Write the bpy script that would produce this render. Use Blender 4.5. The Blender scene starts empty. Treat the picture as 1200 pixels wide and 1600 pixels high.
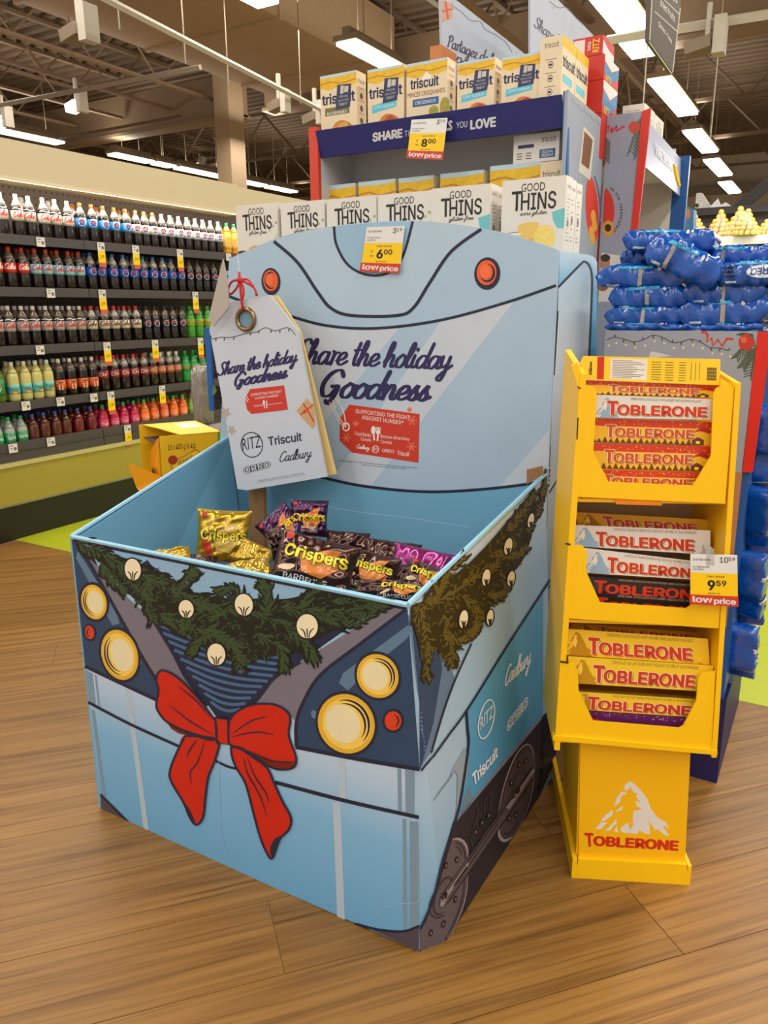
import bpy, math, random, os
from mathutils import Vector, Matrix
from mathutils.geometry import tessellate_polygon
random.seed(7)
scene = bpy.context.scene
COL = scene.collection

# ------------------------------------------------------------------ camera
FPX, PCX, PCY, CAMZ = 1194.0, 600.0, 800.0, 1.5
def _d(px, py): return Vector((px-PCX, -(py-PCY), -FPX))
AY = _d(1320, 480).normalized()
AX = -_d(-1572, 503); AX = (AX-AY*AX.dot(AY)).normalized()
AZ = AX.cross(AY)
ROT = Matrix((AX, AY, AZ))
CAM = Vector((0, 0, CAMZ))
cam = bpy.data.cameras.new('camera'); co = bpy.data.objects.new('camera', cam); COL.objects.link(co)
cam.sensor_fit = 'HORIZONTAL'; cam.sensor_width = 36.0; cam.lens = 36.0*FPX/1200.0
cam.clip_start = 0.05; cam.clip_end = 200
co.matrix_world = Matrix.Translation(CAM) @ ROT.to_4x4()
scene.camera = co

# ------------------------------------------------------------------ light and exposure
scene.view_settings.view_transform = 'Standard'; scene.view_settings.look = 'None'
scene.view_settings.gamma = 1.0; scene.view_settings.use_curve_mapping = False
scene.view_settings.exposure = 0.0
w = bpy.data.worlds.new('store_air'); scene.world = w; w.use_nodes = True
w.node_tree.nodes['Background'].inputs[0].default_value = (1.0, 0.93, 0.84, 1)
w.node_tree.nodes['Background'].inputs[1].default_value = 0.74
def area(name, loc, sx, sy, power, col=(1.0, 0.94, 0.85), rot=(0, 0, 0)):
    l = bpy.data.lights.new(name, 'AREA'); l.shape = 'RECTANGLE'; l.size = sx; l.size_y = sy
    l.energy = power; l.color = col
    o = bpy.data.objects.new(name, l); COL.objects.link(o); o.location = loc; o.rotation_euler = rot
    return o
# the store's fluorescent rows, run north-south at 4.85 m
for x, p in ((-10.3, 160), (-6.1, 240), (-2.85, 250), (0.9, 370), (4.6, 460)):
    area('fluorescent_row_light', (x, 1.5, 4.82), 0.3, 15.0, p)
for x in (-14.45, -10.3, -6.1, -2.85, 2.0):
    area('fluorescent_row_light', (x, 17.0, 4.82), 0.3, 14.0, 200)

for x in (-14.45, -10.3, -6.1, -2.85, 0.9):      # upward lamps added over the rows to brighten the dark ceiling
    area('added_ceiling_uplight', (x, 8.0, 5.12), 0.3, 26.0, 170, rot=(math.pi, 0, 0))
# ------------------------------------------------------------------ pixel -> place helpers
def ray(px, py): return ROT @ _d(px, py)
def onx(px, py, x): r = ray(px, py); return CAM+r*(x/r.x)
def ony(px, py, y): r = ray(px, py); return CAM+r*(y/r.y)
def onz(px, py, z): r = ray(px, py); return CAM+r*((z-CAMZ)/r.z)
def plane(o, n):
    o = Vector(o); n = Vector(n).normalized()
    def f(px, py):
        r = ray(px, py); return CAM+r*((o-CAM).dot(n)/r.dot(n)), n
    return f
def uvs(o, u, v):
    o = Vector(o); u = Vector(u); v = Vector(v); n = u.cross(v).normalized()
    return lambda a, b: (o+u*a+v*b, n)

# ------------------------------------------------------------------ materials
def lin(c): return tuple(((v/255)/12.92 if v/255 <= .04045 else ((v/255+.055)/1.055)**2.4) for v in c)+(1,)
MC = {}
def m(c, rough=.5, metal=0, coat=0, emit=0, var=.06, scale=9, bump=0, bscale=60, alpha=1, name='paint'):
    k = (c, rough, metal, coat, emit, var, scale, bump, bscale, alpha)
    if k in MC: return MC[k]
    t = bpy.data.materials.new(name); t.use_nodes = True; nt = t.node_tree; b = nt.nodes['Principled BSDF']
    L = nt.links.new
    b.inputs['Roughness'].default_value = rough; b.inputs['Metallic'].default_value = metal
    b.inputs['Coat Weight'].default_value = coat; b.inputs['Coat Roughness'].default_value = .12
    if emit:
        b.inputs['Base Color'].default_value = lin(c); b.inputs['Emission Color'].default_value = lin(c)
        b.inputs['Emission Strength'].default_value = emit
    else:
        tc = nt.nodes.new('ShaderNodeTexCoord'); n = nt.nodes.new('ShaderNodeTexNoise')
        n.inputs['Scale'].default_value = scale; n.inputs['Detail'].default_value = 3
        L(tc.outputs['Object'], n.inputs['Vector'])
        mx = nt.nodes.new('ShaderNodeMix'); mx.data_type = 'RGBA'
        a = lin(c); mx.inputs[6].default_value = tuple(v*(1-var) for v in a[:3])+(1,)
        mx.inputs[7].default_value = tuple(min(1, v*(1+var)) for v in a[:3])+(1,)
        L(n.outputs['Fac'], mx.inputs[0]); L(mx.outputs[2], b.inputs['Base Color'])
        if bump:
            n2 = nt.nodes.new('ShaderNodeTexNoise'); n2.inputs['Scale'].default_value = bscale
            L(tc.outputs['Object'], n2.inputs['Vector'])
            bp = nt.nodes.new('ShaderNodeBump'); bp.inputs['Strength'].default_value = bump
            bp.inputs['Distance'].default_value = .01
            L(n2.outputs['Fac'], bp.inputs['Height']); L(bp.outputs['Normal'], b.inputs['Normal'])
    if alpha < 1: b.inputs['Alpha'].default_value = alpha
    MC[k] = t; return t
def grad(name, z0, z1, stops, axis='Z', rough=.5):
    """colour printed as a gradient along a world axis (cardboard artwork)"""
    t = bpy.data.materials.new(name); t.use_nodes = True; nt = t.node_tree; b = nt.nodes['Principled BSDF']
    L = nt.links.new; b.inputs['Roughness'].default_value = rough
    g = nt.nodes.new('ShaderNodeNewGeometry'); s = nt.nodes.new('ShaderNodeSeparateXYZ')
    L(g.outputs['Position'], s.inputs[0]); mr = nt.nodes.new('ShaderNodeMapRange')
    mr.inputs['From Min'].default_value = z0; mr.inputs['From Max'].default_value = z1
    L(s.outputs[axis], mr.inputs['Value']); cr = nt.nodes.new('ShaderNodeValToRGB')
    el = cr.color_ramp.elements
    while len(el) < len(stops): el.new(.5)
    for e, (p, c) in zip(el, stops): e.position = p; e.color = lin(c)
    L(mr.outputs[0], cr.inputs[0]); L(cr.outputs[0], b.inputs['Base Color']); return t
NAVY = (27, 32, 58)
ink = m(NAVY, .5, name='navy_ink')
white = m((222, 222, 222), .5, name='white_print')
black = m((22, 21, 22), .5, name='black_print')
red = m((206, 40, 18), .45, name='red_print')
yellow = m((250, 205, 8), .45, name='yellow_card')

# ------------------------------------------------------------------ objects
def root_of(o):
    while o.parent: o = o.parent
    return o
def tag(o, label=None, cat=None, group=None, kind=None):
    if label: o['label'] = label
    if cat: o['category'] = cat
    if group: o['group'] = group
    if kind: o['kind'] = kind
    return o
def thing(name, label, cat, loc=(0, 0, 0), rotz=0, group=None, kind=None):
    o = bpy.data.objects.new(name, None); COL.objects.link(o); o.location = loc; o.rotation_euler = (0, 0, rotz)
    o.empty_display_size = .05
    return tag(o, label, cat, group, kind)
def mesh(name, geo, mat, smooth=False):
    me = bpy.data.meshes.new(name); me.from_pydata([tuple(v) for v in geo[0]], [], geo[1])
    me.materials.append(mat)
    if smooth: me.polygons.foreach_set('use_smooth', [True]*len(me.polygons))
    me.update(); return me
def part(par, name, geo, mat, label=None, smooth=False, local=False, kind=None):
    V, F = geo
    if not V: return None
    if par is not None and not local:
        r = root_of(par)
        M = (Matrix.Translation(r.location) @ r.rotation_euler.to_matrix().to_4x4()).inverted()
        V = [M @ Vector(v) for v in V]
    o = bpy.data.objects.new(name, mesh(name, (V, F), mat, smooth)); COL.objects.link(o); o.parent = par
    if label: o['label'] = label
    if kind: o['kind'] = kind
    return o
def solo(name, geo, mat, label, cat, loc=(0, 0, 0), group=None, smooth=False, kind=None):
    V = [Vector(v)-Vector(loc) for v in geo[0]]
    o = bpy.data.objects.new(name, mesh(name, (V, geo[1]), mat, smooth)); COL.objects.link(o); o.location = loc
    return tag(o, label, cat, group, kind)
def struct(name, geo, mat, label=None, par=None, loc=(0, 0, 0)):
    o = bpy.data.objects.new(name, mesh(name, ([Vector(v)-Vector(loc) for v in geo[0]], geo[1]), mat)); COL.objects.link(o); o.parent = par; o.location = loc
    if par is None: o['kind'] = 'structure'
    if label: o['label'] = label
    return o
def copy_tree(o, par=None):
    c = o.copy(); COL.objects.link(c); c.parent = par
    for ch in list(o.children): copy_tree(ch, c)
    return c

# ------------------------------------------------------------------ geometry
def join(*gs):
    V, F = [], []
    for g in gs:
        n = len(V); V += list(g[0]); F += [tuple(i+n for i in f) for f in g[1]]
    return V, F
def obox(o, u, v, w_):
    o, u, v, w_ = map(Vector, (o, u, v, w_))
    V = [o, o+u, o+u+v, o+v, o+w_, o+u+w_, o+u+v+w_, o+v+w_]
    F = [(0, 3, 2, 1), (4, 5, 6, 7), (0, 1, 5, 4), (1, 2, 6, 5), (2, 3, 7, 6), (3, 0, 4, 7)]
    if u.cross(v).dot(w_) < 0: F = [f[::-1] for f in F]
    return V, F
def box(x0, x1, y0, y1, z0, z1): return obox((x0, y0, z0), (x1-x0, 0, 0), (0, y1-y0, 0), (0, 0, z1-z0))
def tess(P): return [tuple(t) for t in tessellate_polygon([[Vector(p) for p in P]])]
def plate(P, off):
    """flat polygon (3-D points) given a thickness vector"""
    P = [Vector(p) for p in P]; off = Vector(off); n = len(P)
    T = tess(P); nn = Vector()
    for i in range(n): nn += P[i].cross(P[(i+1) % n])
    V = P+[p+off for p in P]; F = []
    for t in T:
        a, b, c = (V[i] for i in t); up = (b-a).cross(c-a).dot(off) > 0
        F.append(t[::-1] if up else t); F.append(tuple(i+n for i in (t if up else t[::-1])))
    s = nn.dot(off) > 0
    for i in range(n):
        j = (i+1) % n; q = (i, j, j+n, i+n); F.append(q if s else q[::-1])
    return V, F
def ppx(pts, surf, th):
    """plate traced on a real plane; th metres thick, away from its face"""
    P = [surf(*p)[0] for p in pts]; n = surf(*pts[0])[1]
    if n.dot(CAM-P[0]) < 0: n = -n
    return plate(P, n*-th)
def lathe(prof, seg=12, c=(0, 0, 0)):
    V, F = [], []
    for r, z in prof:
        for k in range(seg):
            a = 2*math.pi*k/seg; V.append(Vector((c[0]+r*math.cos(a), c[1]+r*math.sin(a), c[2]+z)))
    for i in range(len(prof)-1):
        for k in range(seg):
            k2 = (k+1) % seg; F.append((i*seg+k, i*seg+k2, (i+1)*seg+k2, (i+1)*seg+k))
    F.append(tuple(range(seg))[::-1]); F.append(tuple((len(prof)-1)*seg+k for k in range(seg)))
    return V, F
def tube(P, r, seg=6, closed=False):
    P = [Vector(p) for p in P]; V, F = [], []; n = len(P)
    for i, p in enumerate(P):
        t = (P[(i+1) % n]-P[i-1]) if closed else (P[min(i+1, n-1)]-P[max(i-1, 0)])
        t.normalize(); a = t.cross(Vector((.13, .31, .94))).normalized(); b = t.cross(a)
        for k in range(seg):
            an = 2*math.pi*k/seg; V.append(p+(a*math.cos(an)+b*math.sin(an))*r)
    for i in range(n if closed else n-1):
        j = (i+1) % n
        for k in range(seg):
            k2 = (k+1) % seg; F.append((i*seg+k, i*seg+k2, j*seg+k2, j*seg+k))
    if not closed: F += [tuple(range(seg))[::-1], tuple((n-1)*seg+k for k in range(seg))]
    return V, F
def sphere(c, r, seg=10, rings=6, sz=1):
    prof = [(max(.001, r*math.sin(math.pi*i/rings)), -r*sz*math.cos(math.pi*i/rings)) for i in range(rings+1)]
    return lathe(prof, seg, c)
def catmull(P, n=6, closed=False):
    if len(P) < 3: return list(P)
    Q = []; N = len(P)
    g = (lambda i: P[i % N]) if closed else (lambda i: P[max(0, min(N-1, i))])
    for i in range(N if closed else N-1):
        a, b, c, d = g(i-1), g(i), g(i+1), g(i+2)
        for k in range(n):
            t = k/n; t2 = t*t; t3 = t2*t
            Q.append(tuple(.5*(2*b[j]+(c[j]-a[j])*t+(2*a[j]-5*b[j]+4*c[j]-d[j])*t2+(3*b[j]-a[j]-3*c[j]+d[j])*t3) for j in range(2)))
    if not closed: Q.append(P[-1])
    return Q
def sq(q, a0, b0, a1, b1):
    """sub-quad of q = (BL, BR, TR, TL)"""
    def bl(a, b): return tuple((q[0][j]*(1-a)+q[1][j]*a)*(1-b)+(q[3][j]*(1-a)+q[2][j]*a)*b for j in range(2))
    return [bl(a0, b0), bl(a1, b0), bl(a1, b1), bl(a0, b1)]
FT = {}
def font(n):
    if n not in FT:
        FT[n] = None
        try:
            p = os.path.join(bpy.utils.resource_path('LOCAL'), 'datafiles', 'fonts', n)
            if os.path.exists(p): FT[n] = bpy.data.fonts.load(p)
        except Exception: pass
    return FT[n]
TX = {}
def textmesh(s, bold=0, fnt=None, sp=1.0, res=2):
    k = (s, bold, fnt, sp)
    if k in TX: return TX[k]
    c = bpy.data.curves.new('lettering', 'FONT'); c.body = s; c.resolution_u = res; c.offset = bold; c.space_character = sp
    if fnt and font(fnt): c.font = font(fnt)
    o = bpy.data.objects.new('lettering', c); COL.objects.link(o)
    dg = bpy.context.evaluated_depsgraph_get(); me = o.evaluated_get(dg).to_mesh()
    V = [(v.co.x, v.co.y) for v in me.vertices]; F = [tuple(p.vertices) for p in me.polygons]
    bpy.data.objects.remove(o); bpy.data.curves.remove(c)
    x0 = min(v[0] for v in V); x1 = max(v[0] for v in V); y0 = min(v[1] for v in V); y1 = max(v[1] for v in V)
    V = [((x-x0)/(x1-x0), (y-y0)/(y1-y0)) for x, y in V]
    TX[k] = (V, F, (x1-x0)/(y1-y0)); return TX[k]
BOWL = [(.85, .85), (.45, 1.0), (.1, .6), (.12, .15), (.4, 0), (.75, .4), (.88, .95)]
GL = {
 'a': (1.1, [BOWL, [(.88, .95), (.8, .3), (.95, 0), (1.25, .25)]]),
 'b': (.95, [[(0, .3), (.35, 1.3), (.3, 2.0), (.15, 1.6), (.12, .5), (.3, .02), (.7, .2), (.75, .7), (.5, .95), (.25, .7)], [(.7, .8), (1.0, .8)]]),
 'c': (.8, [[(.75, .8), (.45, 1), (.12, .6), (.2, .1), (.5, 0), (.9, .25)]]),
 'C': (1.2, [[(1.2, 1.6), (.95, 1.95), (.4, 1.6), (.1, .7), (.4, 0), (.9, .15), (1.25, .5)]]),
 'd': (1.1, [BOWL, [(1.12, 2.0), (.93, 1.0), (.8, .3), (.95, 0), (1.25, .25)]]),
 'D': (1.3, [[(.35, 1.9), (.2, .9), (.1, 0), (.6, .05), (1.2, .7), (1.1, 1.6), (.5, 2.0), (.1, 1.7)]]),
 'e': (.85, [[(0, .3), (.5, .45), (.75, .75), (.5, 1), (.15, .65), (.15, .2), (.45, 0), (.95, .3)]]),
 'f': (.7, [[(0, .2), (.5, 1.2), (.55, 1.9), (.35, 2.0), (.2, 1.2), (.1, -.5), (0, -1.0), (.2, -.8), (.3, 0), (.8, .3)]]),
 'g': (1.1, [BOWL, [(.88, .95), (.75, -.2), (.5, -.9), (.15, -.75), (.4, -.3), (1.2, .25)]]),
 'G': (1.45, [[(1.3, 1.5), (1.0, 1.95), (.45, 1.7), (.1, .9), (.3, .1), (.8, .1), (1.1, .7)], [(.75, .75), (1.15, .8), (1.1, .2), (.85, -.5), (.6, -.3)]]),
 'h': (1.0, [[(0, .3), (.45, 1.5), (.4, 2.0), (.22, 1.5), (.1, 0)], [(.1, .3), (.45, .95), (.7, .8), (.65, .2), (.8, 0), (1.1, .25)]]),
 'i': (.5, [[(.2, 1.0), (.12, .3), (.28, 0), (.6, .25)], [(.3, 1.4), (.32, 1.52)]]),
 'k': (.9, [[(0, .3), (.4, 1.5), (.35, 2), (.2, 1.4), (.1, 0)], [(.15, .4), (.5, .95), (.55, .7), (.2, .5), (.6, 0), (.9, .2)]]),
 'l': (.5, [[(0, .3), (.45, 1.5), (.38, 2.0), (.18, 1.4), (.12, .3), (.3, 0), (.6, .25)]]),
 'n': (.95, [[(.1, 1.0), (.08, 0)], [(.08, .3), (.45, 1.0), (.68, .8), (.62, .2), (.78, 0), (1.05, .25)]]),
 'o': (.9, [[(.5, 1.0), (.12, .6), (.15, .1), (.5, 0), (.8, .4), (.75, .85), (.5, 1.0)], [(.7, .9), (1.0, .85)]]),
 'p': (.9, [[(.15, 1.0), (.05, 0), (-.05, -1.0)], [(.08, .3), (.4, 1), (.75, .8), (.7, .2), (.3, 0)]]),
 'P': (1.0, [[(.35, 1.9), (.25, 1), (.1, 0)], [(.05, 1.6), (.5, 2.0), (1.0, 1.7), (.8, 1.1), (.3, .9)]]),
 'r': (.62, [[(.1, 1.05), (.25, .9), (.15, 0)], [(.2, .6), (.4, .95), (.65, .95)]]),
 's': (.7, [[(0, .2), (.45, 1.05), (.4, .75), (.55, .3), (.35, 0), (.05, .1)], [(.4, .02), (.8, .25)]]),
 'S': (1.05, [[(1.05, 1.6), (.8, 1.95), (.35, 1.7), (.5, 1.15), (.8, .7), (.65, .1), (.2, 0), (-.1, .35)]]),
 't': (.55, [[(.35, 1.8), (.18, .5), (.3, 0), (.65, .25)], [(0, 1.2), (.6, 1.25)]]),
 'u': (1.0, [[(.1, 1), (.08, .3), (.3, 0), (.65, .4), (.75, 1)], [(.75, 1), (.68, .3), (.85, 0), (1.1, .25)]]),
 'v': (.8, [[(.1, 1), (.25, 0), (.6, 1), (.9, .9)]]),
 'y': (1.0, [[(.1, 1), (.08, .4), (.3, .1), (.65, .4)], [(.75, 1), (.6, -.3), (.35, -.95), (.05, -.75), (.4, -.3), (1.1, .3)]]),
 'z': (.8, [[(.1, .9), (.6, .95), (.15, .05), (.7, .1)]]),
 ' ': (.55, []), '-': (.6, [[(.1, .5), (.5, .55)]]), "'": (.3, [[(.2, 2), (.15, 1.7)]]),
}
from mathutils.bvhtree import BVHTree
def cast(geo, d):
    # artwork mapper: local point on the real mesh, seen along direction d
    T = BVHTree.FromPolygons([tuple(v) for v in geo[0]], geo[1]); d = Vector(d)
    def f(p):
        h = T.ray_cast(p-d*2, d)
        if h[0] is None:
            h = T.find_nearest(p)
        n = h[1] if h[1].dot(d) < 0 else -h[1]
        return h[0], n
    return f
class Print:
    """flat artwork: 2-D shapes gathered, then laid on a surface"""
    def __init__(s): s.V = []; s.F = []; s.G = []; s.Z = []
    def _add(s, V, F, ramp=0):
        n = len(s.V); z = (len(s.G)*.618+.13) % 1.0; s.Z += [z+ramp*i/len(V) for i in range(len(V))]; s.G.append((n, len(s.F))); s.V += [tuple(v[:2]) for v in V]; s.F += [tuple(i+n for i in f) for f in F]; return s
    def poly(s, pts, smooth=False):
        if smooth: pts = catmull(pts, 5, True)
        P = [(p[0], p[1], 0) for p in pts]
        return s._add(pts, tess(P))
    def ell(s, cx, cy, rx, ry, rot=0, n=26, a0=0, a1=360):
        c, q = math.cos(math.radians(rot)), math.sin(math.radians(rot)); P = []
        full = a1-a0 >= 360
        for k in range(n if full else n+1):
            a = math.radians(a0+(a1-a0)*k/n); x, y = rx*math.cos(a), ry*math.sin(a)
            P.append((cx+x*c-y*q, cy+x*q+y*c))
        return s.poly(P)
    def arc(s, cx, cy, rx, ry, w_, rot=0, a0=0, a1=360, n=26, taper=False):
        c, q = math.cos(math.radians(rot)), math.sin(math.radians(rot)); P = []
        for k in range(n+1):
            a = math.radians(a0+(a1-a0)*k/n); x, y = rx*math.cos(a), ry*math.sin(a)
            P.append((cx+x*c-y*q, cy+x*q+y*c))
        return s.stroke(P, w_, smooth=False, taper=taper)
    def stroke(s, P, w_, smooth=True, taper=False, pen=0, cap=False, n=6):
        if smooth: P = catmull(P, n)
        V, F = [], []; N = len(P)
        for i, p in enumerate(P):
            a, b = P[max(0, i-1)], P[min(N-1, i+1)]; dx, dy = b[0]-a[0], b[1]-a[1]; l = math.hypot(dx, dy) or 1
            ww = w_/2
            if taper: ww *= max(.12, math.sin(math.pi*min(1, (i+.3)/(N-.4))))**.7
            if pen: ww *= (1-pen)+pen*min(1, abs(dy)/l*1.15)
            V += [(p[0]-dy/l*ww, p[1]+dx/l*ww), (p[0]+dy/l*ww, p[1]-dx/l*ww)]
        for i in range(N-1): F.append((2*i, 2*i+1, 2*i+3, 2*i+2))
        s._add(V, F, .6 if N > 8 else 0)
        if cap:
            for p in (P[0], P[-1]): s.ell(p[0], p[1], w_*.42, w_*.42, n=8)
        return s
    def text(s, txt, q, bold=0, fnt='Inter.woff2', sp=1.0, core=False):
        if not txt: return s
        if set(txt) & set('DZKM'): fnt = None
        V, F, asp = textmesh(txt, 0, fnt, sp)
        b = max(0, bold)*.55; D = [(0, 0)] if b < .004 or core else [(-b, 0), (b, 0), (0, -b*.7), (0, b*.7)]+([(-b*.7, -b*.5), (b*.7, -b*.5), (-b*.7, b*.5), (b*.7, b*.5)] if b > .035 else [])
        k = 1/(1+2*b/asp); kk = 1/(1+1.4*b)
        for dx, dy in D: s._add([sq(q, .5+(a-.5)*k+dx/asp, .5+(c-.5)*kk+dy, .5+(a-.5)*k+dx/asp, .5+(c-.5)*kk+dy)[0] for a, c in V], F)
        return s
    def script(s, txt, p0, p1, xh, w_, slant=.22, pen=.5, up=None):
        """brush lettering from p0 to p1 along a baseline, x-height vector 'up'"""
        W = sum(GL[c][0] for c in txt); dx, dy = (p1[0]-p0[0])/W, (p1[1]-p0[1])/W
        if up is None: up = (0, -xh)
        x = 0
        for c in txt:
            adv, st = GL[c]
            for q in st:
                P = [(p0[0]+dx*(x+a+slant*b)+up[0]*b, p0[1]+dy*(x+a+slant*b)+up[1]*b) for a, b in q]
                s.stroke(P, w_, pen=pen, cap=True, n=5)
            x += adv
        return s
    def build(s, par, name, mat, surf, layer=1, local=False, label=None, gap=.0002, kind=None, split=False):
        if not s.V: return None
        if split:
            out = []
            G = s.G+[(len(s.V), len(s.F))]
            for i in range(len(G)-1):
                q = Print(); q.V = s.V[G[i][0]:G[i+1][0]]; q.Z = s.Z[G[i][0]:G[i+1][0]]; q.F = [tuple(k-G[i][0] for k in f) for f in s.F[G[i][1]:G[i+1][1]]]
                out.append(q.build(par, name, mat, surf, layer, local, label, gap, kind))
            return out
        if getattr(surf, 'bent', False):
            ex = max(max(v[0] for v in s.V)-min(v[0] for v in s.V), max(v[1] for v in s.V)-min(v[1] for v in s.V))
            s._fine(6 if ex > 4 else getattr(surf, 'L', .008))
        V = []; nn = []; base = getattr(surf, 'base', 0)
        for (a, b), zz in zip(s.V, s.Z):
            P, n = surf(a, b)
            if not local and n.dot(CAM-P) < 0: n = -n
            V.append(P+n*(gap*layer*(1.6 if base else 1)+zz*.0001+base)); nn.append(n)
        F = []
        for f in s.F:
            c = (V[f[1]]-V[f[0]]).cross(V[f[2]]-V[f[0]])
            F.append(f if c.dot(nn[f[0]]) >= 0 else f[::-1])
        return part(par, name, (V, F), mat, label, local=local, kind=kind)
def _fine(s, L=13):
    F = []; st = []
    for f in s.F:
        for i in range(1, len(f)-1): st.append((f[0], f[i], f[i+1]))
    while st:
        t = st.pop(); d = [(math.dist(s.V[t[i]], s.V[t[(i+1) % 3]]), i) for i in range(3)]; l, i = max(d)
        if l < L: F.append(t); continue
        a, b, c = t[i], t[(i+1) % 3], t[(i+2) % 3]
        s.V.append(tuple((s.V[a][j]+s.V[b][j])/2 for j in range(2))); s.Z.append((s.Z[a]+s.Z[b])/2); k = len(s.V)-1
        st += [(a, k, c), (k, b, c)]
    s.F = F
Print._fine = _fine
def Q(x0, y0, x1, y1): return [(x0, y1), (x1, y1), (x1, y0), (x0, y0)]   # pixel rectangle, y down
def U(x0, y0, x1, y1): return [(x0, y0), (x1, y0), (x1, y1), (x0, y1)]   # local rectangle, y up

# ================================================================== THE SETTING
def wood_mat():
    t = bpy.data.materials.new('wood_plank'); t.use_nodes = True; nt = t.node_tree; b = nt.nodes['Principled BSDF']; L = nt.links.new
    tc = nt.nodes.new('ShaderNodeTexCoord'); oi = nt.nodes.new('ShaderNodeObjectInfo')
    mp = nt.nodes.new('ShaderNodeVectorMath'); mp.operation = 'MULTIPLY_ADD'
    cmb = nt.nodes.new('ShaderNodeCombineXYZ')
    m1 = nt.nodes.new('ShaderNodeMath'); m1.operation = 'MULTIPLY'; m1.inputs[1].default_value = 37
    L(oi.outputs['Random'], m1.inputs[0]); L(m1.outputs[0], cmb.inputs[0]); L(m1.outputs[0], cmb.inputs[1])
    L(tc.outputs['Object'], mp.inputs[0]); mp.inputs[1].default_value = (.9, 20, 1); L(cmb.outputs[0], mp.inputs[2])
    n1 = nt.nodes.new('ShaderNodeTexNoise'); n1.inputs['Scale'].default_value = 1.7; n1.inputs['Detail'].default_value = 7; n1.inputs['Distortion'].default_value = .5
    L(mp.outputs[0], n1.inputs['Vector'])
    mp2 = nt.nodes.new('ShaderNodeVectorMath'); mp2.operation = 'MULTIPLY_ADD'; mp2.inputs[1].default_value = (1.5, 80, 1)
    L(tc.outputs['Object'], mp2.inputs[0]); L(cmb.outputs[0], mp2.inputs[2])
    n2 = nt.nodes.new('ShaderNodeTexNoise'); n2.inputs['Scale'].default_value = 1.3; n2.inputs['Detail'].default_value = 5; n2.inputs['Distortion'].default_value = .4
    L(mp2.outputs[0], n2.inputs['Vector'])
    cr = nt.nodes.new('ShaderNodeValToRGB'); el = cr.color_ramp.elements
    while len(el) < 5: el.new(.5)
    for e, (p, c) in zip(el, [(.26, (100, 66, 26)), (.40, (130, 91, 40)), (.52, (143, 102, 46)), (.64, (154, 112, 54)), (.80, (132, 96, 48))]): e.position = p; e.color = lin(c)
    L(n1.outputs['Fac'], cr.inputs[0])
    c2 = nt.nodes.new('ShaderNodeValToRGB'); c2.color_ramp.elements[0].position = .30; c2.color_ramp.elements[0].color = (.28, .24, .21, 1); c2.color_ramp.elements[1].position = .46; c2.color_ramp.elements[1].color = (1, 1, 1, 1)
    L(n2.outputs['Fac'], c2.inputs[0])
    mx = nt.nodes.new('ShaderNodeMix'); mx.data_type = 'RGBA'; mx.blend_type = 'MULTIPLY'; mx.inputs[0].default_value = .6
    L(cr.outputs[0], mx.inputs[6]); L(c2.outputs[0], mx.inputs[7])
    hs = nt.nodes.new('ShaderNodeHueSaturation'); mr = nt.nodes.new('ShaderNodeMapRange')
    mr.inputs['To Min'].default_value = .88; mr.inputs['To Max'].default_value = 1.1
    L(oi.outputs['Random'], mr.inputs['Value']); L(mr.outputs[0], hs.inputs['Value']); L(mx.outputs[2], hs.inputs['Color'])
    L(hs.outputs[0], b.inputs['Base Color']); b.inputs['Roughness'].default_value = .42
    bp = nt.nodes.new('ShaderNodeBump'); bp.inputs['Strength'].default_value = .25; bp.inputs['Distance'].default_value = .002
    L(n2.outputs['Fac'], bp.inputs['Height']); L(bp.outputs['Normal'], b.inputs['Normal'])
    return t
YG = 3.06                                     # where the wood ends and the lime tiles begin
floor = struct('floor', box(-30, 14, -8, 34, -.06, -.004), m((150, 128, 96), .6, name='floor_base'))
WM = wood_mat(); TH = math.radians(47.8); PD = Vector((math.cos(TH), math.sin(TH), 0)); PN = Vector((-math.sin(TH), math.cos(TH), 0))
def clip(P, f):
    out = []
    for i in range(len(P)):
        a, b = P[i], P[(i+1) % len(P)]; fa, fb = f(a), f(b)
        if fa >= 0: out.append(a)
        if fa*fb < 0: out.append(a+(b-a)*(fa/(fa-fb)))
    return out
PW, PLN = .2415, 1.83
for i in range(-9, 22):
    off = random.Random(i*5+3).random()*PLN
    if i == 4: off = 1.13
    for j in range(-4, 4):
        n0 = 1.46+(i-4)*PW-.24; t0 = off+j*PLN
        g = .0011
        P = [PD*(t0+g)+PN*(n0+g), PD*(t0+PLN-g)+PN*(n0+g), PD*(t0+PLN-g)+PN*(n0+PW-g), PD*(t0+g)+PN*(n0+PW-g)]
        P = clip(P, lambda p: YG-p.y)
        if len(P) >= 3: P = clip(P, lambda p: p.x+4.70)
        if len(P) >= 3: P = clip(P, lambda p: 2.2-p.x)
        if len(P) >= 3: P = clip(P, lambda p: p.y+.6)
        if len(P) < 3: continue
        c = PD*(t0+PLN/2)+PN*(n0+PW/2)
        R = Matrix.Rotation(-TH, 3, 'Z'); V = [R @ (p-c) for p in P]
        o = bpy.data.objects.new('plank', mesh('plank', plate([Vector((v.x, v.y, -.004)) for v in V], (0, 0, .004)), WM))
        COL.objects.link(o); o.location = c; o.rotation_euler = (0, 0, TH); o.parent = floor
lime = m((176, 186, 24), .45, var=.08, scale=25, name='lime_tile')
tm = mesh('tile', box(-.304, .304, -.304, .304, -.004, 0), lime)
for i in range(-8, 9):
    for j in range(0, 7):
        o = bpy.data.objects.new('tile', tm); COL.objects.link(o); o.location = (i*.61, YG+.307+j*.61, 0); o.parent = floor
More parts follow.
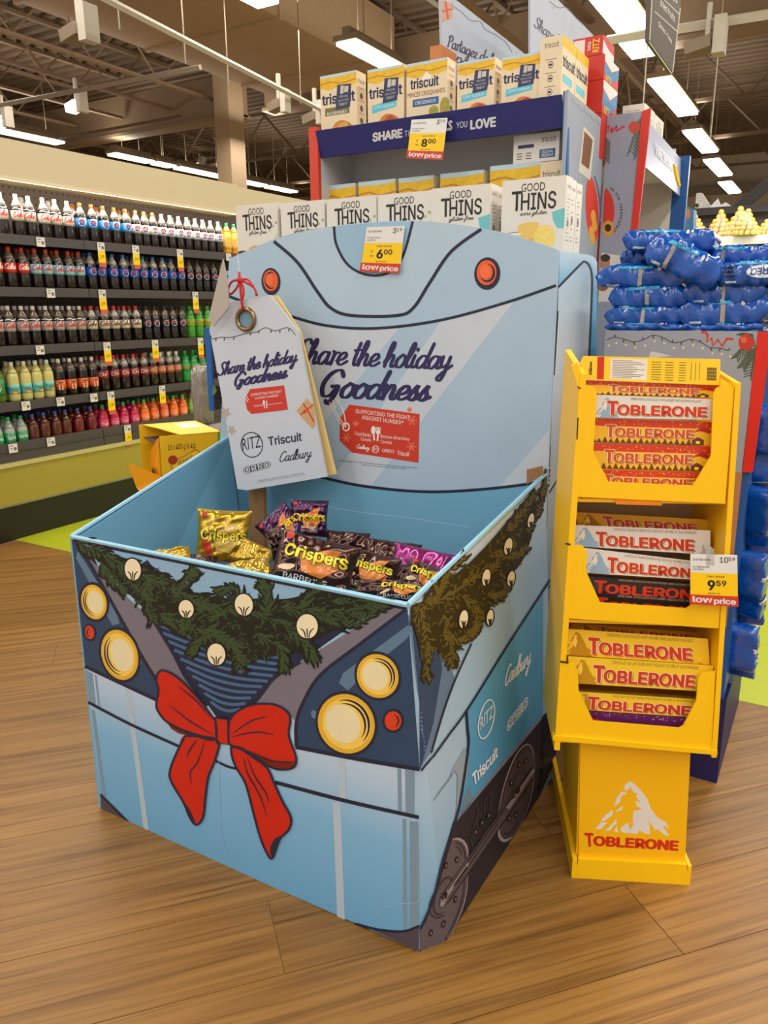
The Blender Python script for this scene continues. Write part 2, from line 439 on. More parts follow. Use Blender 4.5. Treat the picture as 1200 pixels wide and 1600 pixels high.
# far walls
struct('wall_back', box(-30, 14, 30, 30.2, 0, 8), m((206, 192, 172), .7, name='wall_paint'))
struct('wall_left', box(-26.2, -26, -8, 30, 0, 8), m((190, 172, 145), .7, name='wall_paint'))
struct('trim_back', join(box(-30, 14, 29.7, 29.98, 5.25, 5.5), *[box(x, x+.02, 29.95, 30, 0, 5.2) for x in [-10+1.1*k for k in range(14)]]), m((150, 138, 120), .6, name='trim_paint'))
# corrugated roof deck and open-web joists
deckm = m((118, 98, 76), .7, var=.15, scale=2, name='roof_deck')
V, F = [], []
ys = []
y = -6
while y < 30: ys += [(y, 6.55), (y+.09, 6.55), (y+.13, 6.47), (y+.26, 6.47)]; y += .3
for y, z in ys: V += [Vector((-26, y, z)), Vector((14, y, z))]
for i in range(len(ys)-1): F.append((2*i, 2*i+2, 2*i+3, 2*i+1))
ceil = struct('ceiling', (V, F), deckm)
struct('ceiling', box(-26, 14, -6, 30, 6.62, 6.7), deckm, par=ceil)
steel = m((150, 126, 98), .6, var=.1, name='steel_paint'); steeld = m((112, 92, 70), .6, var=.1, name='steel_paint')
def joist(x, y0, y1, zb, zt=6.4, step=.75):
    g = [box(x-.05, x+.05, y0, y1, zb, zb+.05), box(x-.05, x+.05, y0, y1, zt, zt+.06)]
    y = y0; up = True; d = zt-zb
    while y+step < y1:
        a, b = ((x, y, zb+.03), (x, y+step, zt)) if up else ((x, y, zt), (x, y+step, zb+.03))
        g.append(tube([a, b], .018, 4)); y += step; up = not up
    return join(*g)
for px, py in ((0, 50), (0, 95), (0, 137), (0, 172)):
    x = onz(px, py, 5.6).x; o = struct('roof_joist', joist(x, 1, 13.0, 5.6), steel, 'open web roof joist over the drinks aisle', par=ceil)
for x in (-10.2, -8.9, -7.3, -5.6, -3.9, -1.0, .6, 2.2):
    struct('roof_joist', joist(x, 5 if x < 0 else 0, 26, 5.75), steeld, par=ceil)
xr = onz(1138, 260, 5.3).x; 
struct('roof_joist', joist(-4.55, 7, 26.5, 5.2, 6.3, 1.0), steel, par=ceil)
for x in (-17, -18.5, -20, -21.5, -23):
    struct('roof_joist', joist(x, 2, 24, 5.6), steeld, par=ceil)
for x0, x1 in ((-24, -10.9), (-10.3, 6)):
    struct('girder', join(box(x0, x1, 13.1, 13.3, 5.3, 6.1), box(x0, x1, 13.0, 13.4, 5.28, 5.34)), steel, par=ceil)
def xtruss(y, x0, x1, zb, zt, st=1.0):
    g = [box(x0, x1, y-.05, y+.05, zb, zb+.06), box(x0, x1, y-.05, y+.05, zt, zt+.06)]; x = x0; u = True
    while x+st < x1:
        g.append(tube([(x, y, zb if u else zt), (x+st, y, zt if u else zb)], .025, 4)); x += st; u = not u
    return join(*g)
for y in (16.5, 20, 24): struct('roof_truss', xtruss(y, -24, 8, 5.2, 6.2), steeld, par=ceil)
struct('column', join(box(ony(338, 230, 12.6).x, ony(360, 230, 12.6).x, 12.6, 13.05, 0, 6.5)), m((176, 150, 118), .6, name='column_paint'))
a = onz(300, 27, 5.0); b = onz(363, 0, 5.0)
duct = solo('air_duct', join(box(-9.6, -7.1, 3.0, 12.6, 5.35, 6.25), *[box(-9.63, -7.07, y, y+.06, 5.32, 6.28) for y in (5.0, 7.2, 9.4, 11.6)]), m((170, 142, 108), .6, name='duct_paint'),
            'large square beige air duct running under the roof', 'duct', (-8.3, 7, 5.35))
# fluorescent fixtures
emi = m((255, 240, 214), emit=7.0, name='fluorescent_diffuser'); housing = m((150, 135, 115), .5, name='fixture_housing')
def fixture(x, y0, y1, z, label, group=None, wd=.28):
    t = thing('ceiling_light', label, 'light', (x, (y0+y1)/2, z), group=group)
    part(t, 'housing', join(box(x-wd/2-.03, x+wd/2+.03, y0-.04, y1+.04, z+.03, z+.10), box(x-.06, x+.06, y0, y1, z+.1, z+.2)), housing)
    part(t, 'diffuser', box(x-wd/2, x+wd/2, y0, y1, z-.01, z+.035), emi)
    part(t, 'hanger', join(*[tube([(x, y, z+.19), (x, y, 6.4)], .006, 4) for y in (y0+.3, y1-.3)]), housing)
G = 'fluorescent lights in the aisle row right of the snack display'
for k, (x, y0, y1) in enumerate(((-2.72, 8.3, 11.1), (-2.8, 11.4, 12.15), (-2.89, 13.4, 16.0), (-3.05, 17.4, 19.9), (-3.17, 20.9, 23.5), (-3.33, 24.7, 27.1))):
    fixture(x, y0, y1, 4.9, ['nearest bright strip light, cut by the top edge right of centre', 'short strip light just below the nearest bright strip light', 'long strip light directly right of the red cracker boxes', 'fourth strip light from the front in the right row', 'fifth strip light from the front in the right row', 'farthest strip light in the right row, above the white wall'][k], G, .42 if k < 2 else .34)
fixture(-6.08, 9.5, 11.0, 4.9, 'strip light hanging above the left triscuit style cracker boxes'.replace('triscuit style ', ''), None, .3)
fixture(-6.14, 6.4, 7.95, 4.9, 'strip light cut by the top edge left of centre', None, .3)
G = 'strip lights above the drinks gondola header'
for k, (y0, y1) in enumerate(((8.0, 11.55), (12.9, 14.0), (14.15, 14.7), (14.9, 16.6), (17.3, 18.2), (18.4, 19.6))):
    fixture(-14.47, y0, y1, 4.9, ['large strip light at the left edge above the drinks header', 'second strip light above the drinks header', 'short middle strip light above the drinks header', 'strip light left of the square column', 'far strip light just right of the square column', 'farthest strip light above the cream header'][k], G, .3)
# tracks with heads, wires
trk = m((205, 196, 180), .5, name='track_white'); trkg = m((140, 124, 104), .5, name='track_grey')
def bar(p, q, r): return tube([p, q], r, 4)
t = thing('lighting_track', 'long white lighting track sloping down from the top left corner', 'track', (-5.9, 7, 4))
part(t, 'rail', bar(onz(120, -25, 4.0), onz(503, 172, 4.0), .03), trk)
for px, py in ((182, 2), (187, 47), (290, 105), (357, 115)):
    pass
part(t, 'cable', join(*[tube([onz(px, py, 4.0), onz(px, py, 4.0)+Vector((0, 0, 2.4))], .007, 4) for px, py in ((187, 47), (290, 100), (357, 133), (470, 163))]), trkg)
def head(px, py, z, label, s=.13, lit=False):
    hang = lit
    c = onz(px, py, z); t = thing('track_head', label, 'spotlight', c)
    part(t, 'mount', join(box(c.x-.02, c.x+.02, c.y-.02, c.y+.02, c.z+.02, c.z+.3)), trk)
    if hang: part(t, 'cable', tube([c+Vector((0, 0, .28)), c+Vector((0, 0, (5.34 if px == 120 else 6.58)-c.z))], .006, 4), trkg)
    part(t, 'gear_box', box(c.x+.06, c.x+.06+s*.6, c.y-s*.5, c.y+s*.5, c.z-.14, c.z+s), trk)
    part(t, 'lamp_head', obox(c+Vector((-s, -s*.6, -.12)), (s*1.3, 0, .04), (0, s*1.2, 0), (-.02, 0, .1)), m((255, 238, 205), emit=6, name='lamp_lit') if lit else trkg)
head(125, 42, 3.98, 'unlit white spotlight on the long white track', .16)
head(436, 158, 3.98, 'small white spotlight near the lower end of the white track', .12)
head(492, 178, 3.98, 'white spotlight at the lower end of the white track beside the cracker display', .14)
head(120, 160, 4.3, 'lit spotlight under the grey cross track', .14, True)
head(5, 184, 4.3, 'lit spotlight at the left edge under the grey cross track', .14, True)
head(312, 256, 6.0, 'distant lit spotlight left of the square column', .2, True)
head(1105, 62, 3.9, 'large white spotlight box on the right hand track', .17)
t = thing('lighting_track', 'grey lighting track crossing the ceiling at left', 'track', (-7.5, 6.8, 4.2)); part(t, 'rail', bar(onz(-20, 168, 4.2), onz(313, 105, 4.2), .035), trkg)
t = thing('lighting_track', 'white lighting track behind the hanging grey sign', 'track', (-1, 8.2, 4.05)); part(t, 'rail', bar(onz(948, 63, 4.05), onz(1215, 20, 4.05), .05), trk)
part(t, 'cable', join(tube([onz(1010, 53, 4.05), onz(1010, 53, 4.05)+Vector((0, 0, 2.3))], .008, 4)), trkg)
struct('conduit', join(tube([(-24, 20, 4.9), (4, 20, 5.3)], .03, 4), tube([(-24, 11, 4.8), (-11, 11.5, 5.0)], .03, 4)), steeld, 'thin steel conduit crossing between the joists', par=ceil)
for px in (217, 232, 248, 516, 540):
    pass
# hanging aisle sign, top right
S = plane((-1.0, 5.2, 3.0), (.93, -.36, 0))
t = thing('hanging_sign', 'dark grey hanging aisle sign with white words, seen edge on', 'sign', S(1036, 40)[0])
part(t, 'board', ppx([(1018, -40), (1063, -40), (1063, 12), (1050, 112), (1015, 63)], S, .03), m((92, 84, 76), .5, name='sign_grey'))
fr = Print()
for q in (((1014, 65), (1050, 116)), ((1051, 113), (1063, 12)), ((1015, 63), (1021, -40)), ((1023, 18), (1059, 50)), ((1026, -12), (1061, 22))): fr.stroke(q, 1.6, smooth=False)
fr.build(t, 'frame_line', m((190, 180, 165), .4, name='sign_frame'), S, 2)
p = Print()
p.text('gluten-free', [(1029, 42), (1050, 72), (1049, 60), (1029, 30)], .01); p.text('dried fruits', [(1031, 8), (1054, 35), (1055, 24), (1032, -3)], .01); p.text('snacks', [(1036, -14), (1058, 6), (1059, -4), (1037, -24)], .01)
p.build(t, 'lettering', white, S, 3)
part(t, 'wire', join(tube([S(1022, 0)[0], S(1022, 0)[0]+Vector((0, 0, 3.2))], .004, 4), tube([S(1060, 0)[0], S(1060, 0)[0]+Vector((0, 0, 3.2))], .004, 4)), trkg)
t = thing('hanging_wire', 'pair of thin wires hanging from the roof right of the sign', 'wire', (-1.5, 8, 3)); part(t, 'strand', join(*[tube([onz(px, py, 3.2), onz(px, py, 3.2)+Vector((0, 0, 3.2))], .006, 4) for px, py in ((1005, 165), (1037, 110), (1108, 240))]), trk)

# ================================================================== THE TRAIN-FRONT CARDBOARD BIN
YF = 1.343
SF = plane((0, YF, 0), (0, -1, 0))
A = ony(637, 945, YF); B = Vector((-.703, YF+.005, 0)); Cc = onz(697, 1469, 0); Dd = Vector((-.651, 2.2, 0)); E_ = Vector((-.72, 2.2, 1.02))
LT = ony(112, 838, YF); LB = ony(158, 1267, YF); LB.z = 0
LBk = Vector((-1.97, 2.2, 1.04)); LBb = Vector((-1.90, 2.2, 0))
H0 = plane((0, 2.2, 0), (0, -1, 0))
def tris_surf(T):
    pl = [((b-a).cross(c-a).normalized(), a, b, c) for a, b, c in T]
    def f(px, py):
        r = ray(px, py); best = None
        for n, a, b, c in pl:
            t = (a-CAM).dot(n)/r.dot(n); P = CAM+r*t
            s = min((b-a).cross(P-a).dot(n), (c-b).cross(P-b).dot(n), (a-c).cross(P-c).dot(n))
            if best is None or s > best[0]: best = (s, P, n)
        return best[1], best[2]
    return f
SS = tris_surf([(A, B, Cc), (A, Cc, Dd), (A, Dd, E_)]); SS.bent = True; SS.base = .0012
bin_ = thing('cardboard_display_bin', 'large light blue cardboard bin printed as a train front with headlights, garland and red bow', 'display bin', (-1.3, 1.8, 0))
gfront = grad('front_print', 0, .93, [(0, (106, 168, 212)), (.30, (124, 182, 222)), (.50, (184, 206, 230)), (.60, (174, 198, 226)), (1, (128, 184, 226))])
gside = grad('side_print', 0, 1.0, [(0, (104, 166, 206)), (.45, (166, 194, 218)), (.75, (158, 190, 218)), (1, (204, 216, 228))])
gin = m((112, 172, 206), .5, var=.04, scale=3, name='blue_board'); edge = m((150, 200, 226), .5, name='board_edge')
kraft = m((150, 112, 72), .7, name='kraft_board')
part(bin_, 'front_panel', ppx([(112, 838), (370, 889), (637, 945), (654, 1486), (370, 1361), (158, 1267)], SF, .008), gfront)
V = [A, B, Cc, Dd, E_]; off = Vector((-.008, 0, 0)); n = 5
V2 = V+[v+off for v in V]
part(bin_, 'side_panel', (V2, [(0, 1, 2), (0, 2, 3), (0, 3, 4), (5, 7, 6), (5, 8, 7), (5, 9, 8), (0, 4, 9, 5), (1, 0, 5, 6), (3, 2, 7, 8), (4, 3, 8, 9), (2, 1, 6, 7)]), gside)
part(bin_, 'inner_lining', join(plate([A+Vector((-.011, .01, -.004)), Vector((-.70, YF+.02, .3)), Vector((-.69, 2.19, .3)), E_+Vector((-.011, -.01, -.004))], (-.002, 0, 0)),
     plate([LT+Vector((.01, .012, -.004)), Vector((-1.83, YF+.012, .3)), Vector((-1.90, 2.19, .3)), LBk+Vector((.01, -.01, -.004))], (.002, 0, 0)),
     box(-1.80, -.76, YF+.012, YF+.014, .3, .885)), gin)
part(bin_, 'side_panel', plate([LT, Vector((LB.x, YF, 0)), LBb, LBk], (-.008, 0, 0)), gin, 'plain blue left side wall')
part(bin_, 'floor_board', box(-1.88, -.74, YF+.03, 2.18, .50, .51), kraft)
part(bin_, 'rim', join(tube([LT, A], .0065, 6), tube([A, E_], .0065, 6), tube([LT, LBk], .0065, 6)), edge)
# --- header board
hp = catmull([(358, 404), (395, 388), (433, 372), (480, 360), (523, 353), (580, 347), (641, 345), (700, 349), (747, 356), (785, 363), (817, 372), (850, 382), (873, 391)], 4)+[(856, 735), (852, 830), (846, 1000), (400, 1010), (338, 800), (343, 705)]
ghead = m((166, 193, 217), .5, var=.02, name='header_print')
header = part(bin_, 'header_panel', ppx(hp, H0, .01), ghead)
navy = ink
def P_(): return Print()
# pale windscreen and its light bands
P_().poly([(355, 462), (397, 477), (440, 492), (512, 510), (590, 513), (690, 500), (790, 473), (869, 446), (857, 735), (852, 748), (820, 757), (735, 766), (655, 768), (565, 760), (507, 748), (343, 705)]).build(header, 'windscreen', m((166, 190, 213), .5, name='windscreen_print'), H0, 1)
P_().poly([(397, 477), (440, 492), (512, 510), (590, 513), (625, 510), (440, 745), (400, 735), (350, 640)]).poly([(690, 500), (806, 468), (580, 759), (545, 756), (525, 740)]).poly([(858, 672), (857, 735), (852, 748), (779, 762)]).build(header, 'windscreen_glint', m((193, 203, 216), .5, name='glint_print'), H0, 2, split=True)
P_().poly([(343, 700), (507, 748), (565, 760), (655, 768), (735, 766), (820, 757), (852, 749), (846, 1000), (400, 1010), (338, 800)]).build(header, 'lower_print', gin, H0, 2)
P_().poly(catmull([(522, 354), (526, 383), (545, 415), (577, 430), (609, 425), (630, 399), (645, 346)], 5)+[(600, 347), (560, 350)]).build(header, 'badge_print', m((150, 186, 214), .5, name='badge_print'), H0, 1)
P_().poly(catmull([(428, 377), (465, 410), (497, 457), (523, 487), (550, 493)], 5)+catmull([(620, 493), (646, 481), (672, 441), (705, 393), (752, 357)], 5)+[(700, 349), (641, 345), (580, 347), (523, 353), (480, 360)]).build(header, 'nose_print', m((176, 199, 219), .5, name='nose_print'), H0, .5)
p = P_()
p.stroke([(522, 354), (526, 383), (545, 415), (577, 430), (609, 425), (630, 399), (645, 346)], 4)
p.stroke([(428, 377), (465, 410), (497, 457), (518, 482), (550, 493), (620, 493), (646, 481), (672, 441), (705, 393), (752, 358)], 5)
p.stroke([(355, 462), (397, 477), (450, 493), (512, 509), (590, 513), (690, 500), (790, 473), (869, 446)], 4.5)
p.stroke([(500, 745), (565, 759), (655, 768), (735, 766), (820, 757), (852, 749)], 4.5)
p.ell(423.6, 440, 15, 21.5, -4); p.ell(761.5, 427.5, 20.5, 25.5, 4)
p.build(header, 'outline', navy, H0, 3)
P_().ell(423, 438.5, 11.5, 16.5, -4).ell(760.5, 426, 15.5, 19.5, 4).build(header, 'marker_lamp', m((232, 92, 40), .4, name='orange_print'), H0, 4, split=True)
P_().arc(424, 438, 8.5, 12.5, 3.5, 0, 60, 300, taper=True).arc(761, 426, 11, 13.5, 4, 0, -80, 150, taper=True).build(header, 'lamp_shade', navy, H0, 5, split=True)
P_().ell(421, 437, 6, 9).ell(758.5, 424.5, 8.5, 11).build(header, 'lamp_glow', m((240, 112, 62), .4, name='orange_print'), H0, 6, split=True)
p = P_()
p.script('Share the holiday', (460, 567), (703, 577), 20, 5.6, pen=.6, up=(2, -19.5))
p.script('Goodness', (497, 619), (668, 626), 24, 7.4, pen=.55, up=(2, -21.5))
p.build(header, 'brush_lettering', m((40, 33, 84), .5, name='violet_ink'), H0, 4)
P_().poly([(531, 654), (546, 632), (656, 647), (654, 723), (550, 707), (531, 688)]).build(header, 'printed_tag', m((203, 55, 34), .5, name='tag_red'), H0, 4)
sn = P_()
for cx, cy, r in ((541, 684, 7), (644, 657, 8), (643, 698, 8), (556, 662, 5), (640, 640, 4)):
    for a in range(0, 180, 60):
        c, s = math.cos(math.radians(a))*r, math.sin(math.radians(a))*r; sn.stroke([(cx-c, cy-s), (cx+c, cy+s)], 2, smooth=False)
sn.build(header, 'snowflake', m((226, 112, 90), .5, name='flake_print'), H0, 5)
p = P_()
p.text('SUPPORTING THE FIGHT', [(556, 645.5), (641, 656), (641, 649.5), (556, 639)], .02); p.text("AGAINST HUNGER*", [(566, 655), (631, 664), (631, 657.5), (566, 648.5)], .02)
p.text('Food Banks', [(555, 680), (580, 683), (580, 677), (555, 674)]); p.text('Canada', [(564, 688), (580, 690), (580, 685), (564, 683)])
p.text('Banques alimentaires', [(595, 685), (640, 690), (640, 683.5), (595, 678.5)]); p.text('Canada', [(595, 692), (612, 694), (612, 689), (595, 687)])
p.ell(583.5, 672, 3.5, 6.5).stroke([(584, 676), (585, 688)], 2.6, smooth=False).stroke([(591, 679), (590, 689)], 2.6, smooth=False).poly([(587, 667), (588.5, 667), (589, 673), (590, 673), (590, 667), (592, 667), (592, 673), (593, 673), (593.5, 667), (595, 668), (594.5, 677), (591, 680), (588, 677)])
p.script('Cadbury', (557, 700), (577, 703), 3.5, 1.1, up=(.4, -3.2)); p.arc(587, 702, 5, 5.5, 1); p.text('RITZ', [(583.5, 704), (590.5, 705), (590.5, 700), (583.5, 699)], .02)
p.text('OREO', [(597, 706), (616, 708), (616, 703), (597, 701)], .03); p.text('Triscuit', [(621, 711), (640, 713), (640, 706), (621, 704)], .03)
p.stroke([(520, 625), (526, 645), (541, 668)], 1.6).stroke([(524, 622), (536, 640), (541, 665)], 1.6).stroke([(515, 628), (528, 655), (538, 668)], 1.4).arc(541, 667, 5, 6, 2.2)
p.build(header, 'tag_lettering', m((236, 226, 222), .5, name='white_print'), H0, 6)
p = P_()
p.text('Mondelez Canada Inc., 2021. All snacking and food brands shown are used under license.', [(529, 721), (653, 733), (653, 730), (529, 718)])
p.text('Trademarks are property of their respective owners.', [(565, 727.5), (635, 734), (635, 731.5), (565, 725)])
p.build(header, 'fine_print', navy, H0, 4)
P_().stroke([(505, 790), (560, 800), (640, 809), (735, 824)], 1.2).build(header, 'fold_line', m((160, 200, 222), .5, name='fold'), H0, 4)
part(bin_, 'corner_flap', ppx([(823, 734), (847, 728), (850, 741), (823, 757)], plane((0, 2.12, 0), (0, -1, 0)), .004), kraft)
# --- rear box that the header is folded from
RX = -.722; SR = plane((RX, 0, 0), (1, 0, 0))
rear = [SR(*q)[0] for q in ((874, 392), (920, 398), (929, 402), (933, 410), (932, 480), (930, 560))]+[Vector((RX, 2.62, .6)), Vector((RX, 2.6, 0)), Vector((RX, 2.225, 0)), Vector((RX, 2.225, .9))]
gcol = grad('column_print', 0, 1.7, [(0, (28, 30, 42)), (.33, (40, 44, 60)), (.36, (130, 150, 168)), (.5, (180, 184, 188)), (.8, (206, 214, 222)), (.96, (180, 212, 230))])
part(bin_, 'rear_box', plate(rear, (-.01, 0, 0)), gcol, 'right side wall of the rear box')
part(bin_, 'rear_box', join(box(-1.98, RX-.011, 2.23, 2.60, 1.63, 1.645), box(-1.98, RX-.011, 2.60, 2.61, .0, 1.645), box(-1.99, -1.98, 2.23, 2.61, 0, 1.645)), m((150, 176, 198), .6, name='blue_board'), 'top, back and left walls')
P_().poly([(908, 412), (917, 410), (923, 418), (926, 440), (924, 520), (921, 600), (932, 600), (932, 480), (933, 410), (929, 402), (920, 398), (874, 392), (873, 446)]).build(bin_, 'column_border', grad('border_print', 1.3, 1.67, [(0, (70, 150, 200)), (.7, (110, 184, 222)), (1, (190, 214, 230))]), SR, 1)
P_().stroke([(872, 449), (907, 413), (914, 409), (921, 416), (925, 436), (923, 500), (920, 570)], 3.4).stroke([(858, 770), (884, 728)], 2).stroke([(852, 925), (875, 890)], 2).build(bin_, 'column_line', navy, SR, 2, split=True)
P_().stroke([(873.5, 393), (870, 486)], 2, smooth=False).stroke([(870, 486), (868, 520), (864, 586)], 5, smooth=False).stroke([(863, 586), (859, 696)], 2, smooth=False).stroke([(858, 696), (856, 730)], 5, smooth=False).stroke([(856, 730), (850, 930)], 2.5, smooth=False).build(bin_, 'fold_gap', m((16, 16, 20), .8, name='dark_gap'), SR, 3, split=True)
P_().poly([(852, 960), (872, 905), (866, 1170), (862, 1225), (838, 1255)]).build(bin_, 'column_base_print', m((26, 28, 40), .5, name='dark_base'), SR, 1)

# --- front artwork
def fr_(q): return q
dkblue = m((38, 66, 100), .5, var=.12, scale=3, name='dark_blue_print')
P_().poly([(112, 843), (141, 881), (186, 961), (224, 1029), (246, 1062), (247, 1096), (133, 1041)]).poly([(637, 952), (656, 1202), (560, 1184), (463, 1166), (462, 1128), (474, 1097), (501, 1054), (560, 1008), (628, 955)]).build(bin_, 'lamp_surround', dkblue, SF, 1, split=True)
lg = m((118, 114, 128), .5, var=.12, scale=5, name='grey_print'); 
P_().poly([(115, 843), (141, 881), (186, 961), (224, 1029), (244, 1062), (300, 1080), (325, 1100), (291, 1059), (269, 1017), (235, 965), (175, 912), (124, 845)]).poly([(620, 944), (634, 947), (631, 954), (560, 1008), (501, 1054), (474, 1097), (463, 1128), (440, 1105), (370, 1113), (400, 1096), (430, 1059), (460, 1040), (540, 990)]).build(bin_, 'grey_band', lg, SF, 2, split=True)
P_().poly([(235, 872), (600, 938), (560, 970), (460, 1040), (430, 1059), (400, 1096), (372, 1120), (345, 1130), (325, 1102), (291, 1059), (269, 1017), (235, 965), (190, 900)]).build(bin_, 'grille_panel', m((24, 36, 66), .5, name='grille_navy'), SF, 1)
p = P_()
for k in range(10):
    xl, xr_ = 244+9.5*k, 452-8.5*k; yl, yr = 975+13.5*k, 1030+8.6*k
    p.stroke([(xl, yl), ((xl*2+xr_)/3, (yl*2+yr)/3+7), ((xl+2*xr_)/3, (yl+2*yr)/3+7), (xr_, yr)], 4.6)
p.build(bin_, 'grille_slat', m((66, 104, 146), .5, name='slat_blue'), SF, 2, split=True)
P_().poly([(225, 868), (330, 888), (440, 910), (596, 938), (560, 944), (475, 948), (400, 945), (325, 938), (270, 905), (238, 884)]).build(bin_, 'top_band', m((142, 182, 214), .5, name='sky_print'), SF, 2)
p = P_()
p.stroke([(114, 844), (370, 896), (636, 951)], 5, smooth=False)
p.stroke([(325, 938), (400, 945), (475, 948), (560, 944), (590, 938)], 5)
p.stroke([(115, 843), (141, 881), (186, 961), (224, 1029), (246, 1064)], 5); p.stroke([(235, 962), (269, 1017), (291, 1059), (325, 1102)], 5)
p.stroke([(634, 952), (560, 1008), (501, 1054), (474, 1097), (463, 1130), (463, 1166)], 5); p.stroke([(470, 1035), (430, 1059), (400, 1096), (368, 1118)], 4)
p.stroke([(133, 1041), (190, 1068), (250, 1096)], 5); p.stroke([(462, 1167), (560, 1186), (656, 1202)], 6)
p.stroke([(138, 1097), (205, 1132), (280, 1166)], 4.5); p.stroke([(338, 1189), (355, 1197), (370, 1201)], 4); p.stroke([(430, 1222), (540, 1251), (655, 1277)], 6)
p.stroke([(157, 1241), (178, 1262), (205, 1288), (232, 1302)], 4); p.stroke([(555, 1443), (590, 1452), (630, 1455), (656, 1446)], 4)
p.build(bin_, 'front_outline', navy, SF, 4)
P_().poly([(157, 1241), (180, 1263), (205, 1290), (228, 1301), (158, 1267)]).poly([(580, 1452), (631, 1456), (655, 1448), (655, 1486)]).build(bin_, 'wheel_corner', m((78, 68, 78), .5, name='wheel_grey'), SF, 3, split=True)
P_().poly([(122, 860), (184, 961), (187, 974), (176, 977), (119, 872)]).poly([(530, 1067), (536, 1052), (637, 977), (643, 982), (637, 997), (575, 1047), (544, 1079)]).ell(491, 1116, 4.5, 7, -20).ell(218, 1034, 3.5, 7).build(bin_, 'lamp_glint', m((92, 122, 152), .5, name='glint_blue'), SF, 3, split=True)
P_().poly([(196, 1076), (204, 1080), (233, 1301), (225, 1299)]).poly([(528, 1184), (540, 1186), (541, 1248), (530, 1246)]).poly([(520, 1252), (532, 1254), (539, 1437), (527, 1434)]).build(bin_, 'pale_stripe', m((176, 196, 214), .5, name='pale_stripe'), SF, 2, split=True)
P_().poly([(621, 1200), (627, 1201), (628, 1268), (622, 1267)]).poly([(633, 1202), (648, 1204), (648, 1273), (634, 1270)]).poly([(629, 1279), (635, 1280), (636, 1452), (630, 1452)]).poly([(640, 1282), (654, 1285), (655, 1446), (641, 1450)]).poly([(134, 1046), (145, 1052), (150, 1102), (139, 1097)]).poly([(148, 1054), (151, 1055), (157, 1106), (154, 1105)]).poly([(143, 1108), (148, 1111), (166, 1248), (160, 1242)]).build(bin_, 'grey_stripe', m((122, 150, 172), .5, name='grey_stripe'), SF, 2, split=True)
P_().stroke([(590, 1428), (600, 1418), (618, 1415), (628, 1411), (650, 1410), (660, 1400), (665, 1398)], 1.2).stroke([(342, 1120), (347, 1300), (372, 1365)], .8).build(bin_, 'crease', m((150, 190, 215), .5, name='crease'), SF, 6)
gold = m((226, 178, 48), .4, name='gold_print'); cream = m((232, 222, 180), .45, name='cream_print'); amber = m((244, 206, 96), .4, name='amber_print')
LAMPS = [(147.3, 940.5, 19.5, 27.5, -14, 1), (187.5, 1023, 28, 40, -16, 1), (590.5, 1056, 32, 35, -28, -1), (541.5, 1130.5, 43.5, 47.5, -30, -1)]
p1, p2, p3, p4, p5 = P_(), P_(), P_(), P_(), P_()
for cx, cy, rx, ry, rot, s in LAMPS:
    p1.ell(cx, cy, rx+4, ry+4.5, rot, 32); p2.ell(cx, cy, rx, ry, rot, 32); p3.ell(cx-s*rx*.02, cy, rx*.86, ry*.86, rot, 30)
    p4.ell(cx+s*rx*-.12*(-1), cy, rx*.6, ry*.66, rot, 28)
    b = 90 if s > 0 else -90
    p5.arc(cx, cy, rx*.80, ry*.80, rx*.09, rot, 180-75 if s > 0 else -75, 180+75 if s > 0 else 75, taper=True).arc(cx, cy, rx*.66, ry*.68, rx*.08, rot, 180-70 if s > 0 else -70, 180+70 if s > 0 else 70, taper=True)
p1.ell(140.5, 988, 10, 14, -10).ell(614.5, 1126, 17, 19)
p1.build(bin_, 'headlight_rim', navy, SF, 4, split=True); p2.build(bin_, 'headlight', gold, SF, 5, split=True); p3.build(bin_, 'headlight_lens', amber, SF, 6, split=True); p4.build(bin_, 'headlight_centre', cream, SF, 7, split=True); p5.build(bin_, 'headlight_line', navy, SF, 8, split=True)
P_().ell(140.5, 988, 7, 10.5, -10).ell(614.5, 1126, 13, 15).build(bin_, 'side_marker', m((214, 62, 30), .4, name='marker_red'), SF, 5, split=True)
P_().arc(141, 988, 4.5, 6.5, 2, 0, 90, 270, taper=True).arc(615, 1126, 8, 9.5, 2.5, 0, -80, 80, taper=True).build(bin_, 'marker_line', navy, SF, 6)
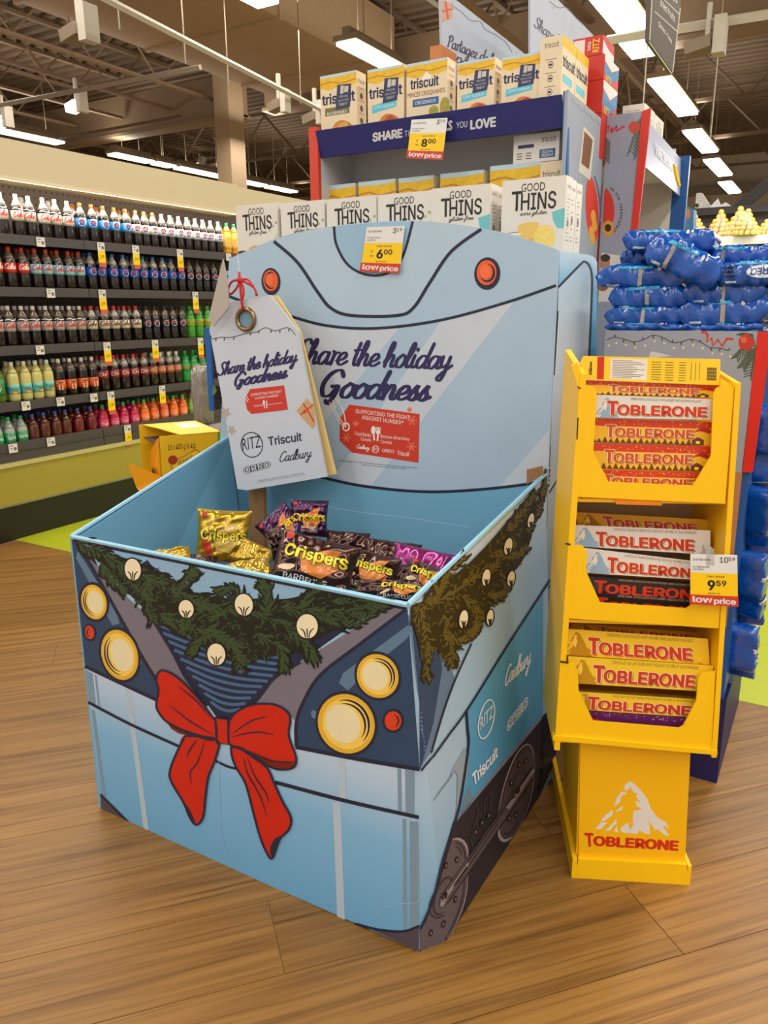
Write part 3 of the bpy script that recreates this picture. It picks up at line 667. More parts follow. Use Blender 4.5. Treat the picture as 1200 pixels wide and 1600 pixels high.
# garland on the front: needles drawn along sprigs
def garland(par, surf, body, sprigs, lights, nl, seed, lw=2.2, nf=420, dk=(15, 22, 14), gr=(52, 74, 42)):
    R = random.Random(seed); d, g = P_(), P_()
    for b in body: d.poly(b, True)
    for sp, ln in sprigs:
        pts = catmull(sp, 7); N = len(pts)
        for i in range(N-1):
            (x, y), (x2, y2) = pts[i], pts[i+1]; an = math.atan2(y2-y, x2-x)
            for s in (-1, 1):
                for rep in range(2):
                    a = an+s*math.radians(R.uniform(22, 62)); l = ln*R.uniform(.65, 1.15)*(1-.45*i/N)
                    bx, by = x+R.uniform(-2, 2), y+R.uniform(-2, 2)
                    q = [(bx, by), (bx+math.cos(a)*l*.55, by+math.sin(a)*l*.55+s), (bx+math.cos(a-s*.25)*l, by+math.sin(a-s*.25)*l)]
                    d.stroke(q, lw*1.9, taper=True, n=2)
                    if R.random() < .7:
                        q2 = [(u[0]*.35+v[0]*.65, u[1]*.35+v[1]*.65) for u, v in zip(q, [(bx+2, by)]*3)]
                        g.stroke([q[0], ((q[0][0]+q[2][0])/2+1, (q[0][1]+q[2][1])/2), (q[0][0]*.3+q[2][0]*.7, q[0][1]*.3+q[2][1]*.7)], lw*1.15, taper=True, n=2)
    d2 = P_()
    for b in body:
        Cb = catmull(b, 5, True); xs_ = [q[0] for q in Cb]; ys_ = [q[1] for q in Cb]; k = 0
        while k < nf:
            x, y = R.uniform(min(xs_), max(xs_)), R.uniform(min(ys_), max(ys_)); ins = False
            for i in range(len(Cb)):
                (xa, ya), (xb, yb) = Cb[i], Cb[i-1]
                if (ya > y) != (yb > y) and x < (xb-xa)*(y-ya)/(yb-ya)+xa: ins = not ins
            if not ins: k += .2; continue
            k += 1; a = 1.2*math.sin(x*.045+y*.02)+R.uniform(-.5, .5)+(math.pi/2 if R.random() < .35 else 0); l = R.uniform(5, 11)
            g.stroke([(x, y), (x+math.cos(a)*l*.5-1, y+math.sin(a)*l*.5), (x+math.cos(a+.3)*l, y+math.sin(a+.3)*l)], lw*.9, taper=True, n=2)
    d.build(par, 'garland', m(dk, .5, name='garland_dark'), surf, 9, kind='stuff'); g.build(par, 'garland_needle', m(gr, .5, name='garland_green'), surf, 10, kind='stuff')
    b, l_, k = P_(), P_(), P_()
    for cx, cy, rx, ry, rot in lights:
        b.ell(cx, cy, rx+2.2, ry+2.2, rot); l_.ell(cx, cy, rx, ry, rot)
        for u in (-.35, 0, .35):
            k.stroke([(cx+u*rx*.4, cy+ry*1.1), (cx+u*rx*.8, cy+ry*.45), (cx+u*rx*1.9, cy+ry*.15)], 2, taper=True, n=3)
    b.build(par, 'bulb_outline', black, surf, 11, split=True); l_.build(par, 'bulb', m((238, 226, 192), .5, name='bulb_cream'), surf, 12, split=True); k.build(par, 'bulb_needle', m(dk, .5, name='garland_dark'), surf, 13, kind='stuff')
fb = [[(126, 850), (160, 862), (215, 878), (262, 905), (300, 925), (350, 935), (400, 935), (450, 935), (500, 925), (560, 940), (590, 950), (560, 970), (520, 985), (490, 1000), (450, 1020), (400, 1030), (370, 1035), (330, 1020), (290, 990), (250, 975), (225, 950), (190, 915), (160, 880)]]
sp = [([(122, 845), (165, 868), (205, 905), (235, 940)], 26), ([(190, 880), (240, 905), (290, 930), (330, 950)], 30), ([(230, 900), (230, 940), (240, 970)], 28),
      ([(270, 930), (300, 900), (303, 896)], 24), ([(250, 960), (300, 980), (350, 1000), (385, 1035)], 30), ([(300, 940), (350, 950), (400, 960), (450, 975)], 34),
      ([(330, 985), (370, 1010), (375, 1045)], 26), ([(380, 950), (365, 920), (340, 925)], 24), ([(420, 960), (418, 925), (412, 915)], 26), ([(400, 990), (440, 1010), (445, 1045)], 28),
      ([(440, 950), (500, 955), (550, 955), (600, 945)], 30), ([(450, 985), (480, 1010), (490, 1030)], 26), ([(470, 950), (490, 925), (500, 918)], 24), ([(500, 960), (540, 975), (585, 958)], 22),
      ([(350, 960), (300, 960), (285, 985)], 26), ([(520, 940), (570, 940), (612, 940)], 18), ([(340, 975), (310, 1005), (300, 1018)], 24), ([(160, 880), (175, 905), (195, 925)], 20)]
garland(bin_, SF, fb, sp, [(208.5, 889.5, 12.5, 17, -8), (292, 951, 11.5, 14, -12), (382, 944.5, 14, 17, -8), (339, 1022, 14, 17, -6), (481, 978, 16.5, 19, -4)], 5, 3)
# bow
def zq(L): return [(100+x/2.6667, 800+y/2.6667) for x, y in L]
ll = zq([(395, 668), (420, 658), (480, 690), (560, 770), (620, 850), (636, 872), (634, 945), (560, 932), (480, 900), (430, 870), (400, 835), (388, 800), (398, 740), (388, 700)])
lt_ = zq([(508, 930), (640, 945), (636, 1020), (605, 1100), (592, 1190), (582, 1270), (554, 1300), (528, 1270), (500, 1205), (450, 1120), (446, 1070), (480, 985)])
rl = zq([(690, 872), (720, 832), (790, 800), (880, 800), (935, 832), (946, 870), (940, 930), (970, 1020), (958, 1062), (900, 1070), (850, 1052), (790, 1010), (740, 980), (692, 962)])
rt = zq([(700, 975), (740, 985), (790, 1018), (850, 1065), (880, 1130), (912, 1200), (948, 1270), (940, 1320), (902, 1360), (872, 1438), (850, 1420), (820, 1350), (790, 1240), (760, 1130), (720, 1060), (702, 1010)])
kn = zq([(633, 854), (686, 862), (690, 966), (640, 960)])
rb = m((203, 32, 14), .42, name='bow_red')
P_().poly(lt_, True).poly(rt, True).build(bin_, 'bow_tail', rb, SF, 14, split=True)
dr = m((120, 22, 14), .42, name='bow_dark_red')
P_().poly(ll, True).poly(rl, True).build(bin_, 'bow_loop', rb, SF, 15, split=True)
P_().poly(zq([(428, 868), (480, 898), (560, 928), (632, 944), (560, 938), (480, 920), (450, 900)])).poly(zq([(740, 982), (800, 1000), (880, 1035), (966, 1035), (958, 1062), (900, 1070), (850, 1052), (790, 1010)])).build(bin_, 'bow_underside', dr, SF, 16, split=True)
P_().poly(kn).build(bin_, 'bow_knot', rb, SF, 17)
p = P_()
for L in (ll, lt_, rl, rt): p.stroke(catmull(L+[L[0]], 5), 3.4, smooth=False)
p.stroke(kn+[kn[0]], 3, smooth=False)
for L in ([(480, 725), (550, 780), (610, 850)], [(440, 800), (530, 870), (625, 925)], [(700, 925), (780, 870), (850, 850)], [(700, 935), (800, 915), (880, 925)], [(560, 945), (530, 985), (515, 1020)], [(590, 950), (560, 1040), (530, 1080), (535, 1130)], [(765, 1015), (800, 1100), (845, 1170), (858, 1210)], [(750, 1020), (770, 1090), (820, 1180), (850, 1270)], [(740, 982), (850, 1030), (950, 1040)], [(430, 868), (500, 905), (630, 945)]):
    p.stroke(zq(L), 2.4, taper=True)
p.poly(zq([(500, 1205), (528, 1240), (552, 1298), (530, 1278)]), True).poly(zq([(905, 1352), (880, 1360), (862, 1400), (872, 1438), (890, 1400)]), True)
p.build(bin_, 'bow_outline', navy, SF, 18)

# --- side artwork
P_().poly([(637, 960), (655, 1100), (656, 1200), (672, 1175), (691, 1112), (710, 1060), (690, 1000)]).build(bin_, 'side_lamp_surround', m((96, 122, 150), .5, name='side_grey_blue'), SS, 1)
P_().poly([(640, 950), (655, 1100), (656, 1203), (676, 1130), (690, 1045), (680, 985)]).build(bin_, 'side_dark_band', dkblue, SS, 2)
P_().poly([(730, 1109), (790, 1010), (848, 922), (848, 1120), (838, 1135), (707, 1291), (718, 1248), (730, 1167), (726, 1120)]).build(bin_, 'side_blue_field', grad('blue_field', .2, .85, [(0, (72, 150, 196)), (.6, (92, 164, 204)), (1, (142, 172, 196))]), SS, 1)
P_().poly([(707, 1285), (780, 1201), (846, 1120), (850, 1200), (838, 1253), (697, 1469), (654, 1486), (656, 1450), (676, 1403), (690, 1345)]).build(bin_, 'chassis', m((33, 32, 44), .5, name='chassis_dark'), SS, 2)
P_().poly([(846, 1120), (872, 1092), (868, 1185), (838, 1254)]).build(bin_, 'chassis', m((24, 24, 36), .5, name='chassis_dark'), SS, 2)
P_().poly([(714, 1276), (846, 1116), (846, 1123), (712, 1288)]).build(bin_, 'chassis_strip', m((130, 132, 146), .5, name='strip_grey'), SS, 3)
def side_pt(y, z):
    # on the side wall at this depth and height
    b = Cc if y < 2 else Dd; f_ = (y-A.y)/(E_.y-A.y); top = A.lerp(E_, max(0, f_)); bot = Cc.lerp(Dd, max(-.1, (y-Cc.y)/(Dd.y-Cc.y)))
    return bot.lerp(top, z/top.z)
def pix(P):
    c = ROT.transposed() @ (Vector(P)-CAM); return (PCX+FPX*c.x/-c.z, PCY-FPX*c.y/-c.z)
def circ(y, z, r, n=30, a0=0, a1=360, sx=1): return [pix(side_pt(y+r*sx*math.cos(math.radians(a0+(a1-a0)*k/n)), z+r*math.sin(math.radians(a0+(a1-a0)*k/n)))) for k in range(n+(a1-a0 < 360))]
def wz(L): return [(640+x/3.81, 1080+y/3.81) for x, y in L]
gm = [m((54, 47, 54), .5, name='wheel_dark'), m((92, 82, 88), .5, name='wheel_mid'), m((156, 142, 150), .5, name='wheel_light'), m((72, 63, 70), .5, name='wheel_face')]
FW = wz([(250, 872), (300, 870), (338, 915), (346, 980), (340, 1070), (330, 1200), (292, 1350), (215, 1492), (60, 1545), (55, 1430), (92, 1372), (125, 1290), (165, 1170), (205, 1020)])
RW = wz([(690, 305), (730, 330), (742, 400), (735, 510), (710, 620), (680, 730), (640, 830), (600, 885), (560, 900), (525, 880), (513, 810), (520, 700), (550, 560), (590, 450), (640, 350)])
P_().poly(FW).build(bin_, 'wheel', gm[1], SS, 4); P_().poly(RW, True).build(bin_, 'wheel', gm[3], SS, 4)
p = P_()
p.stroke(wz([(255, 905), (290, 905), (318, 945), (325, 1000)]), 2.4, taper=True).stroke(wz([(265, 925), (290, 935), (305, 975)]), 2, taper=True).stroke(wz([(322, 1090), (312, 1210), (272, 1345), (205, 1475)]), 2.4, taper=True)
p.stroke(wz([(545, 660), (565, 560), (605, 450), (650, 365), (690, 335), (718, 360)]), 2.6, taper=True).stroke(wz([(548, 830), (575, 850), (612, 820), (650, 750)]), 2.4, taper=True).stroke(wz([(600, 700), (620, 520), (660, 480), (690, 500)]), 4, taper=True)
p.arc(*wz([(195, 1215)])[0], 12, 30, 3.2, 18, 60, 330)
p.arc(*wz([(185, 1250)])[0], 16, 26, 2.2, 25, 40, 200)
for L in ([(372, 880), (378, 790), (430, 700)], [(400, 770), (395, 720), (425, 670)], [(440, 740), (440, 650), (478, 590)], [(470, 720), (480, 600), (510, 540)], [(420, 870), (470, 800)], [(300, 850), (350, 860), (370, 940)]): p.stroke(wz(L), 2.2)
p.build(bin_, 'wheel_ring', gm[0], SS, 7)
p = P_()
p.stroke(wz([(246, 882), (275, 876), (310, 892), (332, 930), (340, 985)]), 4.4, taper=True).stroke(wz([(338, 1065), (332, 1180), (300, 1310), (225, 1475)]), 1.5, taper=True)
p.stroke(wz([(528, 700), (545, 600), (585, 470), (632, 370), (682, 318), (716, 328), (736, 395)]), 2, taper=True).stroke(wz([(522, 790), (528, 860), (558, 888), (605, 865)]), 4.6, taper=True).stroke(wz([(738, 430), (728, 560), (690, 710), (610, 880)]), 1, taper=True)
p.build(bin_, 'wheel_highlight', gm[2], SS, 8, split=True)
p = P_(); q_ = P_()
for x, y in wz([(273, 1000), (208, 1035), (265, 1235), (195, 1380), (122, 1432), (645, 435), (685, 415), (597, 545), (585, 755), (625, 735), (385, 835), (422, 780), (462, 738)]): p.ell(x, y, 3, 5.6, 14); q_.ell(x+.3, y, .9, 2.4, 14)
p.build(bin_, 'wheel_bolt', m((28, 24, 32), .5, name='bolt_dark'), SS, 9, split=True); q_.build(bin_, 'bolt_centre', m((150, 128, 112), .5, name='bolt_light'), SS, 10, split=True)
P_().poly(wz([(172, 1275), (178, 1225), (212, 1168), (500, 760), (722, 452), (742, 460), (736, 500), (520, 815), (215, 1255), (190, 1282)])).build(bin_, 'coupling_rod', m((84, 72, 78), .5, name='rod'), SS, 11)
P_().poly(wz([(176, 1272), (182, 1228), (212, 1178), (330, 1010), (345, 1025), (215, 1222), (192, 1274)])).poly(wz([(560, 690), (722, 456), (738, 470), (585, 700)])).build(bin_, 'rod_highlight', m((146, 132, 138), .5, name='rod_light'), SS, 12, split=True)
p = P_(); p.ell(*wz([(200, 1213)])[0], 3.4, 7, 16).ell(*wz([(635, 588)])[0], 3, 6.5, 16)
p.stroke(wz([(248, 1160), (330, 1042)]), 1.8, smooth=False).stroke(wz([(578, 655), (624, 618)]), 1.6, smooth=False).stroke(wz([(215, 1180), (500, 775), (725, 452)]), 1.4, smooth=False).stroke(wz([(215, 1258), (520, 820), (738, 505)]), 1.4, smooth=False).stroke(wz([(262, 1150), (520, 780)]), 1, smooth=False)
p.build(bin_, 'rod_mark', m((26, 22, 30), .5, name='rod_dark'), SS, 13)
P_().poly(wz([(324, 335), (348, 400), (335, 520), (295, 690), (268, 800), (278, 640), (281, 500), (264, 472), (232, 510), (262, 440), (300, 380)])).build(bin_, 'fender_shade', m((146, 164, 178), .5, name='fender_grey'), SS, 2)
P_().poly(wz([(352, 560), (375, 640), (290, 760), (320, 640)])).build(bin_, 'fender_print', m((104, 136, 156), .5, name='fender_blue'), SS, 3)
p = P_()
p.stroke([(674, 1183), (700, 1147), (730, 1106), (790, 1010), (848, 921), (858, 905)], 3); p.stroke([(672, 1176), (691, 1112), (710, 1060), (735, 1005)], 2.6)
p.stroke([(727, 1109), (729, 1140), (730, 1167), (718, 1248), (707, 1291), (690, 1345), (676, 1403), (656, 1450)], 3.4); p.stroke([(707, 1291), (780, 1204), (846, 1124)], 2.6, smooth=False); p.stroke([(657, 1203), (667, 1190), (673, 1183)], 3)
p.build(bin_, 'side_outline', navy, SS, 8)
P_().stroke(wz([(135, 655), (180, 590), (230, 525), (262, 475)]), 1.8, taper=True).build(bin_, 'side_line', m((120, 132, 150), .5, name='thin_line'), SS, 3)
garland(bin_, SS, [[(640, 950), (668, 935), (700, 905), (730, 880), (760, 850), (790, 815), (815, 785), (835, 765), (832, 820), (825, 850), (812, 880), (790, 905), (772, 935), (755, 965), (738, 990), (715, 1010), (700, 1035), (672, 1010), (665, 1060), (650, 1000)]],
        [([(650, 950), (665, 1000), (664, 1062)], 22), ([(660, 940), (700, 930), (740, 900)], 26), ([(690, 960), (700, 1000), (703, 1040)], 24), ([(720, 930), (745, 960), (735, 990)], 24), ([(740, 900), (775, 880), (800, 850)], 24),
         ([(760, 930), (780, 930), (795, 905)], 18), ([(770, 860), (800, 870), (820, 855)], 18), ([(790, 830), (815, 800), (835, 765)], 18), ([(820, 830), (838, 800), (848, 760)], 14), ([(680, 930), (690, 910), (725, 865)], 20), ([(690, 990), (720, 1000), (745, 975)], 20), ([(845, 775), (850, 750), (853, 735)], 8)],
        [(721.5, 967, 6.5, 14, 8), (763, 964.5, 5, 12, 8), (796, 904, 5.5, 12, 10), (757, 902, 6, 13, 10), (791.5, 853.5, 6, 13, 12), (827, 813, 4.5, 11, 12)], 6, 5, 2.0, 260, (40, 34, 12), (100, 86, 34))
p = P_()
lw_ = m((226, 232, 236), .5, name='white_print')
p.text('Triscuit', wz([(372, 568), (518, 388), (515, 318), (362, 492)]), .12)
p.arc(*wz([(449, 165)])[0], 11.2, 31, 2, 12, 0, 360)
p.text('RITZ', wz([(413, 232), (488, 150), (488, 76), (413, 158)]), .03)
p.text('OREO', wz([(570, 250), (697, 85), (697, 18), (570, 180)]), .30)
p.script('Cadbury', (786, 1073), (826, 1036), 14, 2, up=(1, -15))
p.build(bin_, 'side_lettering', lw_, SS, 9)
p = P_(); p.text('OREO', wz([(570, 250), (697, 85), (697, 18), (570, 180)]), .24, core=True); p.build(bin_, 'side_lettering_core', m((92, 160, 200), .5, name='sky_print'), SS, 10)

# ================================================================== HANGING TAG SIGN
def price_card(q, surf, small, big, cents, pre, lab, red_q=None, per='for', info='Christie Crispers'):
    TL, TR, BR, BL = q; qq = (BL, BR, TR, TL)
    c = surf((TL[0]+BR[0])/2, (TL[1]+BR[1])/2)[0]
    t = thing('price_card', lab, 'price tag', c)
    def s(a0, b0, a1, b1): return sq(qq, a0, b0, a1, b1)
    part(t, 'card', ppx([TL, TR, BR, BL], surf, .003), m((226, 226, 224), .35, name='card_white'))
    Print().poly(s(0, .19, 1, .64)).build(t, 'yellow_field', yellow, surf, 1)
    Print().poly(s(-.02, 0, 1.01, .2)).build(t, 'red_field', m((205, 58, 36), .4, name='card_red'), surf, 2)
    p = Print(); p.text('low', s(.04, .045, .46, .17), .10); p.text('price', s(.49, .01, .96, .15), .09); p.build(t, 'white_lettering', white, surf, 3)
    p = Print(); p.text(big, s(.36, .30, .36+.16*len(big), .50), .10); p.text(cents, s(.38+.16*len(big), .39, .60+.16*len(big), .50), .08)
    p.text('card price', s(.34, .54, .72, .60)); p.text(small[0], s(.80-.09*len(small[0]), .85, .80, .96), .02); p.text(small[1], s(.81, .89, .95, .96), .02)
    p.text(pre, s(.2, .43, .25, .48)); p.text(per, s(.18, .33, .28, .38)) if per else None
    p.text(info, s(.05, .74, .4, .78)); p.text('Les offres', s(.05, .69, .28, .73)); p.text('IN STORE OFFER', s(.05, .88, .42, .92)); p.text('save with card', s(.36, .22, .62, .26))
    p.build(t, 'lettering', black, surf, 3)
    return t
ST = plane((-1.6, 2.06, 1.3), (.10, -1, .03))
tag_ = thing('tag_sign', 'big white gift tag sign with grommet and brush lettering, leaning over the bin', 'sign', ST(425, 620)[0])
board = part(tag_, 'front_board', ppx([(336, 487), (345, 475), (421, 461), (436, 479), (465, 517), (510, 745), (386, 766), (371, 764), (350, 640), (327, 515)], ST, .012), m((196, 202, 214), .5, var=.02, name='tag_paper'))
ST2 = plane((-1.6, 2.09, 1.3), (.10, -1, .03))
part(tag_, 'back_board', ppx([(350, 478), (421, 461), (433, 463), (468, 517), (524, 741), (400, 762)], ST2, .012), m((232, 202, 132), .6, name='beige_board'))
part(tag_, 'back_tag', ppx([(348, 405), (355, 440), (357, 480), (333, 510), (326, 497)], plane((0, 2.18, 0), (.1, -1, 0)), .006), m((176, 168, 160), .6, name='grey_board'), 'grey board edge behind')
part(tag_, 'support_post', ppx([(386, 700), (410, 700), (414, 900), (393, 900)], plane((0, 2.10, 0), (0, -1, 0)), .02), kraft)
part(tag_, 'side_strip', ppx([(319, 512), (328, 512), (334, 642), (327, 642)], plane((0, 2.24, 0), (0, -1, 0)), .008), m((26, 92, 166), .5, name='blue_strip'), 'blue edge strip')
c0 = ST(385, 499)[0]; nrm = ST(385, 499)[1]; ux = nrm.cross(Vector((0, 0, 1))).normalized(); uy = nrm.cross(ux)
part(tag_, 'grommet', tube([c0+nrm*.004+(ux*math.cos(a)+uy*math.sin(a))*.0335 for a in [math.pi*2*k/28 for k in range(28)]], .0078, 8, True), m((150, 122, 84), .3, metal=.9, name='bronze'), smooth=True)
pr = Print(); pr.ell(385, 499, 14, 16); pr.build(tag_, 'grommet_hole', m((112, 148, 172), .5, name='hole_blue'), ST, 1)
bt = Print()
for a in range(0, 360, 15): bt.stroke([(385+16*math.cos(math.radians(a)), 499+18*math.sin(math.radians(a))), (385+21*math.cos(math.radians(a)), 499+23*math.sin(math.radians(a)))], 1, smooth=False)
p = Print(); p.stroke([(330, 530), (345, 527), (362, 527), (385, 521), (400, 519), (415, 512), (430, 517), (450, 512), (462, 524)], 1.1)
for x, y in ((338, 529), (351, 528), (366, 527), (392, 520), (405, 517), (424, 516), (438, 516), (452, 514), (330, 524)): p.stroke([(x, y), (x-1, y+4)], 1.6, smooth=False)
p.text('RITZ', [(379.5, 704), (408, 698.5), (406.5, 680), (378, 685.5)], -.004); p.arc(393.5, 695, 16.8, 19.5, 1.5, -8)
p.text('Triscuit', [(420, 697), (472, 689), (471, 675), (418, 682.5)], .07)
p.script('Cadbury', (436, 722), (486, 714), 9, 1.5, up=(0, -8), pen=.35)
p.text('OREO', [(381, 741), (424, 730), (422, 719.5), (379, 730)], .22)
p.build(tag_, 'lettering', m((34, 36, 52), .5, name='tag_ink'), ST, 2)
p = Print(); p.text('OREO', [(381, 741), (424, 730), (422, 719.5), (379, 730)], .16, core=True); p.build(tag_, 'lettering_core', white, ST, 3)
p = Print(); p.script('Share the holiday', (341, 587), (463, 565), 11, 3.2, up=(.4, -10)); p.script('Goodness', (365, 604), (447, 590), 12, 4.2, up=(.5, -10.5))
p.build(tag_, 'brush_lettering', m((40, 33, 84), .5, name='violet_ink'), ST, 3)
Print().poly([(383, 622), (391, 608), (444, 602), (450, 640), (393, 647), (386, 640)]).build(tag_, 'printed_tag', m((203, 50, 36), .5, name='tag_red'), ST, 3)
p = Print(); p.text('SUPPORTING THE FIGHT', [(392, 619), (441, 613.5), (440.5, 609.5), (391.5, 615)], .02); p.text('AGAINST HUNGER*', [(399, 624), (436, 619.5), (435.5, 616), (398.5, 620.5)], .02)
p.text('Food Banks Canada', [(397, 636), (411, 634.5), (411, 631), (397, 632.5)]); p.text('Banques alimentaires', [(418, 634), (441, 631), (441, 628), (418, 631)])
p.ell(412.5, 629, 1.8, 3.8).stroke([(413, 631), (413.5, 638)], 1.4, smooth=False).stroke([(416.5, 626), (417, 638)], 1.6, smooth=False)
p.stroke([(372, 609), (379, 618), (388, 628)], 1.2).stroke([(376, 608), (383, 616), (389, 625)], 1.2)
p.build(tag_, 'tag_lettering', white, ST, 4)
p = Print(); p.text('Mondelez Canada Inc., All food brands shown are trademarks. Food Banks', [(403, 752), (476, 740), (475.7, 738), (402.7, 750)]); p.text('is a registered charity in Canada supporting communities.', [(400, 755), (478, 742.5), (477.7, 740.8), (399.7, 753)]); p.build(tag_, 'fine_print', m((70, 72, 90), .5), ST, 2)
gp = Print(); gp.poly([(463, 642), (480, 622), (491, 635), (493, 665), (488, 670), (475, 656)]); gp.build(tag_, 'gift_print', m((196, 160, 112), .5, name='gift_kraft'), ST, 2)
gp = Print(); gp.stroke([(474, 630), (486, 650), (491, 660)], 2, smooth=False).stroke([(470, 648), (480, 640), (490, 632)], 2, smooth=False).stroke([(477, 640), (474, 644), (480, 645)], 1.5); gp.build(tag_, 'gift_ribbon', red, ST, 3)
st_ = Print()
for cx, cy, r in ((353, 645, 9), (362, 672, 8)):
    st_.poly([(cx+(r if k % 2 == 0 else r*.5)*math.cos(k*math.pi/5+.3), cy+(r if k % 2 == 0 else r*.5)*1.2*math.sin(k*math.pi/5+.3)) for k in range(10)])
st_.build(tag_, 'star_print', m((176, 166, 160), .5, name='star_print'), ST, 2, split=True)
Print().poly([(331, 618), (334, 600), (339, 610), (336, 616)]).build(tag_, 'tree_print', m((92, 112, 60), .5), ST, 2)
def st3(L, off=.012): return [ST(*q)[0]+nrm*off for q in L]
stringm = m((196, 34, 28), .6, name='red_string')
part(tag_, 'string', join(tube([tuple(v) for v in st3([(383, 486), (381, 470), (378, 445), (377, 435), (377, 425)])], .0045, 6), tube([tuple(v) for v in st3(catmull([(378, 438), (366, 440), (360, 452), (363, 460), (372, 452), (378, 440)], 4))], .004, 6),
     tube([tuple(v) for v in st3(catmull([(378, 438), (388, 442), (400, 450), (404, 460)], 4))], .004, 6), tube([tuple(v) for v in st3(catmull([(379, 438), (390, 437), (398, 447)], 4))], .004, 6), tube([tuple(v) for v in st3(catmull([(380, 440), (384, 455), (382, 468)], 4))], .004, 6)), stringm, smooth=True)
part(tag_, 'knot', join(sphere(st3([(378, 438)])[0], .011, 8, 6), sphere(st3([(404, 460)])[0], .006, 6, 5), sphere(st3([(398, 447)])[0], .006, 6, 5)), stringm, smooth=True)
part(tag_, 'thread', tube([ST(377, 428)[0]+nrm*.01, ST(374, 398)[0]+nrm*.01], .0012, 4), white, 'thin white thread')

# ================================================================== CHIP BAGS IN THE BIN
def pillow(w, h, t, seed, nx=30, ny=34, wr=.32):
    """chip bag in local x (width), y (height), bulging along z; returns geometry and its front-surface function"""
    R = random.Random(seed); fr = [(R.uniform(8, 30)*(.22/w), R.uniform(0, 6.28), R.uniform(0, 3.14), R.uniform(.4, 1)) for _ in range(9)]
    def bump(x, y):
        s = 0
        for f, ph, d, a in fr: s += a*math.sin(f*6.28*(x*math.cos(d)+y*math.sin(d))+ph)
        return s/9
    def zf(a, b):
        u = max(0, 1-abs(a)**2.6); v = max(0, 1-abs(b)**3.2); e = (u*v)**.55
        return t/2*e+bump(a*w/2, b*h/2)*t*wr*(.25+.75*e)
    def P(a, b, s):
        pin = 1-.07*(1-abs(b)**2)*abs(a)**3
        return Vector((a*w/2*pin, b*h/2*(1-.05*(1-a*a)*abs(b)**5), 0))
    V, F = [], []
    for s in (1, -1):
        for j in range(ny+1):
            for i in range(nx+1):
                a, b = -1+2*i/nx, -1+2*j/ny; p = P(a, b, s)
                edge_ = abs(a) == 1 or abs(b) == 1
                z = bump(a*w/2, b*h/2)*t*wr*.25
                V.append(p+Vector((0, 0, zf(a, b) if s > 0 else (z if edge_ else -zf(a, b)*.9+2*z))))
    N = (nx+1)*(ny+1)
    for j in range(ny):
        for i in range(nx):
            q = (j*(nx+1)+i, j*(nx+1)+i+1, (j+1)*(nx+1)+i+1, (j+1)*(nx+1)+i)
            F.append(q); F.append(tuple(k+N for k in q[::-1]))
    def surf(x, y):
        a, b = x/(w/2), y/(h/2); e = .004
        z = zf(a, b); zx = zf(a+e, b); zy = zf(a, b+e)
        n = Vector((-(zx-z)/(e*w/2), -(zy-z)/(e*h/2), 1)).normalized()
        # same faceting as the mesh, so add a little clearance
        return P(a, b, 1)+Vector((0, 0, z)), n
    hit = cast((V, F), (0, 0, -1))
    def surf2(x, y): P_, n_ = hit(Vector((x, y, 0))); return P_, n_
    surf2.bent = True
    return (V, F), surf2
FOIL = {'gold': ((186, 150, 30), (240, 220, 60)), 'purple': ((70, 20, 70), (240, 205, 40)), 'brown': ((66, 32, 24), (240, 220, 40)), 'magenta': ((150, 40, 120), (240, 205, 40)), 'blue': ((0, 84, 180), (255, 255, 255))}
def foil(c): return m(c, .24, metal=.65, coat=.7, var=.12, scale=30, bump=.35, bscale=38, name='foil')
def bag_root(name, label, cat, C, wpx, hpx, roll, tilt, dist_scale, group, yaw=0):
    d = (CAM-C); hd = Vector((d.x, d.y, 0)).normalized()
    n = (Matrix.Rotation(math.radians(yaw), 3, 'Z') @ hd)*math.cos(math.radians(tilt))+Vector((0, 0, math.sin(math.radians(tilt))))
    x = Vector((0, 0, 1)).cross(n).normalized(); y = n.cross(x)
    c, s = math.cos(math.radians(roll)), math.sin(math.radians(roll)); X = x*c+y*s; Y = n.cross(X)
    o = bpy.data.objects.new(name, None); COL.objects.link(o); o.location = C; o.rotation_euler = Matrix((X, Y, n)).transposed().to_euler()
    o.empty_display_size = .05
    return tag(o, label, cat, group)
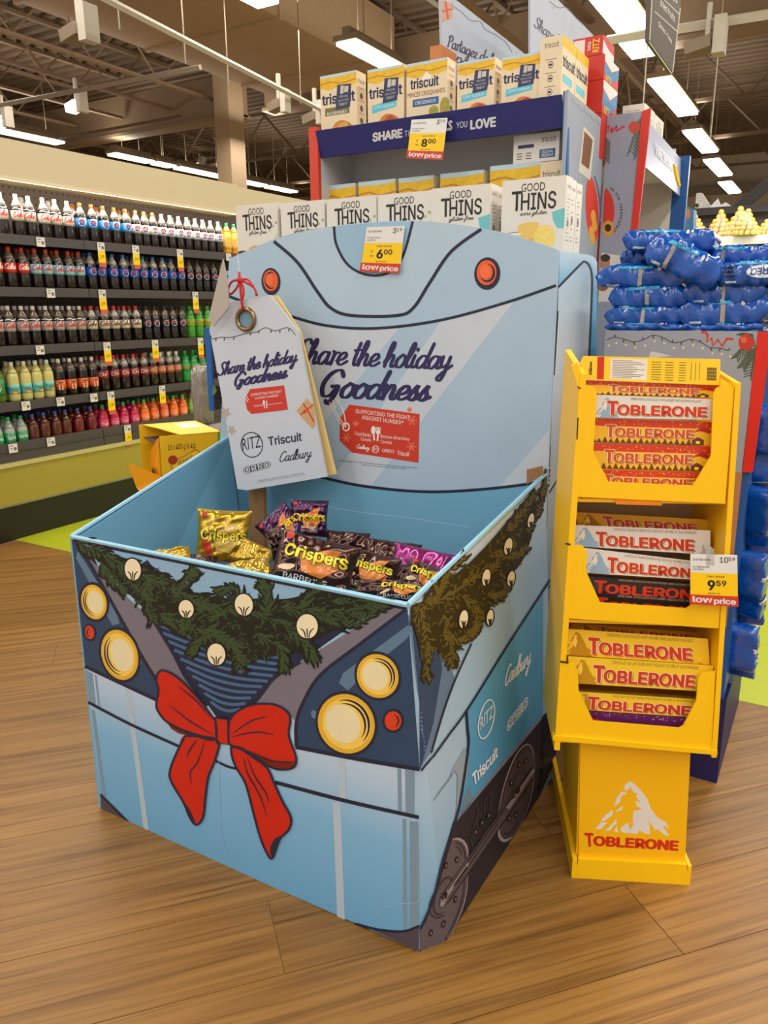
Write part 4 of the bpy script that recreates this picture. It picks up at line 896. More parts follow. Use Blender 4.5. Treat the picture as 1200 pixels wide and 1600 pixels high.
def crisp(px, py, y, wpx, hpx, roll, tilt, kind, label, seed, art='crispers', yaw=0, group=None, t=.05):
    C = ony(px, py, y); dep = -(ROT.transposed() @ (C-CAM)).z; sc = dep/FPX
    w, h = wpx*sc, hpx*sc
    r = bag_root('chip_bag', label, 'chips', C, wpx, hpx, roll, tilt, sc, group, yaw)
    g, sf = pillow(w, h, t, seed); b1, tx = FOIL[kind]
    part(r, 'foil_pouch', g, foil(b1), smooth=True, local=True)
    cr_ = Print()
    for sy in (-1, 1):
        for k in range(3): cr_.stroke([(-w*.46, sy*h*(.485-.012*k)), (w*.46, sy*h*(.485-.012*k))], h*.004, smooth=False)
    if art:
        x0 = -w*.38
        P = Print(); P.poly([(-w*.12, -h*.25), (w*.12, -h*.30), (w*.30, -h*.05), (w*.22, h*.15), (w*.28, h*.30), (w*.10, h*.24), (-w*.02, h*.14), (-w*.2, h*.10)])
        P.build(r, 'cracker_picture', m((214, 122, 34) if kind != 'gold' else (214, 176, 84), .4, coat=.5, bump=.2, bscale=120, name='cracker_print'), sf, 1, True, gap=.0009)
        if kind == 'gold':
            Print().ell(-w*.28, -h*.2, w*.07, h*.16, 20).build(r, 'ketchup_picture', m((190, 52, 28), .4), sf, 1, True, gap=.0012)
        if kind == 'brown':
            Print().ell(-w*.30, -h*.22, w*.10, h*.06, 15).build(r, 'dip_picture', m((226, 196, 160), .4), sf, 2, True, gap=.0008)
        q = U(-w*.40, -h*.12, w*.40, h*.14) if kind in ('gold', 'purple') else U(-w*.38, -h*.08, w*.38, h*.22)
        P = Print(); P.text('Crispers', q, .16); P.build(r, 'lettering_edge', m((44, 30, 14), .4), sf, 3, True, gap=.0008)
        P = Print(); P.text('Crispers', q, .07); P.build(r, 'lettering', m(tx, .35, name='crisp_yellow'), sf, 4, True, gap=.0008)
        if kind == 'brown' : P = Print(); P.text('BARBECUE', U(-w*.32, -h*.42, w*.2, -h*.32), .03); P.build(r, 'flavour_lettering', white, sf, 3, True, gap=.0008)
        if kind == 'purple': P = Print(); P.text('ALL DRESSED', U(-w*.2, -h*.26, w*.22, -h*.18), .03); P.text('ASSAISONNEES', U(-w*.2, -h*.36, w*.22, -h*.29), .02); P.build(r, 'flavour_lettering', white, sf, 3, True, gap=.0008)
        Print().ell(-w*.36, h*.38, w*.05, w*.05).build(r, 'brand_seal', m((180, 40, 36), .4), sf, 2, True, gap=.0008)
    cr_.build(r, 'seal_crimp', m(tuple(min(255, int(c*1.15+16)) for c in b1), .3, metal=.5), sf, 1, True, gap=.0008)
    return r
B_ = 'chip bags loose in the bin'
crisp(349, 838, 1.80, 84, 84, -7, 12, 'gold', 'upright gold foil bag of round crisps with yellow name, standing against the left wall', 11)
crisp(268, 872, 1.56, 62, 36, 6, 58, 'gold', 'gold foil bag lying flat near the left front rim', 12, None)
crisp(384, 893, 1.52, 84, 36, 8, 55, 'gold', 'gold foil bag lying flat in front of the upright gold bag', 13, None)
crisp(398, 868, 1.78, 60, 40, -30, 40, 'gold', 'gold foil bag half hidden right of the upright gold bag', 14, None)
crisp(483, 810, 2.00, 60, 58, -4, 14, 'purple', 'upright purple foil bag with white flavour words at the back of the bin', 15)
crisp(441, 826, 1.93, 62, 62, 38, 20, 'purple', 'purple foil bag leaning left behind the big dark bag', 16)
crisp(492, 880, 1.62, 132, 84, -17, 32, 'brown', 'large dark brown barbecue crisp bag lying on top at the front', 17, t=.06)
crisp(577, 893, 1.74, 92, 66, -16, 34, 'brown', 'dark brown bag with orange cracker just right of the large barbecue bag', 18)
crisp(612, 866, 1.98, 92, 44, -8, 36, 'brown', 'dark brown bag at the back centre of the bin', 19, None)
crisp(543, 848, 2.02, 70, 36, -6, 30, 'brown', 'dark brown bag tucked behind the large barbecue bag', 20, None)
crisp(666, 880, 1.97, 112, 46, -12, 32, 'magenta', 'shiny magenta foil bag at the right back corner', 21, None)
crisp(668, 906, 1.72, 78, 50, -22, 40, 'brown', 'dark brown bag with orange crackers near the right rim', 22)
crisp(634, 903, 1.80, 60, 44, 14, 44, 'brown', 'crumpled dark bag in the middle of the right heap', 23, None)
crisp(628, 926, 1.52, 84, 34, -8, 48, 'brown', 'dark brown bag pressed against the front rim, cracker print showing', 24)
crisp(585, 922, 1.50, 60, 30, -8, 50, 'brown', 'dark foil bag beside the front rim right of the barbecue bag', 29, None)
crisp(436, 848, 1.75, 34, 52, 14, 10, 'brown', 'dark foil bag edge standing behind the large barbecue bag', 25, None)
crisp(300, 880, 1.66, 80, 32, -8, 60, 'brown', 'dark brown bag lying behind the flat gold bags', 26, None)
R = random.Random(4); k = 0
for i in range(5):
    for j in range(2):
        x, y = -1.62+i*.17+.05*(j % 2), 1.53+j*.36
        o = bag_root('chip_bag', 'dark foil bag in the lower layer of the bin, mostly covered', 'chips', Vector((x, y, .57+.05*(i % 2)+.045*(i/5))), 0, 0, R.uniform(0, 360), 84, 0, 'covered chip bags under the top layer')
        g, sf = pillow(.21, .27, .05, 40+k, 10, 12); k += 1
        part(o, 'foil_pouch', g, foil(FOIL['brown'][0] if (i+j) % 3 else FOIL['gold'][0]), smooth=True, local=True)

# ================================================================== CRACKER BOXES BEHIND
def fb(TL, BR, y, d, name, label, cat, group, mat, side=None):
    a, b = ony(TL[0], TL[1], y), ony(BR[0], BR[1], y)
    x0, x1, z1, z0 = a.x, b.x, a.z, b.z
    t = thing(name, label, cat, ((x0+x1)/2, y+d/2, z0), group=group)
    part(t, 'carton', box(x0, x1, y, y+d, z0, z1), mat)
    return t, uvs((x0, y, z0), (x1-x0, 0, 0), (0, 0, z1-z0)), uvs((x1, y, z0), (0, d, 0), (0, 0, z1-z0)), (x1-x0, z1-z0, d)
cartonw = m((220, 214, 204), .5, name='white_carton'); cartonc = m((226, 208, 176), .5, name='cream_carton')
def bx(t, fs, pieces, side=False):
    for nm, pr, mt, ly in pieces: pr.build(t, nm, mt, fs, ly)
def goodthins(TL, BR, y, d, label, group=None, words='gluten free', food='chips', rows=True):
    t, f, s, (w, h, _) = fb(TL, BR, y, d, 'cracker_box', label, 'cracker box', group, cartonw)
    p = Print(); p.text('GOOD', U(.31, .845, .68, .945), .01); p.text('T', U(.16, .62, .33, .86), .05); p.text('HINS', U(.31, .62, .86, .83), .05)
    p.script(words, (.30, .565), (.72, .565), .03, .008, up=(0, .026), pen=.3)
    p.build(t, 'lettering', m((38, 30, 26), .5, name='brown_black'), f, 2)
    g = Print(); g.poly([(.28, .36), (.42, .40), (.55, .38), (.74, .41), (.78, .35), (.70, .22), (.5, .12), (.32, .18)]); g.build(t, 'chip_picture', m((222, 160, 44), .5, bump=.3, bscale=80, name='chip_print'), f, 1)
    if food == 'stack':
        g = Print()
        for k in range(6): g.ell(.44, .30+.028*k, .17, .035, 4)
        g.build(t, 'cracker_stack', m((228, 190, 96), .5, name='cracker_a'), f, 2)
        Print().ell(.70, .27, .17, .16, 10).build(t, 'cracker_picture', m((236, 206, 110), .5, bump=.2, bscale=90, name='cracker_b'), f, 3)
        Print().ell(.22, .33, .14, .035).build(t, 'dip_bowl', m((84, 50, 36), .5), f, 2); Print().ell(.22, .337, .12, .02).build(t, 'dip', white, f, 3)
        Print().poly([(.80, .58), (1.0, .62), (1.0, .38), (.9, .38), (.83, .47)]).build(t, 'bowl_picture', m((110, 186, 190), .5, name='teal_print'), f, 2)
    else:
        Print().ell(.12, .30, .12, .03).build(t, 'dip_bowl', m((70, 44, 36), .5), f, 2)
        g = Print()
        for k in range(4): g.ell(.90+.02*math.sin(k*2.2), .42-.07*k, .045, .05, 20)
        g.build(t, 'corn_picture', m((224, 186, 62), .5), f, 2); Print().poly([(.84, .36), (.99, .62), (.995, .30)]).build(t, 'husk_picture', m((196, 200, 150), .5), f, 1)
        h_ = Print(); h_.ell(.88, .66, .02, .02).ell(.96, .71, .03, .025).ell(.80, .60, .02, .014); h_.build(t, 'seed_picture', m((170, 172, 128), .5), f, 1)
    p = Print()
    for k in range(13): p.stroke([(.25, .78-.045*k), (.25+.5*(.5+.5*math.sin(k*1.7)**2), .78-.045*k)], .008, smooth=False)
    p.text('GOOD THINS', U(.2, .86, .8, .90)); p.ell(.5, .45, .16, .05) if food == 'stack' else None
    p.build(t, 'side_print', m((120, 112, 104), .5), s, 1)
    return t
YG_ = 2.40
xs = [(368, 322, 438, 385), (438, 318, 510, 385), (510, 312, 590, 380), (590, 305, 675, 375), (675, 295, 765, 375), (785, 283, 880, 385)]
GT = [('white cracker box with corn picture, leftmost of the front row on the bin top', 'gluten free', 'chips'), ('white cracker box second from the left in the front row', 'gluten free', 'chips'),
      ('white cracker box third from the left, just left of the price card', 'gluten free', 'chips'), ('white cracker box behind the price card, fourth from the left', 'gluten free', 'chips'),
      ('white cracker box with teal bowl, fifth from the left in the front row', 'gluten free', 'stack'), ('white cracker box with a stack of round crackers, rightmost of the front row', 'sans gluten', 'stack')]
for (x0, y0, x1, y1), (lb, wd, fd) in zip(xs, GT):
    a = ony(x0, y0, YG_); b = ony(x1, y0, YG_); zb = 1.648
    q = ony(x1, y0, YG_); 
    # bottom pixel row that reaches the bin top
    qb = pix(Vector((q.x, YG_, zb)))
    goodthins((x0, y0), (x1-1, qb[1]), YG_, .062, lb, None, wd, fd)
ra = ony(785, 283, YG_); rb_ = ony(879, 283, YG_)
for k in range(2):
    y = YG_+.066*(k+1)
    for (xa, xb_, z1), lb in (((ra.x, rb_.x, ra.z), ('white box right behind the rightmost front cracker box', 'third white box deep at the right end of the cracker row')[k]), ((ony(675, 295, YG_).x, ony(764, 295, YG_).x, ony(675, 295, YG_).z), ('white box right behind the fifth front cracker box', 'third white box deep behind the fifth cracker box')[k])):
        t = thing('cracker_box', lb, 'cracker box', (xa, y, 1.648)); part(t, 'carton', box(xa+.004*k, xb_+.004, y, y+.062, 1.648, z1-.004*k), cartonw)
        p = Print()
        for j in range(12): p.stroke([(.2, .8-.05*j), (.25+.5*math.sin(j*2.1)**2, .8-.05*j)], .01, smooth=False)
        p.ell(.5, .5, .16, .05).text('GOOD THINS', U(.15, .86, .85, .9))
        p.build(t, 'side_print', m((110, 92, 80), .5), uvs((xb_+.004, y, 1.648), (0, .062, 0), (0, 0, z1-1.648)), 1)

# ---- the snack display
YS = 2.95; SY = plane((0, YS, 0), (0, -1, 0)); xl = ony(500, 207, YS).x; xr = ony(882, 155, YS).x; zt = ony(500, 207, YS).z; zb = ony(500, 247, YS).z
snack = thing('snack_display', 'white cardboard shelf display with a navy strip reading SHARE THE SNACKS YOU LOVE', 'display stand', ((xl+xr)/2, YS+.25, 0))
cardb = m((200, 200, 204), .6, name='display_board')
part(snack, 'header_strip', plate([Vector((xl, YS-.035, zt)), Vector((xr, YS-.035, zt)), Vector((xr, YS+.0, zb)), Vector((xl, YS+.0, zb))], (0, .012, 0)), m((36, 38, 108), .45, var=.1, scale=40, name='navy_strip'))
SP = plane((xl, YS-.035, zt), Vector((1, 0, 0)).cross(Vector((0, .035, zb-zt))))
p = Print(); p.text('SHARE', [(582, 222), (629, 215), (629, 200.5), (582, 207.5)], .15); p.text('LOVE', [(734.7, 203), (775, 198), (775, 182), (734.7, 187.6)], .15); p.text('SNACKS', [(655, 211), (707, 203.5), (707, 187.5), (655, 195)], .14)
p.text('THE', [(632, 214), (650, 211.5), (650, 202), (632, 204.5)], .01); p.text('YOU', [(713, 201), (730, 198.5), (730, 188.5), (713, 191)], .01)
p.build(snack, 'strip_lettering', white, SP, 2)
D2 = .28
part(snack, 'upright', box(xl-.045, xl-.0, YS-.02, YS+.0, 0, zt+.02), m((206, 62, 40), .5, name='red_edge'), 'orange red left edge')
part(snack, 'upright', ppx([(880, 143), (888, 140), (886, 285), (877, 285)], plane((0, YS-.04, 0), (0, -1, 0)), .02), m((30, 98, 160), .5, name='blue_edge'), 'blue right edge')
part(snack, 'shelf', box(xl, xr, YS, YS+D2, zt-.03, zt-.02), cardb); zl = 1.66
part(snack, 'shelf', box(xl, xr, YS, YS+D2, zl-.012, zl), cardb)
part(snack, 'back_panel', box(xl, xr, YS+D2-.01, YS+D2, 0, zt), cardb)
part(snack, 'left_panel', box(xl-.012, xl, YS, YS+D2, 0, zt), cardb)
SX = xr+.03; SPN = plane((SX, 0, 0), (1, 0, 0))
yb_ = onx(945, 190, SX).y
sidep = part(snack, 'side_panel', plate([Vector((SX, YS-.03, 0)), SPN(888, 141)[0], SPN(945, 190)[0], Vector((SX, yb_, 0))], (-.012, 0, 0)), m((150, 158, 176), .5, name='panel_grey_blue'))
p = Print()
for k, (x, y) in enumerate(((893, 152), (903, 162), (912, 168), (922, 178), (932, 186), (940, 194))): p.stroke([(x, y), (x+3, y+8), (x+8, y+12)], .8)
p.build(snack, 'string_light_print', m((110, 112, 124), .5), SPN, 1)
Print().poly([(912, 197), (929, 216), (922, 282), (904, 268)]).build(snack, 'photo_print', m((206, 200, 190), .5), SPN, 2)
Print().poly([(913, 205), (926, 219), (920, 265), (908, 255)]).build(snack, 'photo_picture', m((120, 82, 52), .5, var=.5, scale=60), SPN, 3)
Print().ell(925, 328, 10, 52, -3).build(snack, 'red_disc_print', m((204, 58, 42), .5), SPN, 1)
q = Print()
for x, y in ((927, 338), (929, 352), (924, 363), (926, 372)): q.ell(x, y, 4, 10, -3)
q.build(snack, 'cracker_print', m((220, 160, 60), .5), SPN, 2, split=True)
Print().stroke([(929, 275), (935, 300), (938, 330), (936, 352)], 2).build(snack, 'arc_lettering', m((50, 84, 140), .5), SPN, 1)
Print().poly([(924, 520), (945, 518), (944, 556), (922, 556)]).build(snack, 'green_disc_print', m((22, 92, 40), .5), SPN, 1)
p = Print(); p.text('uit', [(926, 546), (934, 544), (934, 534), (926, 536)], .02); p.text('n to d', [(930, 513), (944, 513), (944, 507), (930, 506)], .01); p.build(snack, 'panel_lettering', black, SPN, 2)
# triscuit boxes on top
def tri(TL, BR, y, d, label, kind='cyan', group=None):
    t, f, s, (w, h, dd) = fb(TL, BR, y, d, 'cracker_box', label, 'cracker box', group, cartonc)
    Print().poly([(0, .80), (0, 1), (1, 1), (1, .80), (.75, .76), (.5, .79), (.25, .75)], False).build(t, 'field_print', m((226, 182, 26), .5, var=.25, scale=50, name='field_yellow'), f, 1)
    Print().poly([(0, .955), (0, 1), (1, 1), (1, .965), (.5, .95)]).build(t, 'sky_print', m((184, 206, 214), .5), f, 2)
    Print().stroke([(0, .86), (.3, .88), (.6, .84), (1, .87)], .02).build(t, 'furrow_print', m((190, 130, 40), .5), f, 2)
    p = Print()
    if kind == 'fr': p.text('triscuit', U(.10, .58, .80, .75), .08)
    else: p.text('triscuit', U(.04, .52, .96, .70), .09)
    p.build(t, 'name_lettering', m((36, 46, 88), .5, name='navy_print'), f, 3)
    if kind == 'fr':
        p = Print(); p.text('MINCES CROQUANTS', U(.03, .44, .95, .53), .01); p.build(t, 'flavour_lettering', m((120, 70, 40), .5), f, 3)
        Print().poly(U(.16, .29, .80, .41)).build(t, 'flavour_band', m((30, 92, 150), .5), f, 3); p = Print(); p.text('ORIGINAUX', U(.22, .32, .74, .38), .03); p.build(t, 'band_lettering', white, f, 4)
        Print().poly([(.38, .74), (.5, .84), (.62, .74), (.6, .70), (.4, .70)]).build(t, 'crest_print', m((236, 232, 220), .5), f, 2)
        g = Print(); g.ell(.68, .18, .12, .09).ell(.95, .22, .12, .16); g.build(t, 'food_picture', m((160, 150, 60), .5, var=.4, scale=80), f, 2, split=True)
    else:
        bc = (86, 190, 214) if kind == 'cyan' else (112, 110, 58)
        Print().poly([(.12, .28), (.80, .34), (.80, .47), (.12, .41)] if kind == 'cyan' else U(.12, .34, .80, .47)).build(t, 'flavour_band', m(bc, .5), f, 2)
        p = Print(); p.text('LOW SODIUM' if kind == 'cyan' else 'ROSEMARY', U(.18, .35, .74, .40), .03); p.build(t, 'band_lettering', white, f, 3)
        bq = [(.42, .42), (.82, .44), (.86, .80), (.48, .82)]
        Print().poly(bq).build(t, 'badge', m((38, 44, 86), .4, name='badge_navy'), f, 4)
        p = Print(); p.poly(sq(bq, .25, .62, .48, .95)); p.poly(sq(bq, .52, .66, .82, .92)); p.text('DIPS LIKE', sq(bq, .2, .46, .8, .55), .02); p.text('MADE FOR TOPPING', sq(bq, .12, .30, .88, .38)); p.text('TURNED UP', sq(bq, .2, .12, .8, .24), .02)
        p.build(t, 'badge_print', m((196, 190, 180), .5), f, 5)
        g = Print(); R = random.Random(int(TL[0]))
        g2 = Print(); g2.ell(.60, .13, .15, .075, 12)
        g2.build(t, 'topping_picture', m((176, 66, 26) if kind == 'cyan' else (214, 160, 60), .5, var=.4, scale=120, bump=.2), f, 3)
        g.poly([(.30, .02), (.34, .16), (.50, .24), (.70, .22), (.86, .14), (.88, .03)], True)
        g.build(t, 'food_picture', m((206, 116, 40) if kind == 'cyan' else (196, 130, 50), .5, var=.5, scale=90, bump=.2), f, 2)
    p = Print(); p.text('triscuit', U(.15, .82, .85, .89), .01); p.ell(.5, .62, .16, .05).ell(.5, .42, .16, .05).ell(.5, .22, .16, .05)
    for z in (.74, .54, .34, .14): p.stroke([(.2, z), (.8, z)], .008, smooth=False)
    p.build(t, 'side_print', m((92, 82, 76), .5), s, 1)
    return t
def zrow(y, z, x): return pix(Vector((x, y, z)))[1]
TB = zt-.02
YT = YS-.0+.01
def top_tri(x0, y0, x1, label, kind, dy=0):
    y = YT+dy; a = ony(x0, y0, y); return tri((x0, y0), (x1, zrow(y, TB, ony(x1, y0, y).x)), y, .075, label, kind)
top_tri(500, 120, 558, 'cream cracker box with navy badge, leftmost on the navy shelf strip', 'olive')
top_tri(574, 110, 631, 'cream cracker box with cyan band, second from the left above the navy strip', 'cyan')
top_tri(635, 101, 698, 'cream cracker box with French wording and no badge, above the navy strip', 'fr')
top_tri(715, 99, 771, 'cream cracker box with cyan band, right of the French worded box', 'cyan')
top_tri(785, 91, 843, 'cream cracker box with cyan band, left of the box turned sideways', 'cyan')
# box turned side-on plus the one behind it
for k in range(2):
    y = YT-.01+.165*k; a = ony(845, 60, YT-.01); x0 = a.x; x1 = ony(880, 52, YT-.01).x; z1 = a.z
    t = thing('cracker_box', ('cream cracker box turned sideways at the right end above the navy strip', 'cream cracker box behind the sideways box, its face towards the aisle')[k], 'cracker box', ((x0+x1)/2, y, TB))
    part(t, 'carton', box(x0, x1, y, y+.16, TB, z1), cartonc)
    f = uvs((x0, y, TB), (x1-x0, 0, 0), (0, 0, z1-TB)); s = uvs((x1, y, TB), (0, .16, 0), (0, 0, z1-TB))
    if k == 0:
        p = Print(); p.text('triscuit', U(.2, .84, .84, .92), .01)
        for z in (.62, .42, .22): p.arc(.5, z-.03, .12, .045, .012); p.stroke([(.42, z-.03), (.58, z-.03)], .03, smooth=False); p.stroke([(.25, z+.05), (.75, z+.05)], .008, smooth=False)
        p.build(t, 'front_print', m((62, 56, 70), .5), f, 1)
    Print().poly(U(0, .84, 1, 1)).build(t, 'field_print', m((226, 182, 26), .5, var=.25, scale=50, name='field_yellow'), s, 1)
    p = Print(); p.text('triscuit', U(.06, .56, .96, .74), .09); p.build(t, 'name_lettering', m((36, 46, 88), .5, name='navy_print'), s, 2)
    Print().poly(U(.1, .34, .8, .46)).build(t, 'flavour_band', m((110, 196, 214), .5), s, 2)
# lower shelf: tops of boxes show over the front row
def low_tri(x0, y0, x1, label, kind='cyan'):
    y = YS+.06; a = ony(x0, y0, y); tri((x0, y0), (x1, zrow(y, zl, ony(x1, y0, y).x)), y, .075, label, kind)
low_tri(504, 291, 557, 'cream cracker box on the lower shelf, leftmost, badge just visible')
low_tri(560, 285, 618, 'cream cracker box on the lower shelf, second from the left', 'fr')
low_tri(623, 279, 676, 'cream cracker box on the lower shelf, third from the left')
low_tri(688, 272, 752, 'cream cracker box on the lower shelf, fourth from the left')
low_tri(766, 260, 838, 'cream cracker box on the lower shelf, fifth from the left')
y = YS+.06
t, f, s, _ = fb((841, 254), (874, zrow(y, zl, ony(874, 254, y).x)), y, .075, 'cracker_box', 'plain cream cracker box end on the lower shelf beside the blue upright', 'cracker box', None, cartonc)
zs_ = ony(841, 254, y).z
p = Print(); p.text('triscuit', U(.2, .84, .85, .92), .01); p.build(t, 'front_print', m((62, 56, 70), .5), f, 1)
a = ony(803, 213, y); b = ony(875, 203, y)
t = thing('cracker_case', 'white cracker case lying flat on the lower shelf boxes', 'cracker box', (a.x, y, zs_+.001)); x0, x1 = a.x, b.x; z1 = a.z
part(t, 'carton', box(x0, x1, y, y+.2, zs_+.002, z1), m((222, 216, 210), .5, name='white_carton'))
f = uvs((x0, y, zs_+.002), (x1-x0, 0, 0), (0, 0, z1-zs_))
p = Print(); p.text('triscuit', U(.62, .66, .92, .86), .01)
for i in range(2):
    for j in range(3): p.stroke([(.08+.2*i, .34-.09*j), (.2+.2*i, .34-.09*j)], .03, smooth=False)
p.build(t, 'front_print', m((62, 56, 70), .5), f, 1); p = Print(); p.poly(U(.1, .52, .45, .64)); p.build(t, 'navy_band', m((36, 46, 88), .5), f, 1)
Print().poly(U(.58, .12, .92, .42)).build(t, 'blue_band', m((32, 84, 136), .5), f, 1); p = Print(); p.text('ORIGINAL', U(.62, .28, .88, .38), .02); p.text('ORIGINAUX', U(.62, .16, .88, .26), .02); p.build(t, 'band_lettering', white, f, 2)
# ritz boxes stacked behind
redc = m((196, 40, 30), .4, name='red_carton'); YR = 3.33
def ritz(TLx, TLy, x1, zb, d, label, y=YR):
    a = ony(TLx, TLy, y); b = ony(x1, TLy, y); t = thing('cracker_box', label, 'cracker box', ((a.x+b.x)/2, y, zb)); z1 = a.z
    part(t, 'carton', box(a.x, b.x, y, y+d, zb, z1), redc); f = uvs((a.x, y, zb), (b.x-a.x, 0, 0), (0, 0, z1-zb)); s = uvs((b.x, y, zb), (0, d, 0), (0, 0, z1-zb))
    Print().poly([(.0, .02), (.3, .0), (.55, .35), (.9, .6), (1, .75), (1, .95), (.7, .9), (.2, .5), (0, .6)]).build(t, 'blue_swoosh', m((60, 130, 180), .5), s, 1)
    Print().poly([(0, .55), (.4, .75), (1, .96), (1, 1), (0, 1)]).build(t, 'white_swoosh', m((220, 214, 210), .5), s, 1)
    return t, f, s, (a.x, b.x, z1)
z0r = ony(942, 190, YR).z-.03
S2z = ony(1003, 174, 3.28).z-.14
levels = [z0r+.002]
rb1 = thing('riser_box', 'red cracker carton carrying the stack behind the side panel', 'cracker box', (-1.03, YR, S2z))
part(rb1, 'carton', box(ony(905, 130, YR).x, ony(943, 130, YR).x, YR, YR+.22, S2z+.001, ony(930, 165, YR).z-.03), redc)
zz = ony(930, 165, YR).z-.028; z2 = ony(930, 125, YR).z; z3 = ony(930, 86, YR).z; z4 = ony(930, 56, YR).z
for k, (za, zb2, lb) in enumerate(((zz, z2-.002, 'red cracker box in the lower part of the stack behind the display'), (z2, z3-.002, 'red cracker box with blue swoosh, middle of the stack'))):
    xa, xb = ony(905, 130, YR).x, ony(943, 130, YR).x; t = thing('cracker_box', lb, 'cracker box', (xa, YR, za)); part(t, 'carton', box(xa, xb, YR, YR+.22, za, zb2), redc)
    s = uvs((xb, YR, za), (0, .22, 0), (0, 0, zb2-za)); Print().poly([(.0, .3), (.5, .1), (1, .5), (1, .9), (.5, .5), (0, .7)]).build(t, 'blue_swoosh', m((60, 130, 180), .5), s, 1)
    Print().poly([(0, .75), (.5, .55), (1, .92), (1, 1), (0, 1)]).build(t, 'white_swoosh', m((224, 216, 210), .5), s, 1)
    p = Print(); p.text('RITZ', U(.15, .02, .5, .26), .04); p.build(t, 'lettering', m((236, 200, 40), .5), s, 2)
xa, xb, xc = ony(896, 60, YR).x, ony(916, 60, YR).x, ony(943, 55, YR).x
t = thing('cracker_box', 'red cracker box lying on top of the stack, white nutrition panel at left', 'cracker box', (xb, YR, z3)); part(t, 'carton', box(xa, xc, YR, YR+.17, z3, z4), redc)
f = uvs((xa, YR, z3), (xc-xa, 0, 0), (0, 0, z4-z3)); s = uvs((xc, YR, z3), (0, .17, 0), (0, 0, z4-z3))
Print().poly(U(.02, .05, .40, .9)).build(t, 'nutrition_panel', m((220, 212, 206), .5), f, 1)
p = Print(); p.text('RITZ', [(.88, .15), (.88, .85), (.66, .85), (.66, .15)], .05); p.build(t, 'lettering', m((236, 200, 40), .5), f, 2); p = Print(); p.text('bits', [(.60, .3), (.60, .75), (.48, .75), (.48, .3)], .03); p.build(t, 'white_lettering', white, f, 2)
Print().poly([(0, .1), (1, .0), (1, .45), (.5, .5), (0, .75)]).build(t, 'white_swoosh', m((216, 216, 220), .5), s, 1)
solo('kraft_carton', box(ony(672, 70, 3.3).x, ony(690, 70, 3.3).x, 3.3, 3.45, ony(672, 170, 3.3).z, ony(672, 73, 3.3).z), m((190, 120, 70), .6), 'small brown carton behind the boxes, left of the first banner', 'carton', (ony(680, 90, 3.3).x, 3.3, ony(672, 170, 3.3).z))
price_card([(643, 187), (699, 184), (691, 250), (636, 247)], plane((0, YS-.05, 0), (0, -1, 0)), ('3', '79'), '8', '00', '3', 'price card on the navy shelf strip reading 8.00 low price')
price_card([(573, 355), (632, 353), (624, 427), (563, 424)], plane((0, 2.19, 0), (0, -1, 0)), ('3', '19'), '6', '00', '2', 'price card at the top of the blue train bin reading 6.00 low price')
# banners
def banner(x, pts, label, words):
    S = plane((x, 0, 0), (1, 0, 0)); t = thing('banner', label, 'sign', S(*pts[0])[0]); part(t, 'board', ppx(pts, S, .01), m((176, 184, 200), .5, name='banner_grey'))
    words(t, S); part(t, 'wire', tube([S(*pts[1])[0]+Vector((0, .05, -.05)), S(*pts[1])[0]+Vector((0, .05, 3.4))], .003, 4), trk); return t
def bw1(t, S):
    p = Print(); p.script('Partagez de la', (699, 73), (776, 105), 9, 2.4, up=(0, -10)); p.script('pour', (712, 96), (745, 112), 8, 2.4, up=(0, -9)); p.build(t, 'brush_lettering', m((40, 34, 60), .5), S, 1)
    p = Print(); p.stroke([(705, 8), (722, 20), (735, 32), (750, 34), (758, 46), (775, 55), (790, 66), (800, 82)], 1.2); p.build(t, 'string_light_print', m((90, 92, 104), .5), S, 1)
    Print().poly([(690, 0), (690, 36), (707, 28), (706, 5)]).build(t, 'gift_print', m((200, 150, 120), .5), S, 1); p = Print(); p.stroke([(691, 18), (706, 14)], 3, smooth=False).stroke([(696, 2), (700, 30)], 3, smooth=False); p.build(t, 'gift_ribbon', m((196, 70, 66), .5), S, 2)
banner(-1.66, [(688, -12), (700, -10), (830, 92), (826, 150), (692, 130)], 'grey banner with French brush lettering, left of the two above the display', bw1)
def bw2(t, S):
    p = Print(); p.script('Share the h', (835, 42), (893, 88), 9, 2.2, up=(0, -10)); p.script('Good', (846, 70), (880, 92), 8, 2.4, up=(0, -9)); p.build(t, 'brush_lettering', m((70, 70, 96), .5), S, 1)
    p = Print(); p.stroke([(858, 2), (872, 12), (885, 12), (900, 28), (915, 42)], 1.2); p.build(t, 'string_light_print', m((90, 92, 104), .5), S, 1)
banner(-1.31, [(829, -30), (860, -12), (927, 55), (922, 130), (829, 130)], 'grey banner with English brush lettering, behind the sideways cracker box', bw2)

# ---- second display facing the aisle
Y2 = max(3.28, yb_+.02); S2 = plane((0, Y2, 0), (0, -1, 0))
d2 = thing('side_display', 'grey and white cardboard display with red and blue edges behind the cookie stack', 'display stand', (-.8, Y2, 0))
pl = [S2(945, 188)[0], S2(1003, 174)[0], S2(990, 400)[0]]; xR = S2(1003, 174)[0].x
part(d2, 'front_panel', plate([Vector((SX+.004, Y2, 0)), Vector((xR, Y2, 0)), Vector((xR, Y2, pl[1].z)), Vector((SX+.004, Y2, pl[1].z))], (0, .012, 0)), m((146, 152, 170), .5, name='panel_grey_blue'))
p = Print(); p.stroke([(946, 200), (952, 196), (949, 208), (957, 199), (955, 207), (964, 197), (962, 205), (976, 197)], 3.2, smooth=False); p.build(d2, 'ribbon_print', m((200, 50, 40), .5), S2, 1)
g = Print()
R = random.Random(8)
for sx_, sy_, ex, ey in ((1003, 182, 984, 240), (1000, 200, 996, 246), (947, 215, 945, 250)):
    for k in range(12):
        u = k/12; x, y = sx_+(ex-sx_)*u, sy_+(ey-sy_)*u
        for s in (-1, 1): g.stroke([(x, y), (max(945.5, min(1001, x+s*7)), y+9)], 2, taper=True, n=2)
